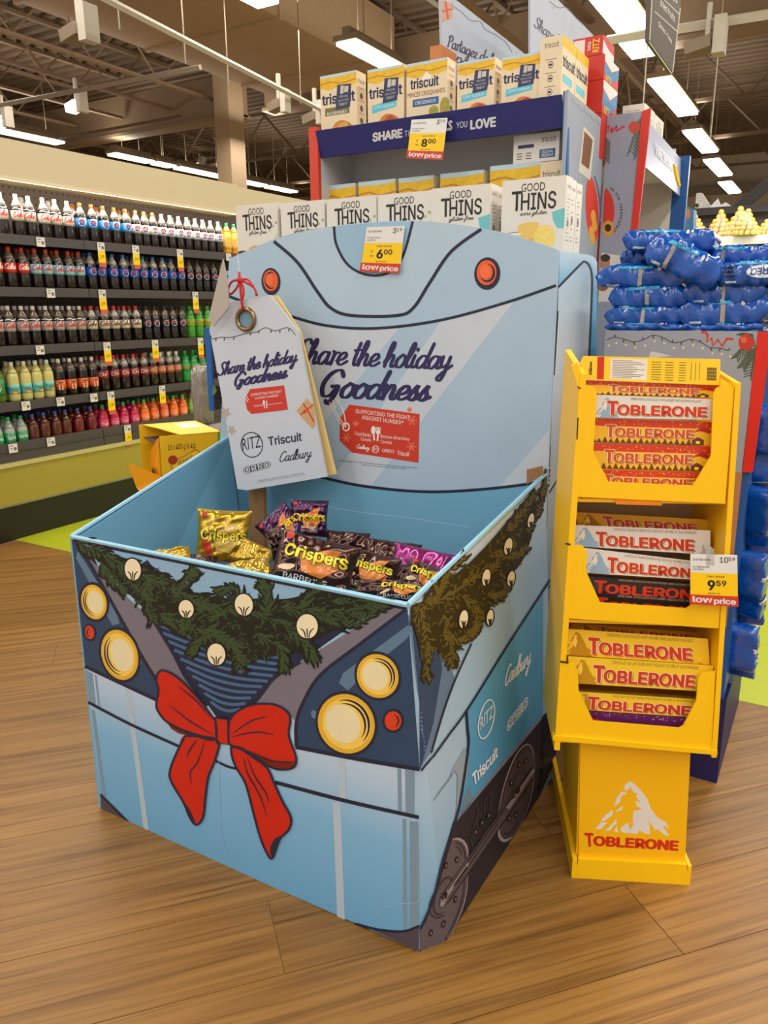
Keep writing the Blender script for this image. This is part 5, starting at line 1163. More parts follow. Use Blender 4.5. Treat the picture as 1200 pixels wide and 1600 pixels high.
g.build(d2, 'pine_print', m((70, 84, 62), .5), S2, 1, kind='stuff')
Print().ell(991, 199, 9, 9.5).build(d2, 'ornament_print', m((196, 70, 50), .5), S2, 2)
Print().poly([(945, 297), (955, 305), (960, 325), (957, 348), (943, 357)], True).build(d2, 'red_disc_print', m((200, 50, 38), .5), S2, 1)
Print().ell(950.5, 357, 9, 12.5).build(d2, 'cookie_print', m((206, 150, 60), .5), S2, 2); Print().ell(950, 356, 5, 6).build(d2, 'cookie_filling', m((50, 34, 24), .5), S2, 3)
p = Print()
for k, ch in enumerate('me the celebration'):
    if ch == ' ': continue
    a = math.radians(-62+k*6.6); cx, cy = 940+29*math.cos(a), 330+38*math.sin(a); c, s = math.cos(a+math.pi/2), math.sin(a+math.pi/2)
    q = [(cx-c*1.7-s*-2.2, cy-s*1.7+c*-2.2), (cx+c*1.7-s*-2.2, cy+s*1.7+c*-2.2)]
    up = (math.cos(a)*4.2, math.sin(a)*4.2); b0 = (cx-c*1.6, cy-s*1.6); b1 = (cx+c*1.6, cy+s*1.6)
    p.text(ch, [b0, b1, (b1[0]+up[0], b1[1]+up[1]), (b0[0]+up[0], b0[1]+up[1])], .02)
p.build(d2, 'arc_lettering', m((40, 44, 70), .5), S2, 2)
Print().poly([(940, 395), (972, 400), (972, 470), (935, 472)]).build(d2, 'photo_print', m((214, 208, 200), .5), S2, 1)
Print().ell(945.5, 412, 7.5, 13).build(d2, 'photo_face', m((178, 124, 90), .5), S2, 2); Print().ell(946, 403, 7.5, 6).build(d2, 'photo_hair', m((66, 42, 28), .5), S2, 3); Print().ell(942, 446, 9, 9).build(d2, 'photo_hand', m((150, 92, 60), .5), S2, 2)
# side frame facing +x
X2 = xR; SX2 = plane((X2, 0, 0), (1, 0, 0)); yA = Y2+.015; yB = onx(1062, 245, X2).y; zA = onx(1015, 170, X2+.0).z
zTop = S2(1003, 174)[0].z
part(d2, 'red_upright', ppx([(1003, 174), (1017, 168), (1013, 215), (996, 362), (988, 400), (982, 400)], plane((X2+.0, Y2-.004, 0), Vector((.0, -1, 0))), .01), m((204, 44, 30), .5, name='red_edge'))
blu = m((24, 84, 150), .5, name='blue_edge')
part(d2, 'blue_upright', box(X2-.02, X2+.05, yB-.01, yB+.02, 0, onx(1062, 245, X2).z), blu)
part(d2, 'back_panel', box(X2-.42, X2-.41, yA, yB, 0, zTop-.15), cardb); part(d2, 'end_panel', box(X2-.41, X2-.02, yB-.012, yB, 0, zTop), m((206, 198, 190), .6, name='inner_white'))
for z in (1.15, 1.62, zTop-.14): part(d2, 'shelf', box(X2-.41, X2-.01, yA, yB-.015, z-.012, z), cardb)
hs = plate([Vector((X2+.01, yA, zTop-.02)), Vector((X2+.01, yB-.02, zTop-.05)), Vector((X2+.02, yB-.02, zTop-.22)), Vector((X2+.02, yA, zTop-.2))], (-.008, 0, 0))
part(d2, 'header_strip', hs, m((150, 156, 186), .45, name='lilac_strip')); SH = plane((X2+.02, 0, 0), (1, 0, 0))
p = Print(); p.text('SHARE THE SNACKS', [(1025, 242), (1056, 272), (1057, 258), (1024, 222)], .03); p.build(d2, 'strip_lettering', m((216, 218, 226), .5), SH, 2)
p = thing('price_card', 'yellow tipped price card hanging edge on from the aisle display', 'price tag', SH(1056, 265)[0]); S9 = plane((X2+.06, 0, 0), (1, -.4, 0)); part(p, 'card', ppx([(1054, 256), (1058, 262), (1064, 290), (1062, 292), (1057, 276)], S9, .003), yellow)
# red boxes on its shelves
k = 0
for z0_, z1_, lb in ((1.62, 1.86, 'upper'), (1.15, 1.42, 'lower')):
    for j in range(3):
        t = thing('cracker_box', ('red cracker carton %s on the %s shelf of the aisle display' % (('nearest', 'second', 'third')[j], lb)), 'cracker box', (X2-.1, yA+.03+j*.13, z0_)); y = yA+.03+j*.13
        part(t, 'carton', box(X2-.16, X2-.02, y, y+.12, z0_+.001, z1_-.03*j), m((206, 70, 40), .45, name='orange_carton')); s = uvs((X2-.02, y, z0_), (0, .12, 0), (0, 0, z1_-z0_-.03*j))
        Print().poly([(0, .1), (1, .2), (1, .5), (0, .35)]).build(t, 'white_swoosh', m((222, 200, 180), .5), s, 1); k += 1
# good thins on top of it
zt2 = zTop-.14
for k, (px, py) in enumerate(((1008, 161), (1040, 172))):
    y = yA+.02+k*.20; z1 = min(ony(1008, 161, yA+.02).z, zt2+.34)
    t = thing('cracker_box', ('tall white cracker box facing the aisle on the second display, nearest', 'tall white cracker box facing the aisle on the second display, behind the nearest')[k], 'cracker box', (X2-.05, y, zt2))
    xq = X2+.0; part(t, 'carton', box(xq-.085, xq-.0, y, y+.19, zt2+.001, z1), cartonw); s = uvs((xq, y, zt2), (0, .19, 0), (0, 0, z1-zt2)); f = uvs((xq-.085, y, zt2), (.085, 0, 0), (0, 0, z1-zt2))
    p = Print(); p.text('GOOD', U(.3, .84, .7, .92)); p.text('THINS', U(.15, .64, .85, .82)); p.build(t, 'lettering', m((120, 108, 100), .5), s, 1)
    Print().ell(.5, .4, .25, .16).build(t, 'cracker_picture', m((226, 188, 110), .5), s, 1); p = Print(); p.text('GOOD THINS', U(.2, .85, .8, .89)); p.stroke([(.2, .6), (.8, .6)], .02, smooth=False); p.build(t, 'front_print', m((150, 120, 110), .5), f, 1)
y = yA+.01; a = ony(976, 166, y+.1); t = thing('cracker_box', 'white cracker box lying behind the ornament panel top', 'cracker box', (a.x, y+.1, zt2)); part(t, 'carton', box(a.x, a.x+.085, y+.1, y+.28, zt2+.001, a.z), cartonw)
p = Print(); p.text('GOOD THINS', U(.2, .8, .8, .88)); p.build(t, 'front_print', m((150, 90, 90), .5), uvs((a.x, y+.1, zt2), (.085, 0, 0), (0, 0, a.z-zt2)), 1)

# ================================================================== YELLOW CHOCOLATE STAND
TA = onz(900, 1372, 0); TBq = onz(1075, 1383, 0); tu = (TBq-TA).normalized(); tv = Vector((-tu.y, tu.x, 0))
TROT = math.atan2(tu.y, tu.x)
def tp(u, v, z): return TA+tu*u+tv*v+Vector((0, 0, z))
def TS(v): return plane(TA+tv*v, -tv)
def tuz(px, py, v):
    P = TS(v)(px, py)[0]; return ((P-TA).dot(tu), P.z)
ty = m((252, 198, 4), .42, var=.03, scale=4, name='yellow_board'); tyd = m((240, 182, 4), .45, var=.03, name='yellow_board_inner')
stand = thing('chocolate_stand', 'tall bright yellow cardboard stand with three trays of triangular chocolate bars', 'display stand', tp(.13, .2, 0))
VF = -.03; TF = TS(VF)
def tplate(pts, v, th): return ppx(pts, TS(v), th)
# foot and column
part(stand, 'foot_tray', join(tplate([(904, 1343), (1073, 1351), (1076, 1384), (896, 1377)], 0, .012), plate([tp(0, 0, 0), tp(0, 0, .06), tp(-.0, .52, .06), tp(-.0, .52, 0)], tu*-.012), plate([tp(.29, 0, 0), tp(.29, 0, .06), tp(.285, .5, .06), tp(.285, .5, 0)], tu*.01)), ty)
col_ = tplate([(907, 1155), (1079, 1172), (1070, 1352), (904, 1344)], .012, .008)
part(stand, 'base_column', join(col_, plate([tp(-.0, .02, .05), tp(-.012, .02, .42), tp(-.012, .3, .42), tp(-.0, .3, .05)], tu*.008), plate([tp(.285, .02, .05), tp(.268, .02, .42), tp(.268, .3, .42), tp(.285, .3, .05)], tu*-.008)), m((246, 186, 4), .42, var=.03, scale=4, name='yellow_board'))
T0s = TS(.012)
def zm(L): return [(840+x/3.3333, 1120+y/3.3333) for x, y in L]
MT = [[(475, 333), (500, 345), (540, 385), (570, 425), (590, 480), (625, 525), (665, 545), (686, 582), (650, 562), (686, 622), (660, 615), (625, 585), (612, 592), (580, 540), (586, 612), (560, 608), (530, 590), (520, 610), (440, 602), (430, 582), (470, 548), (482, 590), (498, 560), (495, 530), (500, 490), (545, 482), (515, 465), (510, 438), (540, 450), (512, 418), (520, 402), (495, 390)],
      [(475, 338), (450, 358), (455, 388), (480, 372), (492, 350)], [(440, 388), (412, 420), (400, 466), (428, 446), (436, 412), (468, 398)], [(385, 487), (350, 515), (325, 547), (350, 540), (386, 515), (396, 492)],
      [(330, 550), (298, 586), (335, 583), (352, 560), (366, 550)], [(410, 530), (386, 560), (348, 596), (380, 590), (396, 565), (414, 556), (400, 596), (420, 602), (412, 570)], [(446, 462), (400, 496), (440, 486)]]
p = Print()
for L in MT: p.poly(zm(L))
p.build(stand, 'mountain_emblem', m((226, 220, 214), .5, name='emblem_white'), T0s, 1)
p = Print(); p.text('T', [(915, 1322.5), (928, 1323.5), (927, 1301.5), (913, 1301)], .13); p.text('OBLERONE', [(926.5, 1321.5), (1060, 1329.5), (1061, 1313.5), (927, 1305.5)], .16); p.build(stand, 'emblem_lettering', red, T0s, 2)
# tower: sides, back, shelves, bottom frame
uL = lambda z: -.082+.012*(z-.42); uR = lambda z: .318-.042*(z-.42)
def side(s, th, v0, v1):
    U_ = uL if s < 0 else uR
    return plate([tp(U_(.41), v0, .41), tp(U_(.41), v1, .41), tp(U_(1.37), v1, 1.40 if s < 0 else 1.37), tp(U_(1.37), v0, 1.36 if s < 0 else 1.34)], tu*(-th if s > 0 else th))
part(stand, 'side_wall', side(-1, .014, VF-.004, .24), ty, 'left wall'); part(stand, 'side_wall', side(1, .012, VF-.004, .24), ty, 'right wall')
part(stand, 'back_wall', plate([tp(uL(.41), .24, .41), tp(uR(.41), .24, .41), tp(uR(1.3), .24, 1.36), tp(uL(1.3), .24, 1.36)], tv*.008), m((206, 186, 152), .6, name='grey_board'))
ztray = [tuz(1010, 783, VF)[1], tuz(1005, 974, VF)[1], tuz(995, 1164, VF)[1]]
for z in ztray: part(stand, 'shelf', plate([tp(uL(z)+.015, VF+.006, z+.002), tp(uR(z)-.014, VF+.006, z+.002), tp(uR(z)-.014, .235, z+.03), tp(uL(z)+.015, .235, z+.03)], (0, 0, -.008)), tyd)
part(stand, 'bottom_frame', tplate([(864, 1150), (873, 1150), (1112, 1172), (1121, 1173), (1121, 1180), (864, 1157)], VF-.006, .02), ty)
part(stand, 'top_flap', tplate([(893, 572), (902, 566), (912, 590), (908, 604), (903, 606)], VF-.002, .01), ty); part(stand, 'top_flap', tplate([(1126, 590), (1147, 604), (1146, 612), (1126, 606)], VF+.01, .01), ty)
T1 = [(903, 601), (927, 604), (933, 612), (930, 660), (927, 706), (951, 753), (1083, 759), (1111, 712), (1115, 616), (1119, 607), (1126, 604), (1147, 606), (1133, 787), (897, 776)]
T2 = [(889, 854), (910, 852), (917, 862), (916, 893), (938, 942), (1072, 951), (1081, 945), (1100, 906), (1104, 876), (1109, 868), (1131, 869), (1123, 982), (885, 966)]
T3 = [(877, 1037), (897, 1036), (903, 1049), (904, 1078), (927, 1127), (1061, 1138), (1068, 1134), (1088, 1095), (1091, 1062), (1096, 1053), (1118, 1049), (1112, 1172), (873, 1150)]
for k, T in enumerate((T1, T2, T3)):
    part(stand, 'tray_front', tplate(T, VF, .005), ty, ('top', 'middle', 'bottom')[k]+' tray front with cut-out window')
slots = Print(); slots.stroke([(902.5, 652), (901, 686)], 2, smooth=False).stroke([(902, 604), (907, 607)], 2, smooth=False).stroke([(883, 848), (891, 850)], 3, smooth=False).stroke([(875, 1032), (888, 1034)], 3, smooth=False)
slots.build(stand, 'slot', m((60, 40, 10), .7, name='slot_dark'), TF, 30, split=True)
solo('orange_shelf_card', tplate([(962, 783), (1035, 786), (1034, 790), (963, 788)], VF-.004, .01), m((222, 130, 20), .5), 'small orange card sticking out under the top yellow tray', 'card', TF(1000, 786)[0])
KIND = {'milk': ((246, 204, 44), (196, 144, 24)), 'white': ((226, 222, 216), (150, 180, 206)), 'dark': ((34, 32, 36), (70, 62, 60)), 'festive': ((214, 62, 30), (120, 60, 30)), 'purple': ((98, 36, 96), (120, 60, 110)), 'milk_shadowed': ((238, 178, 30), (176, 116, 20))}  # last entry: milk colours darkened to paint in the tray's shadow
def tbar(quad, v, kind, label, caption=None, depth=.055, name_q=(.175, .08, .885, .74), group=None):
    """triangular bar: quad = TL, TR, BR, BL pixels of its front face on the stand's plane v"""
    S = TS(v); TL, TR, BR, BL = [S(*q)[0] for q in quad]; q = (quad[3], quad[2], quad[1], quad[0])
    c = (TL+TR+BR+BL)/4; r = thing('chocolate_bar', label, 'chocolate bar', c, group=group)
    aL, aR = (TL*.62+BL*.38)+tv*depth, (TR*.62+BR*.38)+tv*depth
    bc, mc = KIND[kind]
    part(r, 'carton', ([BL, BR, TR, TL, aL, aR], [(0, 1, 2, 3), (3, 2, 5, 4), (1, 0, 4, 5), (0, 3, 4), (1, 5, 2)]), m(bc, .35, coat=.2, name='bar_carton'))
    def s(a0, b0, a1, b1): return sq(q, a0, b0, a1, b1)
    R = random.Random(int(quad[0][0]*7+quad[0][1]))
    if kind == 'festive' or kind == 'purple':
        d = Print()
        for k in range(46):
            a, b = R.uniform(.02, .98), R.uniform(.74, .97); c0 = s(a, b, a, b)[0]; d.ell(c0[0], c0[1], .9, .8, n=5)
        d.build(r, 'confetti', m((246, 190, 110) if kind == 'festive' else (220, 160, 210), .4), S, 2, kind='stuff')
    if kind == 'festive':
        Print().poly(s(0, 0, 1, .70)).build(r, 'yellow_panel', m((244, 190, 40), .4), S, 1)
        h = Print(); x = .12
        for k in range(17):
            w_ = .045; a = s(x, 0, x, 0)[0]; b = s(x+w_, 0, x+w_, 0)[0]; hh = s(x+w_/2, .26 if k % 2 else .18, x, 0)[0]; h.poly([a, b, hh]); x += w_
        h.poly([s(0, 0, 0, 0)[0], s(.13, 0, 0, 0)[0], s(.05, .42, 0, 0)[0], s(0, .45, 0, 0)[0]]); h.poly([s(.84, .0, 0, 0)[0], s(.93, 0, 0, 0)[0], s(.93, .22, 0, 0)[0], s(.885, .34, 0, 0)[0], s(.84, .22, 0, 0)[0]])
        h.build(r, 'village_print', m((112, 62, 28), .45, name='village_brown'), S, 2, kind='stuff')
        Print().poly(s(.87, .05, .90, .17)).build(r, 'window_print', m((250, 226, 90), .45), S, 3)
        Print().poly([s(.84, .55, 0, 0)[0], s(.92, .78, 0, 0)[0], s(.99, .62, 0, 0)[0], s(.97, .5, 0, 0)[0], s(.9, .6, 0, 0)[0]]).build(r, 'hat_print', m((190, 40, 30), .45), S, 3)
        name_q = (.19, .22, .855, .77)
    elif kind != 'purple':
        x0, y0, x1, y1 = 298, 622, 686, 333; e = Print()
        for L in MT: e.poly([s(.0+.2*(x-x0)/(x1-x0), .02+.9*(y0-y)/(y0-y1), 0, 0)[0] for x, y in L])
        if kind in ('milk', 'white', 'milk_shadowed'): e.poly([s(.04, .0, 0, 0)[0], s(.11, .9, 0, 0)[0], s(.14, .6, 0, 0)[0], s(.2, 0, 0, 0)[0]])
        e.build(r, 'mountain_print', m(mc, .4, name='mountain_print'), S, 1)
        if kind != 'dark': 
            e = Print(); e.poly([s(.05, .28, 0, 0)[0], s(.085, .8, 0, 0)[0], s(.10, .55, 0, 0)[0], s(.085, .3, 0, 0)[0], s(.07, .45, 0, 0)[0]]); e.build(r, 'snow_print', m((236, 232, 224) if kind == 'white' else (250, 216, 90), .4), S, 2)
    a0, b0, a1, b1 = name_q; w_ = a1-a0
    outl = (40, 26, 20) if kind != 'festive' else (250, 236, 200)
    for nm, off, col, ly, bo in (('name_shadow', .007, (54, 30, 22), 3, .16), ('name_edge', .0, outl if kind == 'festive' else (248, 226, 190), 4, .22), ('name_lettering', 0, (206, 58, 34) if kind not in ('festive',) else (212, 84, 26), 5, .13)):
        if nm == 'name_edge' and kind in ('dark', 'purple'): continue
        p = Print(); g = .0 if ly != 4 else .004
        p.text('T', s(a0+off-g, b0-off*4-g*3, a0+w_*.11+off+g, b1-off*4+g*3), bo); p.text('OBLERONE', s(a0+w_*.10+off-g, b0+.02-off*4-g*3, a1+off+g, b0+(b1-b0)*.78-off*4+g*3), bo)
        p.build(r, nm, m(col, .4, name=nm), S, ly)
    if caption:
        p = Print(); p.text(caption, s(.3, .82, .9, .94), 0)
        if kind in ('milk', 'white'): p.text('360 g', s(.82, .02, .88, .08)); p.text('e+', s(.92, .02, .95, .08))
        p.build(r, 'caption', m((206, 170, 140) if kind == 'dark' else (150, 120, 60), .4), S, 3)
    return r
EN, FR_ = 'SWISS MILK CHOCOLATE WITH HONEY AND ALMOND NOUGAT', 'CHOCOLAT AU LAIT SUISSE AVEC NOUGAT AU MIEL ET AUX AMANDES'
# top tray
tbar([(911, 594), (1124, 602), (1122, 622), (911, 616)], .045, 'festive', 'red festive chocolate bar under the nutrition carton, mostly covered', depth=.05)
tbar([(931, 617), (1114, 624), (1112, 656), (930, 652)], -.006, 'white', 'white chocolate bar on top in the upper tray', 'SWISS WHITE CHOCOLATE WITH HONEY AND ALMOND NOUGAT', name_q=(.10, .1, .955, .76))
tbar([(908, 653), (1116, 660), (1114, 696), (906, 690)], .004, 'festive', 'red festive chocolate bar directly under the white bar')
tbar([(906, 692), (1114, 698), (1112, 737), (904, 731)], .004, 'festive', 'red festive chocolate bar, third in the upper tray')
tbar([(904, 733), (1112, 739), (1110, 770), (902, 764)], .004, 'festive', 'red festive chocolate bar at the bottom of the upper tray, half covered by its lip')
# nutrition carton on top
S = TS(.03); q4 = [(910, 593), (1124, 602), (1126, 561), (911, 556)]
t = thing('chocolate_bar', 'yellow carton lying on top of the stand with nutrition table and barcode showing', 'chocolate bar', S(1015, 580)[0])
P4 = [S(*q)[0] for q in q4]; part(t, 'carton', ([*P4, (P4[0]*.5+P4[3]*.5)+tv*.06, (P4[1]*.5+P4[2]*.5)+tv*.06], [(0, 1, 2, 3), (3, 2, 5, 4), (1, 0, 4, 5), (0, 3, 4), (1, 5, 2)]), m((248, 206, 40), .35, coat=.2, name='bar_carton'))
Print().poly(sq(q4, .20, .08, .47, .92)).build(t, 'nutrition_table', m((232, 226, 214), .4), S, 1)
Print().poly(sq(q4, .105, .04, .155, .98)).build(t, 'red_band', m((206, 44, 22), .4), S, 1)
p = Print()
for k in range(11): p.stroke([sq(q4, .215, .14+.07*k, 0, 0)[0], sq(q4, .215+.24*(.6+.4*math.sin(k*2.2)**2), .14+.07*k, 0, 0)[0]], .7, smooth=False)
for a, b in ((.50, .57), (.60, .66), (.70, .75)):
    for k in range(8): p.stroke([sq(q4, a, .12+.1*k, 0, 0)[0], sq(q4, b, .12+.1*k, 0, 0)[0]], .8, smooth=False)
for k in range(11): p.stroke([sq(q4, .905, .2+.045*k, 0, 0)[0], sq(q4, .975, .2+.045*k, 0, 0)[0]], .9 if k % 3 else 1.5, smooth=False)
for k in range(3): p.stroke([sq(q4, .79+.03*k, .15, 0, 0)[0], sq(q4, .79+.03*k, .85, 0, 0)[0]], .6, smooth=False)
p.script('Toblerone'.replace('T', 't'), sq(q4, .065, .2, 0, 0)[0], sq(q4, .065, .75, 0, 0)[0], 4, 1, up=(-2.4, 0))
p.build(t, 'printed_text', m((70, 52, 30), .4), S, 2)
# middle tray
tbar([(898, 800), (1105, 812), (1112, 836), (905, 826)], .10, 'milk_shadowed', 'yellow chocolate bar at the back of the middle tray, in shadow', depth=.05, name_q=(.2, .15, .9, .85))
tbar([(893, 820), (1110, 829), (1110, 867), (893, 853)], .035, 'white', 'white chocolate bar with French wording lying across the middle tray', 'CHOCOLAT BLANC SUISSE AVEC NOUGAT AU MIEL ET AUX AMANDES')
tbar([(914, 856), (1120, 881), (1118, 908), (912, 895)], .006, 'white', 'white chocolate bar tilted in front in the middle tray', 'CHOCOLAT BLANC SUISSE AVEC NOUGAT AU MIEL ET AUX AMANDES')
tbar([(905, 899), (1112, 914), (1110, 937), (903, 922)], .010, 'dark', 'black chocolate bar under the tilted white bar', 'SWISS DARK CHOCOLATE WITH HONEY AND ALMOND NOUGAT', name_q=(.12, -.1, .95, .78))
tbar([(903, 923), (1110, 938), (1108, 966), (901, 952)], .010, 'dark', 'black chocolate bar at the bottom of the middle tray', 'SWISS DARK CHOCOLATE WITH HONEY AND ALMOND NOUGAT', name_q=(.14, -.05, .95, .75))
# bottom tray
tbar([(893, 974), (1102, 989), (1106, 1002), (890, 988)], .12, 'milk_shadowed', 'yellow chocolate bar at the back of the bottom tray, in shadow', depth=.05, name_q=(.2, .1, .9, .85))
tbar([(880, 982), (1106, 998), (1109, 1039), (879, 1023)], .015, 'milk', 'upper yellow chocolate bar leaning in the bottom tray', EN)
tbar([(888, 1025), (1115, 1040), (1110, 1081), (888, 1067)], -.012, 'milk', 'second yellow chocolate bar from the top in the bottom tray', FR_)
tbar([(894, 1080), (1105, 1094), (1103, 1122), (892, 1108)], .0, 'milk', 'third yellow chocolate bar in the bottom tray, framed by the cut-out', FR_, name_q=(.12, .06, .885, .78))
tbar([(892, 1109), (1103, 1123), (1102, 1152), (891, 1138)], .0, 'purple', 'purple glittery chocolate bar at the bottom of the bottom tray', name_q=(.13, -.05, .84, .62))
# price card in its clear holder
pc = price_card([(1079, 866), (1152, 868), (1153, 948), (1079, 944)], TS(-.06), ('10', '59'), '9', '59', '', 'price card clipped to the yellow stand reading 9.59 low price', per='', info='6x Toblerone Milk')
part(pc, 'clip', tplate([(1104, 858), (1116, 859), (1116, 884), (1103, 883)], -.060, .034), m((190, 190, 186), .2, alpha=.55, name='clear_plastic'), 'clear plastic clip')

# ================================================================== OREO DISPLAY
YO = 2.42; SO = plane((0, YO, 0), (0, -1, 0)); xo0 = ony(946, 518, YO).x; xo1 = ony(1184, 518, YO).x; zo = ony(1060, 517, YO).z
od = thing('cookie_display', 'grey cardboard bin with string light and ornament print, blue cookie packs on top', 'display bin', ((xo0+xo1)/2, YO+.3, 0))
DZ = .62
part(od, 'front_panel', box(xo0, xo1, YO, YO+.01, .12, zo), m((152, 154, 164), .5, var=.02, name='panel_grey'))
part(od, 'base_skirt', box(xo0+.02, xo1+.03, YO+.01, YO+DZ, 0, .30), m((22, 22, 84), .5, name='base_navy'))
part(od, 'side_panel', box(xo1, xo1+.02, YO+.012, YO+DZ, .30, zo), m((20, 84, 160), .4, name='side_blue'))
part(od, 'side_panel', box(xo0, xo0+.008, YO+.012, YO+DZ, .12, zo), m((152, 154, 164), .5, name='panel_grey'))
part(od, 'top_board', box(xo0+.01, xo1, YO+.012, YO+DZ, zo-.03, zo-.02), cardb)
part(od, 'corner_edge', ppx([(1184, 518), (1200, 519), (1201, 560), (1176, 738), (1160, 738)], plane((0, YO-.002, 0), (0, -1, 0)), .01), m((208, 28, 22), .45, name='edge_red'), 'red corner edge')
Print().poly([(1120, 738), (1160, 738), (1135, 980), (1098, 980)]).build(od, 'arm_photo', m((176, 120, 76), .5, var=.25, scale=12, name='tan_print'), SO, 1)
Print().poly([(1100, 740), (1145, 700), (1150, 700), (1156, 640), (1100, 640)]).build(od, 'sleeve_photo', m((150, 148, 152), .5), SO, 1)
p = Print(); W = [(948, 531), (960, 527), (975, 530), (990, 534), (1005, 531), (1020, 524), (1035, 527), (1050, 535), (1065, 534), (1080, 530), (1095, 535), (1110, 543), (1125, 544), (1138, 548)]
p.stroke(W, 1.4)
for k, (x, y) in enumerate(W[1:]): p.stroke([(x, y), (x+(-1 if k % 2 else 2), y+(-4 if k % 3 == 0 else 5))], 2, smooth=False)
p.build(od, 'string_light_print', m((66, 66, 76), .5), SO, 1)
p = Print()
for k, (x, y) in enumerate(W): p.ell(x+3, y+9, 1.6, 1.8)
p.build(od, 'bulb_print', m((232, 214, 140), .5), SO, 1, kind='stuff')
Print().stroke([(1096, 520), (1102, 518), (1106, 524), (1104, 534), (1112, 528), (1114, 540), (1122, 530), (1128, 541), (1136, 529), (1146, 530)], 3.6, smooth=False).build(od, 'ribbon_print', m((200, 40, 26), .5), SO, 2)
g = Print()
for (sx_, sy_, ex, ey) in ((1178, 530, 1150, 560), (1180, 540, 1172, 590), (1176, 522, 1160, 520), (1180, 545, 1160, 575)):
    for k in range(12):
        u = k/12; x, y = sx_+(ex-sx_)*u, sy_+(ey-sy_)*u
        for s in (-1, 1): g.stroke([(x, y), (min(1181, x-5+s*6), y+6+s*3)], 2.2, taper=True, n=2)
g.build(od, 'pine_print', m((62, 78, 42), .5), SO, 2, kind='stuff')
Print().ell(1166, 535, 12, 13).build(od, 'ornament_print', m((186, 50, 30), .5), SO, 3); Print().ell(1162, 531, 5, 5).build(od, 'ornament_glint', m((214, 96, 64), .5), SO, 4)
Print().poly([(1016, 551), (1020, 549), (1050, 556), (1014, 560)]).build(od, 'card_print', m((206, 200, 196), .5), SO, 1)
# packs
def box_pillow(w, h, d, seed, n=26):
    R = random.Random(seed); ph = [R.uniform(0, 6.28) for _ in range(6)]; V, F = [], []; K = 20
    for i in range(n+1):
        a = -1+2*i/n; u = abs(a); fin = u > .93
        e = .07 if fin else max(.14, 1-u**9)**.5; dd = (.95 if fin else 1-.12*u**4)
        for k in range(K):
            t = 2*math.pi*k/K; c, s = math.cos(t), math.sin(t)
            x = abs(c)**.42*(1 if c > 0 else -1); z = abs(s)**.33*(1 if s > 0 else -1)
            cr_ = .05*math.sin(7*a+ph[0]+2*t)+.04*math.sin(17*a+ph[1]-3*t)+R.uniform(-.035, .035)
            V.append(Vector((a*w/2+R.uniform(-.01, .01)*w*(0 if fin else 1), x*d/2*dd*(1+cr_), z*h/2*e*(1+cr_*1.4)+.05*h*math.sin(2.1*a+ph[2]))))
    for i in range(n):
        for k in range(K): k2 = (k+1) % K; F.append((i*K+k, (i+1)*K+k, (i+1)*K+k2, i*K+k2))
    F += [tuple(range(K)), tuple(n*K+k for k in range(K))[::-1]]
    hit = cast((V, F), (0, 1, 0))
    def fs(a, b): return hit(Vector((a*w/2, 0, b*h/2)))
    fs.bent = True; fs.L = .06
    return (V, F), fs
oreo = m((0, 78, 172), .2, coat=.7, var=.25, scale=14, bump=.5, bscale=26, name='blue_film')
greyl = m((166, 160, 156), .4, name='grey_label'); cyan = m((50, 158, 204), .3, coat=.5, name='cyan_band')
def pack(px, py, w, h, tilt, y, label, seed, lab=.0, drop=True, d=.14, dy=0, art=None):
    C = ony(px, py, y); dep = -(ROT.transposed() @ (C-CAM)).z; sc = dep/FPX
    o = thing('cookie_pack', label, 'cookies', C+Vector((0, d/2+dy, 0))); o.rotation_euler = (0, math.radians(tilt), math.radians(0))
    g, fs = box_pillow(w*sc*1.05, h*sc*1.12, d, seed); part(o, 'film_wrap', g, oreo, smooth=True, local=True)
    if lab is not None: 
        q = Print(); q.poly([(lab-.05, -.84), (lab+.05, -.84), (lab+.055, .6), (lab-.04, .6)]); q.build(o, 'seal_label', greyl, fs, 2, True, gap=.0006)
    q = Print(); q.poly([(-.55, .62), (.25, .62), (.3, .86), (-.5, .86)]); q.build(o, 'cyan_band', cyan, fs, 2, True, gap=.0006)
    if drop:
        q = Print(); q.ell(.42, .66, .04, .18).ell(.52, .70, .025, .12); q.build(o, 'milk_drop', m((206, 214, 224), .3, coat=.5), fs, 3, True, gap=.0006, split=True)
    q = Print(); q.poly([(-.72, -.82), (-.45, -.82), (-.45, -.66), (-.72, -.66)]); q.build(o, 'end_tab', m((176, 190, 205), .4), fs, 3, True, gap=.0006)
    if art: art(o, fs)
    return o
PK = [(1006, 511, 118, 12, 0, 'bottom cookie pack at left, only its top showing above the bin edge', None), (1125, 511, 118, 12, 0, 'bottom cookie pack at right, only its top showing above the bin edge', None),
      (1004, 493, 116, 26, 1, 'lower left cookie pack with grey seal, second layer', .0), (1129, 488, 130, 36, -1, 'lower right cookie pack with red corner, second layer', .0),
      (1011, 464, 116, 32, -2, 'left cookie pack in the third layer', .0), (1130, 456, 116, 34, 1, 'right cookie pack in the third layer', .0),
      (999, 432, 132, 32, 2, 'long cookie pack at left in the fourth layer', .02), (1000, 401, 60, 26, 3, 'short end of a cookie pack under the top pack', None),
      (1042, 374, 134, 30, 3, 'topmost cookie pack of the heap', None), (1148, 400, 108, 28, 2, 'cookie pack at the back right of the heap', -.3)]
for k, (px, py, w_, h_, tl, lb, la) in enumerate(PK): pack(px, py, w_, h_, tl, YO+.02+(.08 if k in (7, 9) else 0), lb, 60+k, la)
pack(1066, 408, 118, 44, 26, YO-.03, 'cookie pack sliding down across the middle of the heap, tilted', 77, -.35)
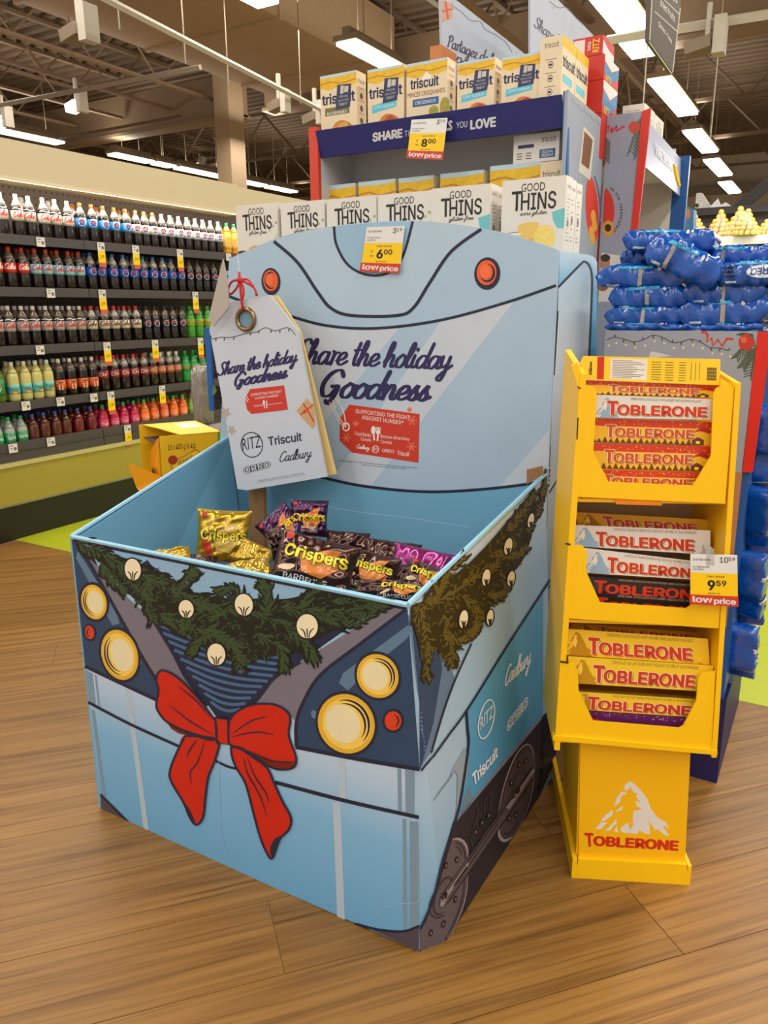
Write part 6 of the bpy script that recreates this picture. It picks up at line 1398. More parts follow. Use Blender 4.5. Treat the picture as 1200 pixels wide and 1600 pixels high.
def oart(o, fs):
    q = Print(); q.ell(.33, 0, .5, .5); Print().ell(.2, .05, .42, .52).build(o, 'logo_disc', m((224, 232, 240), .3), fs, 3, True, gap=.0006)
    q = Print(); q.text('OREO', [(.50, .35), (-.12, .30), (-.12, -.25), (.50, -.2)], .06); q.build(o, 'logo_lettering', m((16, 60, 150), .3), fs, 5, True, gap=.0006)
    q = Print()
    for k in range(3): q.poly([(-.85, .5-.35*k), (-.45, .5-.35*k), (-.45, .32-.35*k), (-.85, .32-.35*k)])
    q.build(o, 'cookie_stack_print', m((42, 34, 34), .4), fs, 3, True, split=True)
pack(1180, 425, 110, 34, 0, YO+.0, 'cookie pack showing the oval logo upside down at the right edge', 78, None, False, art=oart)
pack(1215, 470, 70, 44, -8, YO+.03, 'cookie pack cut by the right edge of the photo', 79, None)
t = solo('red_wrapper', ppx([(1106, 440), (1118, 424), (1131, 405), (1145, 407), (1137, 422), (1120, 438)], plane((0, YO-.05, 0), (0, -1, .15)), .004), m((196, 50, 60), .3, coat=.5, var=.5, scale=60), 'small red wrapper tip poking up between the cookie packs', 'wrapper', ony(1125, 424, YO-.05))
# packs hanging along the right flank
R = random.Random(9); n = 11
for k in range(n):
    z = 1.15-.075*k-.02*(k % 2); y = YO+.06+.07*(k % 3)
    C = Vector((xo1+.05, y+.03, z)); o = thing('cookie_pack', 'blue cookie pack in the column on the right flank, %s' % ('topmost', 'second from the top', 'third from the top', 'fourth from the top', 'fifth from the top', 'middle one', 'fifth from the bottom', 'fourth from the bottom', 'third from the bottom', 'second from the bottom', 'lowest')[k], 'cookies', C)
    o.rotation_euler = (R.uniform(-.5, .5), math.radians(80+R.uniform(-12, 12)), math.radians(90))
    g, fs = box_pillow(.16, .05, .09, 90+k, 12); part(o, 'film_wrap', g, oreo, smooth=True, local=True)
    q = Print(); q.poly([(-.1, -.8), (.1, -.8), (.1, .8), (-.1, .8)]); q.build(o, 'seal_label', m((206, 212, 222), .3, coat=.4), fs, 2, True, gap=.0006)

# ================================================================== DRINKS GONDOLA
GX = -4.727; GY0, GY1 = 1.6, 7.2
ZS = [1.97, 1.64, 1.264, .90, .63]
gm_ = m((74, 68, 68), .45, var=.08, scale=5, name='shelf_grey'); peg = bpy.data.materials.new('pegboard'); peg.use_nodes = True
nt = peg.node_tree; b_ = nt.nodes['Principled BSDF']; tc = nt.nodes.new('ShaderNodeNewGeometry'); mp_ = nt.nodes.new('ShaderNodeVectorMath'); mp_.operation = 'FRACTION'; sc_ = nt.nodes.new('ShaderNodeVectorMath'); sc_.operation = 'SCALE'; sc_.inputs['Scale'].default_value = 20
sx_ = nt.nodes.new('ShaderNodeVectorMath'); sx_.operation = 'MULTIPLY'; sx_.inputs[1].default_value = (0, 1, 1); sb = nt.nodes.new('ShaderNodeVectorMath'); sb.operation = 'SUBTRACT'; sb.inputs[1].default_value = (0, .5, .5)
ln = nt.nodes.new('ShaderNodeVectorMath'); ln.operation = 'LENGTH'; cm = nt.nodes.new('ShaderNodeMath'); cm.operation = 'LESS_THAN'; cm.inputs[1].default_value = .14; mxx = nt.nodes.new('ShaderNodeMix'); mxx.data_type = 'RGBA'
mxx.inputs[6].default_value = lin((104, 90, 80)); mxx.inputs[7].default_value = lin((30, 24, 22)); L = nt.links.new
L(tc.outputs['Position'], sc_.inputs[0]); L(sc_.outputs[0], mp_.inputs[0]); L(mp_.outputs[0], sx_.inputs[0]); L(sx_.outputs[0], sb.inputs[0]); L(sb.outputs[0], ln.inputs[0]); L(ln.outputs['Value'], cm.inputs[0]); L(cm.outputs[0], mxx.inputs[0]); L(mxx.outputs[2], b_.inputs['Base Color'])
gon = thing('drinks_shelving', 'long dark grey supermarket shelving with cream header, full of soda bottles', 'shelving', (GX-.3, 3.5, 0))
part(gon, 'kick_plate', box(GX-.5, GX, GY0, GY1, 0, .235), m((32, 28, 24), .4, name='kick_black'), 'black kick plate')
part(gon, 'kick_trim', box(GX-.02, GX+.006, GY0, GY1, .235, .245), m((150, 150, 140), .3, metal=.6, name='trim_metal'))
part(gon, 'bumper_panel', box(GX-.5, GX+.0, GY0, GY1, .245, .50), m((166, 150, 62), .38, var=.05, scale=2, name='olive_panel'), 'olive yellow lower panel')
part(gon, 'bumper_rail', box(GX-.02, GX+.012, GY0, GY1, .50, .53), m((196, 184, 120), .35, name='rail_light'))
part(gon, 'deck_front', box(GX-.5, GX+.0, GY0, GY1, .535, ZS[4]-.097), m((112, 104, 84), .45, name='deck_grey'))
part(gon, 'back_panel', box(GX-.56, GX-.53, GY0, GY1, .5, 2.6), peg, 'pegboard back')
BYS = [GY0, onx(132, 385, GX).y, GY1]
for k, z in enumerate(ZS):
    zt_ = z+.025; zb_ = zt_ if k < 4 else zt_-.09
    for a, b in ((GY0, 2.90), (2.905, BYS[1]-.003), (BYS[1]+.003, 5.45), (5.455, GY1)):
        part(gon, 'shelf_board', box(GX-.53, GX-.012, a, b, zb_-.03, zb_-.004), gm_)
        part(gon, 'shelf_lip', join(box(GX-.012, GX-.002, a, b, z-.024-(.08 if k == 4 else 0), zt_+.006), box(GX-.012, GX+.006, a, b, z-.030, z-.023)), gm_)
part(gon, 'header_panel', box(GX-.12, GX+.02, GY0, 5.56, 2.345, 2.572), m((206, 190, 156), .45, var=.04, scale=1.5, name='header_cream'), 'cream header panel')
part(gon, 'header_panel', box(GX-.12, GX+.0, 5.58, GY1, 2.345, 2.56), m((206, 190, 156), .45, var=.04, scale=1.5, name='header_cream'), 'cream header panel, farther section')
part(gon, 'header_trim', box(GX-.14, GX+.03, GY0, 5.56, 2.325, 2.345), m((228, 206, 166), .4, name='trim_cream'))
part(gon, 'lamp_tube', box(GX-.20, GX-.15, GY0, 5.5, 2.34, 2.36), m((255, 244, 222), emit=3.0, name='shelf_lamp'))
area('shelf_lamp_light', (GX+.0, 4.0, 2.32), .06, 4.2, 34, (1, .93, .82), (0, math.radians(-25), 0))
Q_ = Print(); Q_.text('BOISSONS', [(383, 318+0), (0, 0), (0, 0), (383, 318)]) if 0 else None
# bottles
H_ = .315; BR_ = .0475
PROF = [(.030, 0), (.042, .004), (.0475, .02), (.0475, .09), (.0460, .115), (.0475, .14), (.0475, .195), (.044, .222), (.034, .25), (.022, .275), (.0145, .290), (.0140, .300)]
def seg(z0, z1, g=0):
    P = []
    for (r0, a), (r1, b) in zip(PROF, PROF[1:]):
        if a >= z1 or b <= z0: continue
        for z in (max(a, z0), min(b, z1)):
            r = r0+(r1-r0)*(z-a)/(b-a)+g
            if not P or abs(P[-1][1]-z) > 1e-6: P.append((r, z))
    return [(r*BS, z*BS) for r, z in P]
BS = .82
def liquid(c, gl=.12): return m(c, gl, coat=.8, var=.1, scale=30, name='drink')
clear = m((176, 166, 156), .1, coat=1.0, var=.5, scale=40, name='clear_neck')
BT = {
 'diet': ((26, 16, 12), (232, 228, 222), (214, 204, 190), (.118, .195), 'Coke', (204, 58, 40), 'clear'),
 'classic': ((26, 16, 12), (214, 50, 26), (206, 42, 26), (.118, .195), 'Coke', (240, 230, 220), 'dark'),
 'iceblue': ((26, 16, 12), (214, 60, 26), (142, 200, 214), (.118, .195), 'Coke', (206, 50, 40), 'dark'),
 'pepsio': ((26, 16, 12), (224, 120, 50), (52, 140, 206), (.118, .195), 'globe', None, 'clear'),
 'pepsiw': ((26, 16, 12), (224, 150, 90), (214, 206, 206), (.118, .195), 'globe', None, 'clear'),
 'pepsid': ((26, 16, 12), (230, 228, 224), (206, 206, 212), (.118, .195), 'globe', None, 'clear'),
 'pepsi': ((26, 16, 12), (60, 120, 190), (26, 76, 168), (.118, .195), 'globe', None, 'clear'),
 'pepsiz': ((22, 16, 16), (44, 40, 42), (26, 24, 30), (.118, .195), 'globe', None, 'dark'),
 'silver': ((26, 16, 12), (230, 226, 218), (178, 170, 164), (.118, .195), 'Coke', (196, 60, 44), 'dark'),
 'vanilla': ((26, 16, 12), (212, 62, 40), (214, 198, 172), (.118, .195), 'Coke', (110, 60, 50), 'clear'),
 'dew': ((70, 150, 50), (60, 170, 70), (120, 180, 40), (.118, .195), 'Dew', (220, 60, 30), 'liq'),
 'ginger': ((74, 110, 34), (30, 140, 70), (40, 130, 60), (.06, .195), 'oval', (226, 190, 160), 'liq'),
 'citrus': ((206, 196, 120), (226, 220, 210), (110, 190, 180), (.06, .14), 'Fresca', (60, 110, 110), 'liq'),
 'root': ((30, 16, 10), (226, 220, 212), (214, 92, 36), (.06, .14), 'mug', (240, 200, 160), 'dark'),
 'pepper': ((32, 16, 14), (206, 60, 44), (140, 34, 36), (.115, .19), 'Dr', (226, 200, 190), 'clear'),
 'cream': ((34, 20, 12), (230, 224, 216), (170, 84, 46), (.115, .19), 'A&W', (226, 180, 140), 'clear'),
 'seven': ((30, 146, 66), (40, 160, 80), (40, 150, 70), (.115, .19), '7UP', (226, 90, 50), 'liq'),
 'sprite': ((164, 170, 160), (34, 160, 80), (26, 140, 76), (.10, .19), 'Sprite', (232, 240, 232), 'liq'),
 'tea': ((92, 42, 30), (54, 78, 160), (60, 84, 140), (.0, .035), None, None, 'liq'),
 'tea2': ((112, 30, 30), (54, 78, 160), (60, 100, 150), (.0, .035), None, None, 'liq'),
 'pink': ((196, 30, 74), (50, 160, 90), (206, 40, 90), (.10, .185), 'Crush', (240, 220, 200), 'liq'),
 'orange': ((232, 110, 30), (60, 170, 100), (240, 110, 30), (.10, .185), 'Crush', (240, 226, 200), 'liq'),
 'lime': ((140, 180, 60), (230, 110, 40), (110, 170, 50), (.10, .185), 'Crush', (230, 120, 50), 'liq'),
 'juice': ((232, 160, 30), (40, 160, 110), (232, 190, 90), (.05, .2), 'oval', (206, 90, 50), 'liq'),
}
PR = {}
def bottle(kind):
    lc, cc, bc, (z0, z1), logo, oc, neck = BT[kind]
    o = bpy.data.objects.new('soda_bottle', None); o.empty_display_size = .05; COL.objects.link(o)
    LQ = .225
    part(o, 'bottle_body', lathe(seg(0, LQ), 12), liquid(lc), smooth=True, local=True)
    part(o, 'bottle_neck', lathe(seg(LQ, .3), 12), clear if neck == 'clear' else (liquid(lc) if neck == 'liq' else m((112, 92, 82), .1, coat=1.0, var=.6, scale=40, name='neck_dark_glare')), smooth=True, local=True)  # dark neck colour lightened to stand in for white glare on the plastic
    part(o, 'cap', lathe([(r_*BS, z_*BS) for r_, z_ in ((.0165, .286), (.0178, .289), (.0178, .316), (.0155, .320))], 10), m(cc, .4, name='cap_plastic'), smooth=True, local=True)
    lb = part(o, 'label_band', lathe(seg(z0, z1, .0006), 16), m(bc, .4, coat=.3, name='label_film'), smooth=True, local=True)
    lb.data.polygons.foreach_set('use_smooth', [True]*len(lb.data.polygons))
    z0, z1 = z0*BS, z1*BS; zc = (z0+z1)/2; rr = BR_*BS+.0008
    # logo wraps the +x side, local coordinates: a = distance along y, b = height
    def cyl(a, b):
        t = a/rr; return Vector((rr*math.cos(t), rr*math.sin(t), b)), Vector((math.cos(t), math.sin(t), 0))
    TW = -.45*rr       # turned a little towards the entrance
    if logo == 'globe':
        p = Print(); p.ell(TW, zc, .0235, .0235); g = p.build(lb, 'globe_white', m((232, 232, 234), .4), cyl, 1, True, gap=.001)
        p = Print(); p.poly([(TW+.019*math.cos(math.radians(a)), zc+.003+.017*math.sin(math.radians(a))) for a in range(-10, 191, 20)]+[(TW-.008, zc+.006), (TW+.008, zc-.001)]); p.build(lb, 'globe_red', m((206, 40, 36), .4), cyl, 2, True, gap=.001)
        p = Print(); p.poly([(TW+.019*math.cos(math.radians(a)), zc-.005+.015*math.sin(math.radians(a))) for a in range(190, 351, 20)]+[(TW+.008, zc-.010), (TW-.006, zc-.006)]); p.build(lb, 'globe_blue', m((24, 60, 150), .4), cyl, 2, True, gap=.001)
    elif logo == 'oval':
        p = Print(); p.ell(TW, zc, .022, .03); p.build(lb, 'label_oval', m(oc, .4), cyl, 1, True, gap=.001)
    elif logo == 'mug':
        p = Print(); p.ell(TW, zc+.015, .03, .010); p.poly([(TW-.014, zc-.035), (TW+.014, zc-.035), (TW+.016, zc), (TW-.016, zc)]); p.build(lb, 'label_print', m(oc, .4), cyl, 1, True, gap=.001)
        p = Print(); p.text('A&W', U(TW-.02, zc+.009, TW+.02, zc+.021), .03); p.build(lb, 'label_lettering', m((90, 40, 20), .4), cyl, 2, True, gap=.001)
    elif logo == 'Coke':
        p = Print(); p.script('Coke', (TW-.038, zc-.008), (TW+.036, zc-.008), .018, .006, up=(0, .018)); p.build(lb, 'label_lettering', m(oc, .4), cyl, 1, True, gap=.001)
    elif logo:
        p = Print(); p.text(logo, U(TW-.032, zc-.012, TW+.032, zc+.016), .04); p.build(lb, 'label_lettering', m(oc, .4), cyl, 1, True, gap=.001)
        if logo == 'Fresca': q = Print(); q.ell(TW+.01, zc-.02, .014, .01); q.build(lb, 'fruit_print', m((230, 150, 30), .4), cyl, 2, True, gap=.001)
    if logo == 'Coke' and kind in ('diet', 'silver'):
        p = Print(); p.stroke([(TW-.04, z1+.010), (TW-.015, z1+.015), (TW+.01, z1+.008), (TW+.04, z1+.014)], .006); p.build(lb, 'wave_print', m((226, 222, 216), .4), lambda a, b: (Vector(((rr+.001-.22*(b-.168))*math.cos(a/rr), (rr+.001-.22*(b-.168))*math.sin(a/rr), b)), Vector((math.cos(a/rr), math.sin(a/rr), .3)).normalized()), 1, True, gap=.001)
    return o
DESC = {'diet': 'diet cola bottle with white cap and beige label', 'classic': 'cola bottle with red cap and red label', 'iceblue': 'cola bottle with red cap and pale blue label', 'pepsio': 'cola bottle with orange cap and blue globe label', 'pepsiw': 'cola bottle with orange cap and white label',
 'pepsid': 'cola bottle with white cap and white globe label', 'pepsi': 'cola bottle with blue cap and dark blue globe label', 'pepsiz': 'cola bottle with black cap and black globe label', 'silver': 'diet cola bottle with white cap and silver label', 'vanilla': 'cola bottle with red cap and cream label',
 'dew': 'green soda bottle with green cap and lime label', 'ginger': 'green ginger ale bottle with green cap', 'citrus': 'pale yellow grapefruit soda bottle with teal label', 'root': 'root beer bottle with white cap and orange label', 'pepper': 'dark soda bottle with red cap and maroon label', 'cream': 'dark soda bottle with white cap and brown label',
 'seven': 'bright green lemon lime soda bottle', 'sprite': 'clear lemon lime soda bottle with green label and cap', 'tea': 'brown iced tea bottle with blue cap', 'tea2': 'reddish iced tea bottle with blue cap', 'pink': 'pink soda bottle with green cap', 'orange': 'orange soda bottle with green cap', 'lime': 'green soda bottle with orange cap', 'juice': 'yellow orange juice bottle with green cap'}
ROWN = ['top', 'second', 'third', 'fourth', 'bottom']
def zpx(z2x, k=.3083): return z2x*k
ROWS = [
 [('diet', 0, 118), ('pepsio', 118, 206), ('pepsiw', 206, 246), ('pepsid', 246, 347), ('juice', 347, 372)],
 [('classic', -8, 51), ('iceblue', 51, 136), ('pepsi', 136, 291), ('pepsiz', 291, 352)],
 [('silver', -8, 139), ('vanilla', 139, 224), ('pepsiz', 224, 294), ('dew', 294, 345)],
 [('ginger', -8, 15), ('citrus', 15, 88), ('root', 88, 158), ('pepper', 158, 236), ('cream', 236, 287), ('seven', 287, 325)],
 [('sprite', -8, 46), ('tea', 46, 115), ('tea2', 115, 156), ('pink', 156, 222), ('orange', 222, 296), ('lime', 296, 325)],
]
STEP = .0985; NB = {}
NTH = ['leftmost', 'second from left', 'third from left', 'fourth from left', 'fifth from left', 'sixth from left', 'seventh from left', 'eighth from left', 'ninth from left', 'tenth from left', 'eleventh from left', 'twelfth from left', 'thirteenth from left']
for r, row in enumerate(ROWS):
    z = ZS[r]+.025-(.09 if r == 4 else 0)
    y0 = onx(-14, 400, GX-.07).y
    yy = onx(row[0][1]-4, [360, 452, 540, 632, 700][r], GX-.065).y
    for kind, pa, pb in row:
        yb2 = onx(pb, [366, 455, 545, 625, 690][r], GX-.065).y
        R = random.Random(r*31+len(kind))
        n = max(1, round((yb2-yy)/STEP)); st = (yb2-yy)/n
        for i in range(n):
            for dr in range(2 if r in (2, 3, 4) else (2 if i % 2 == 0 else 1)):
                if kind not in PR: PR[kind] = bottle(kind); o = PR[kind]
                else: o = copy_tree(PR[kind])
                o.location = (GX-.066-dr*.092+R.uniform(-.006, .006), yy+st*(i+.5)+R.uniform(-.004, .004)+(.02 if dr else 0), z+.0002)
                o.rotation_euler = (0, 0, R.uniform(-.35, .35))
                key = (kind, r, dr); NB[key] = NB.get(key, 0)+1
                lab = '%s, %s, %s row, %s shelf' % (DESC[kind].replace(' bottle with', ' bottle,').replace('diet cola', 'cola'), NTH[NB[key]-1], 'front' if dr == 0 else 'back', ROWN[r])
                tag(o, lab, 'bottle', DESC[kind].split(' bottle')[0]+' bottles, %s row of the %s shelf' % ('front' if dr == 0 else 'second', ROWN[r]))
        yy = yb2
# shelf price tags
SG = plane((GX+.004, 0, 0), (1, 0, 0))
TG = [(0, 63, 'w', 377), (0, 158, 'y', 393), (0, 212, 'y', 396), (0, 281, 'y', 401), (0, 357, 'w', 402), (1, 79, 'w', 458), (1, 160, 'y', 467), (1, 305, 'y', 467), (2, 62, 'w', 544), (2, 167, 'y', 545), (2, 242, 'y', 541), (2, 313, 'y', 538), (3, 40, 'w', 633), (3, 94, 'w', 625), (3, 146, 'w', 619), (3, 173, 'y', 622), (3, 253, 'y', 611), (3, 309, 'y', 603), (4, 21, 'w', 708), (4, 80, 'w', 697), (4, 200, 'y', 682)]
cnt = {}
ORD = ['first', 'second', 'third', 'fourth', 'fifth', 'sixth']
for r, px, kd, py in TG:
    i = cnt[r] = cnt.get(r, 0)+1
    c = SG(px, py)[0]; t = thing('shelf_tag', ('%s price tag, %s from the left on the %s shelf edge' % ('plain white' if kd == 'w' else 'white and yellow hanging', ORD[i-1], ROWN[r])), 'price tag', c+Vector((.003, 0, 0)))
    zc = ZS[r]; w2 = .032
    f = uvs((GX+.0085, c.y-w2, 0), (0, 1, 0), (0, 0, 1))
    part(t, 'card', box(GX+.0065, GX+.0085, c.y-w2, c.y+w2, zc-.035, zc+.025), m((222, 216, 208), .4, name='card_white'))
    p = Print(); p.stroke([(.008, zc+.012), (.035, zc+.012)], .005, smooth=False); p.poly(U(.036, zc-.02, .056, zc+.0)).stroke([(.008, zc-.005), (.028, zc-.005)], .005, smooth=False); p.build(t, 'printed_text', m((110, 104, 100), .5), f, 1, gap=.0006)
    if kd == 'y':
        part(t, 'yellow_card', box(GX+.0065, GX+.0085, c.y-w2, c.y+w2, zc-.115, zc-.0352), yellow); part(t, 'red_strip', box(GX+.0065, GX+.0085, c.y-w2+.004, c.y+w2, zc-.145, zc-.1152), m((210, 90, 70), .4, name='strip_red'))
        p = Print(); p.text('1.99', U(.014, zc-.085, .05, zc-.062), .03); p.build(t, 'price_lettering', black, f, 1, gap=.0006)

# ================================================================== YELLOW CANDY CARTON
m0 = onz(249, 682, .95); m1 = onz(339, 674.5, .95); m2 = onz(211, 656, .95)
cu = (m1-m0).normalized(); cv = Vector((-cu.y, cu.x, 0)); W_ = (m1-m0).length+.02; Dp = .44; Z1 = .95; Z0 = .62
yc = m((240, 188, 10), .45, var=.05, name='candy_yellow'); 
cart = thing('candy_carton', 'open bright yellow candy shipping carton with torn top behind the blue bin', 'carton', m0+cu*W_/2+cv*Dp/2-Vector((0, 0, Z1-Z0)))
def cp(u, v, z): return Vector((m0.x, m0.y, 0))+cu*u+cv*v+Vector((0, 0, z))
part(cart, 'front_wall', obox(cp(0, 0, Z0), cu*W_, cv*.005, (0, 0, Z1-Z0)), yc); part(cart, 'end_wall', obox(cp(W_, 0, Z0), cv*Dp, cu*-.005, (0, 0, Z1-Z0)), yc)
part(cart, 'back_wall', obox(cp(0, Dp, Z0), cu*W_, cv*-.005, (0, 0, Z1-Z0)), yc); part(cart, 'bottom', obox(cp(0, 0, Z0), cu*W_, cv*Dp, (0, 0, .005)), kraft)
part(cart, 'lid', plate([cp(.10, 0, Z1), cp(W_, 0, Z1), cp(W_, Dp, Z1), cp(.02, Dp, Z1), cp(.06, Dp*.6, Z1)], (0, 0, -.004)), m((246, 206, 20), .45, var=.05, name='candy_lid'))
part(cart, 'inner_liner', obox(cp(.008, .01, Z1-.06), cu*(W_*.4), cv*(Dp*.85), (0, 0, .004)), m((70, 34, 16), .7, name='liner_brown'))
part(cart, 'side_flap', plate([cp(0, .02, Z1-.01), cp(-.02, .10, Z1-.08), cp(-.01, .2, Z1-.28), cp(0, .03, Z0+.0)], cu*-.004), m((240, 160, 12), .45, name='candy_orange'), 'torn orange side flap'); 
part(cart, 'side_flap', plate([cp(-.0, .0, Z0+.14), cp(-.13, .12, Z0+.2), cp(-.10, .12, Z0+.08), cp(-.05, .02, Z0-.02), cp(0, 0, Z0)], cv*.004), m((240, 164, 14), .45, name='candy_orange'), 'lower flap folded out')
fC = uvs(cp(0, -.0005, Z0), cu, (0, 0, 1)); hC = Z1-Z0
p = Print(); p.text('15 x 400 g (6 kg)', U(W_*.12, hC-.075, W_*.56, hC-.04), .015); p.build(cart, 'lettering', m((70, 40, 10), .5), fC, 1)
Print().poly([(W_*.16, hC-.17), (W_*.15, hC-.13), (W_*.22, hC-.115), (W_*.36, hC-.10), (W_*.56, hC-.075), (W_*.64, hC-.10), (W_*.60, hC-.15), (W_*.42, hC-.16), (W_*.28, hC-.195)], True).build(cart, 'peanut_print', m((206, 136, 10), .5), fC, 1)
Print().poly([(W_*.175, hC-.165), (W_*.17, hC-.135), (W_*.23, hC-.122), (W_*.36, hC-.107), (W_*.56, hC-.083), (W_*.62, hC-.105), (W_*.585, hC-.142), (W_*.42, hC-.152), (W_*.28, hC-.186)], True).build(cart, 'peanut_fill', m((246, 204, 50), .5), fC, 2)
p = Print(); p.text('PEANUT', [(W_*.26, hC-.143), (W_*.50, hC-.12), (W_*.50, hC-.10), (W_*.26, hC-.123)], .02); p.text('ARACHIDE', [(W_*.25, hC-.17), (W_*.56, hC-.142), (W_*.56, hC-.122), (W_*.25, hC-.15)], .02); p.build(cart, 'peanut_lettering', m((70, 40, 10), .5), fC, 3)
Print().ell(W_*.18, hC-.115, .022, .022).build(cart, 'candy_print', m((170, 50, 20), .5), fC, 3)
Print().poly([(W_*.72, hC-.13), (W_*.76, hC-.09), (W_*.83, hC-.065), (W_*.85, hC-.08), (W_*.84, hC-.10), (W_*.78, hC-.10)], True).build(cart, 'hand_hole', m((40, 22, 10), .7), fC, 2)
fF = uvs(cp(-.0045, .02, Z0), -cu*0+cv*-1, (0, 0, 1))
fT = uvs(cp(0, 0, Z1+.0005), cu, cv); Print().poly(U(W_*.55, Dp*.45, W_*.9, Dp*.85)).build(cart, 'shipping_label', m((222, 214, 206), .5), fT, 1)
p = Print(); p.text('m&m\'s'.replace("m&m'", 'm'), U(0, 0, 1, 1)) if 0 else None
sf = uvs(cp(-.012, .17, Z1-.25), cv*-1, (0, 0, 1)); p = Print(); p.text('M S', U(.02, .02, .11, .09), .1); p.build(cart, 'bold_lettering', m((60, 30, 16), .5), sf, 4, gap=.001)
Print().poly([(W_*.93, hC-.25), (W_, hC-.25), (W_, hC-.10), (W_*.95, hC-.10)]).poly([(W_*.93, hC-.06), (W_, hC-.06), (W_, hC), (W_*.94, hC)]).build(cart, 'green_tape', m((96, 170, 40), .5), fC, 3, split=True)
solo('shipping_carton', obox(cp(.02, .02, 0), cu*(W_-.04), cv*(Dp-.04), (0, 0, Z0-.001)), kraft, 'brown shipping carton carrying the yellow candy carton, hidden behind the bin wall', 'carton', cp(W_/2, Dp/2, 0))
# grey plastic-wrapped stock beside the tag
foilg = m((150, 142, 136), .25, metal=.3, coat=.5, var=.4, scale=20, bump=.5, bscale=30, name='grey_wrap')
g, _ = box_pillow(.10, .36, .10, 5); wq = ony(316, 618, 3.6)
t = solo('wrapped_stock', g, foilg, 'crumpled grey plastic wrap on a stock stack left of the tag sign', 'wrap', (0, 0, 0), smooth=True); t.location = wq
solo('stock_stack', box(wq.x-.05, wq.x+.16, wq.y-.05, wq.y+.2, 0, wq.z-.2), m((120, 112, 110), .5), 'grey carton stack under the crumpled plastic wrap', 'carton', (wq.x, wq.y, 0))

# ================================================================== FAR RIGHT FIXTURE WITH GOLD PYRAMIDS
dk = m((62, 56, 54), .5, name='fixture_dark'); FYR = 6.0
fx = thing('candy_shelving', 'black shelving far at the right with pyramids of gold chocolates on its lit shelf', 'shelving', (-.5, FYR+.3, 0))
zsh = ony(1150, 372, FYR).z; ztp = ony(1150, 326, FYR).z
part(fx, 'back_panel', box(-1.05, 2.2, FYR+.35, FYR+.38, 0, ztp+.02), dk); part(fx, 'top_rail', box(-1.05, 2.2, FYR+.28, FYR+.36, ztp+.0, ztp+.05), m((40, 36, 36), .5))
part(fx, 'shelf', box(-1.05, 2.2, FYR, FYR+.35, zsh-.0, zsh+.012), m((226, 222, 216), .4)); part(fx, 'shelf_edge', box(-1.05, 2.2, FYR-.02, FYR, zsh-.045, zsh+.012), m((236, 234, 230), .35, name='edge_white'), 'white shelf edge')
part(fx, 'cabinet', box(-1.05, 2.2, FYR+.1, FYR+.34, 0, zsh-.10), m((30, 26, 26), .6))
area('case_light', (.0, FYR-.1, ztp+.25), 1.8, .1, 26, (1, .95, .85), (math.radians(-25), 0, 0))
goldb = m((222, 178, 60), .3, metal=.35, coat=.4, var=.3, scale=30, name='gold_foil'); clr = m((236, 232, 220), .1, alpha=.16, name='clear_cone')
def pyramid(px, pt, hw, label, y=FYR+.12):
    b0 = ony(px, 366, y); z = zsh+.013; top = ony(px, pt, y).z; h = top-z; w = hw*(6.2/FPX)
    t = thing('chocolate_pyramid', label, 'chocolates', (b0.x, y, z)); G_ = []; R = random.Random(int(px)); nb = 6; r = h/(nb*1.55)
    for l in range(nb):
        zz = r+l*r*1.5; rad = max(0, w*(1-(l+.2)/nb)-r*.6); cnt_ = max(1, int(2*math.pi*rad/(2*r)))
        for k in range(cnt_):
            a = 2*math.pi*k/cnt_+l*.6; G_.append(sphere((b0.x+rad*math.cos(a), y+rad*.6*math.sin(a), z+zz), r, 8, 5))
    part(t, 'gold_ball', join(*G_), goldb, smooth=True, kind='stuff')
    part(t, 'clear_cone', lathe([(w*1.04, .0), (w*.5, h*.5), (.004, h*1.02)], 16, (b0.x, y, z)), clr, smooth=True)
    part(t, 'tray', lathe([(w*1.0, -.0), (w*1.06, .004)], 16, (b0.x, y, z)), m((230, 210, 160), .4))
for px, pt, hw, lb in ((1085, 336, 20, 'gold chocolate pyramid half hidden by the blue edge'), (1124, 328, 20, 'second gold chocolate pyramid from the left, white seal on it'), (1154, 323, 24, 'tallest gold chocolate pyramid, in the middle'), (1166, 327, 18, 'slim gold chocolate pyramid overlapping the tallest one'), (1206, 330, 22, 'gold chocolate pyramid cut by the right edge')):
    pyramid(px, pt, hw, lb, FYR+(.12 if px != 1166 else .04))
Sx = plane((0, FYR+.5, 0), (0, -1, 0))
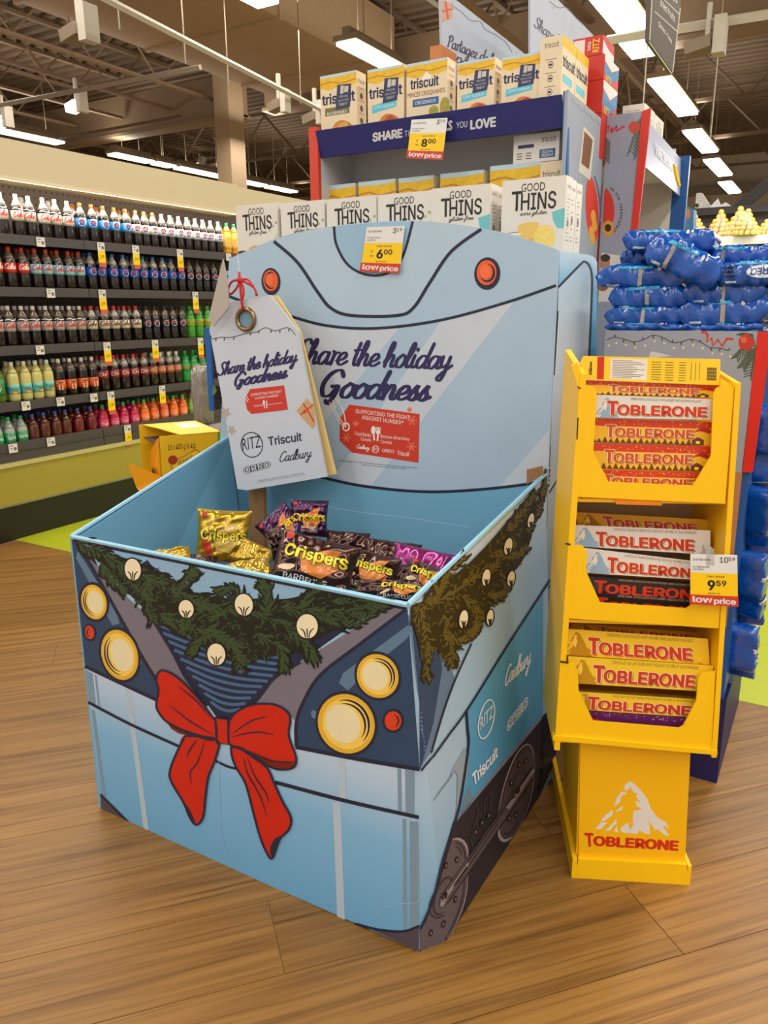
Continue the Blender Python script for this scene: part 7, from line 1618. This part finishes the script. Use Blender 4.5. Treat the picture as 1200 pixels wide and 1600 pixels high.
solo('sloped_fascia', ppx([(1215, 262), (1215, 285), (1164, 326), (1140, 326)], Sx, .05), m((40, 38, 38), .5), 'black sloping fascia rising to the right edge', 'fascia', Sx(1180, 300)[0])
t = thing('white_display_cards', 'cluster of white star shaped cards on the black shelving top', 'decoration', Sx(1128, 320)[0]); part(t, 'card', ppx([(1110, 322), (1122, 310), (1126, 320), (1134, 316), (1146, 324), (1110, 326)], Sx, .01), white)
t = thing('patterned_box', 'black and white patterned box on the shelving top', 'box', Sx(1098, 315)[0]); part(t, 'carton', ppx([(1086, 326), (1088, 302), (1096, 301), (1112, 326)], Sx, .1), m((190, 186, 180), .5, var=.6, scale=60)); Print().ell(1089, 321, 3, 3.2).build(t, 'dark_dot', black, Sx, 2)
sb2 = plane((0, 4.6, 0), (0, -1, 0)); t = thing('blue_carton', 'small blue carton beside the blue upright of the aisle display', 'carton', sb2(1076, 340)[0]); part(t, 'carton', ppx([(1068, 319), (1084, 327), (1083, 372), (1066, 372)], sb2, .1), m((70, 120, 170), .4, var=.5, scale=40))
Print().ell(1075, 334, 4, 8).build(t, 'picture_print', m((196, 130, 100), .5), sb2, 1)
solo('blue_carton_stand', box(sb2(1066, 372)[0].x, sb2(1066, 372)[0].x+.1, 4.6, 4.75, 0, sb2(1066, 372)[0].z-.001), m((40, 60, 90), .5), 'dark blue plinth under the small blue carton', 'stand', (sb2(1066, 372)[0].x, 4.6, 0))
t = thing('shelf_tag', 'bright yellow price tag hanging from the white shelf edge at right', 'price tag', ony(1112, 385, FYR-.03)); part(t, 'card', ppx([(1109, 377), (1114, 376), (1113, 386), (1107, 386)], plane((0, FYR-.028, 0), (0, -1, 0)), .004), yellow)
R = random.Random(2)
for k in range(6):
    c = ony(1118+16*k, 388, FYR+.05); c.z = zsh-.10
    t = thing('candy_bowl', 'round candy tub, %s from the left on the dark lower shelf at right' % ('first', 'second', 'third', 'fourth', 'fifth', 'sixth')[k], 'tub', (c.x, FYR+.2, c.z+.0)); part(t, 'tub', lathe([(.035, 0), (.045, .03), (.03, .045)], 12), m([(196, 186, 176), (120, 60, 50), (206, 200, 190)][k % 3], .4), smooth=True, local=True)
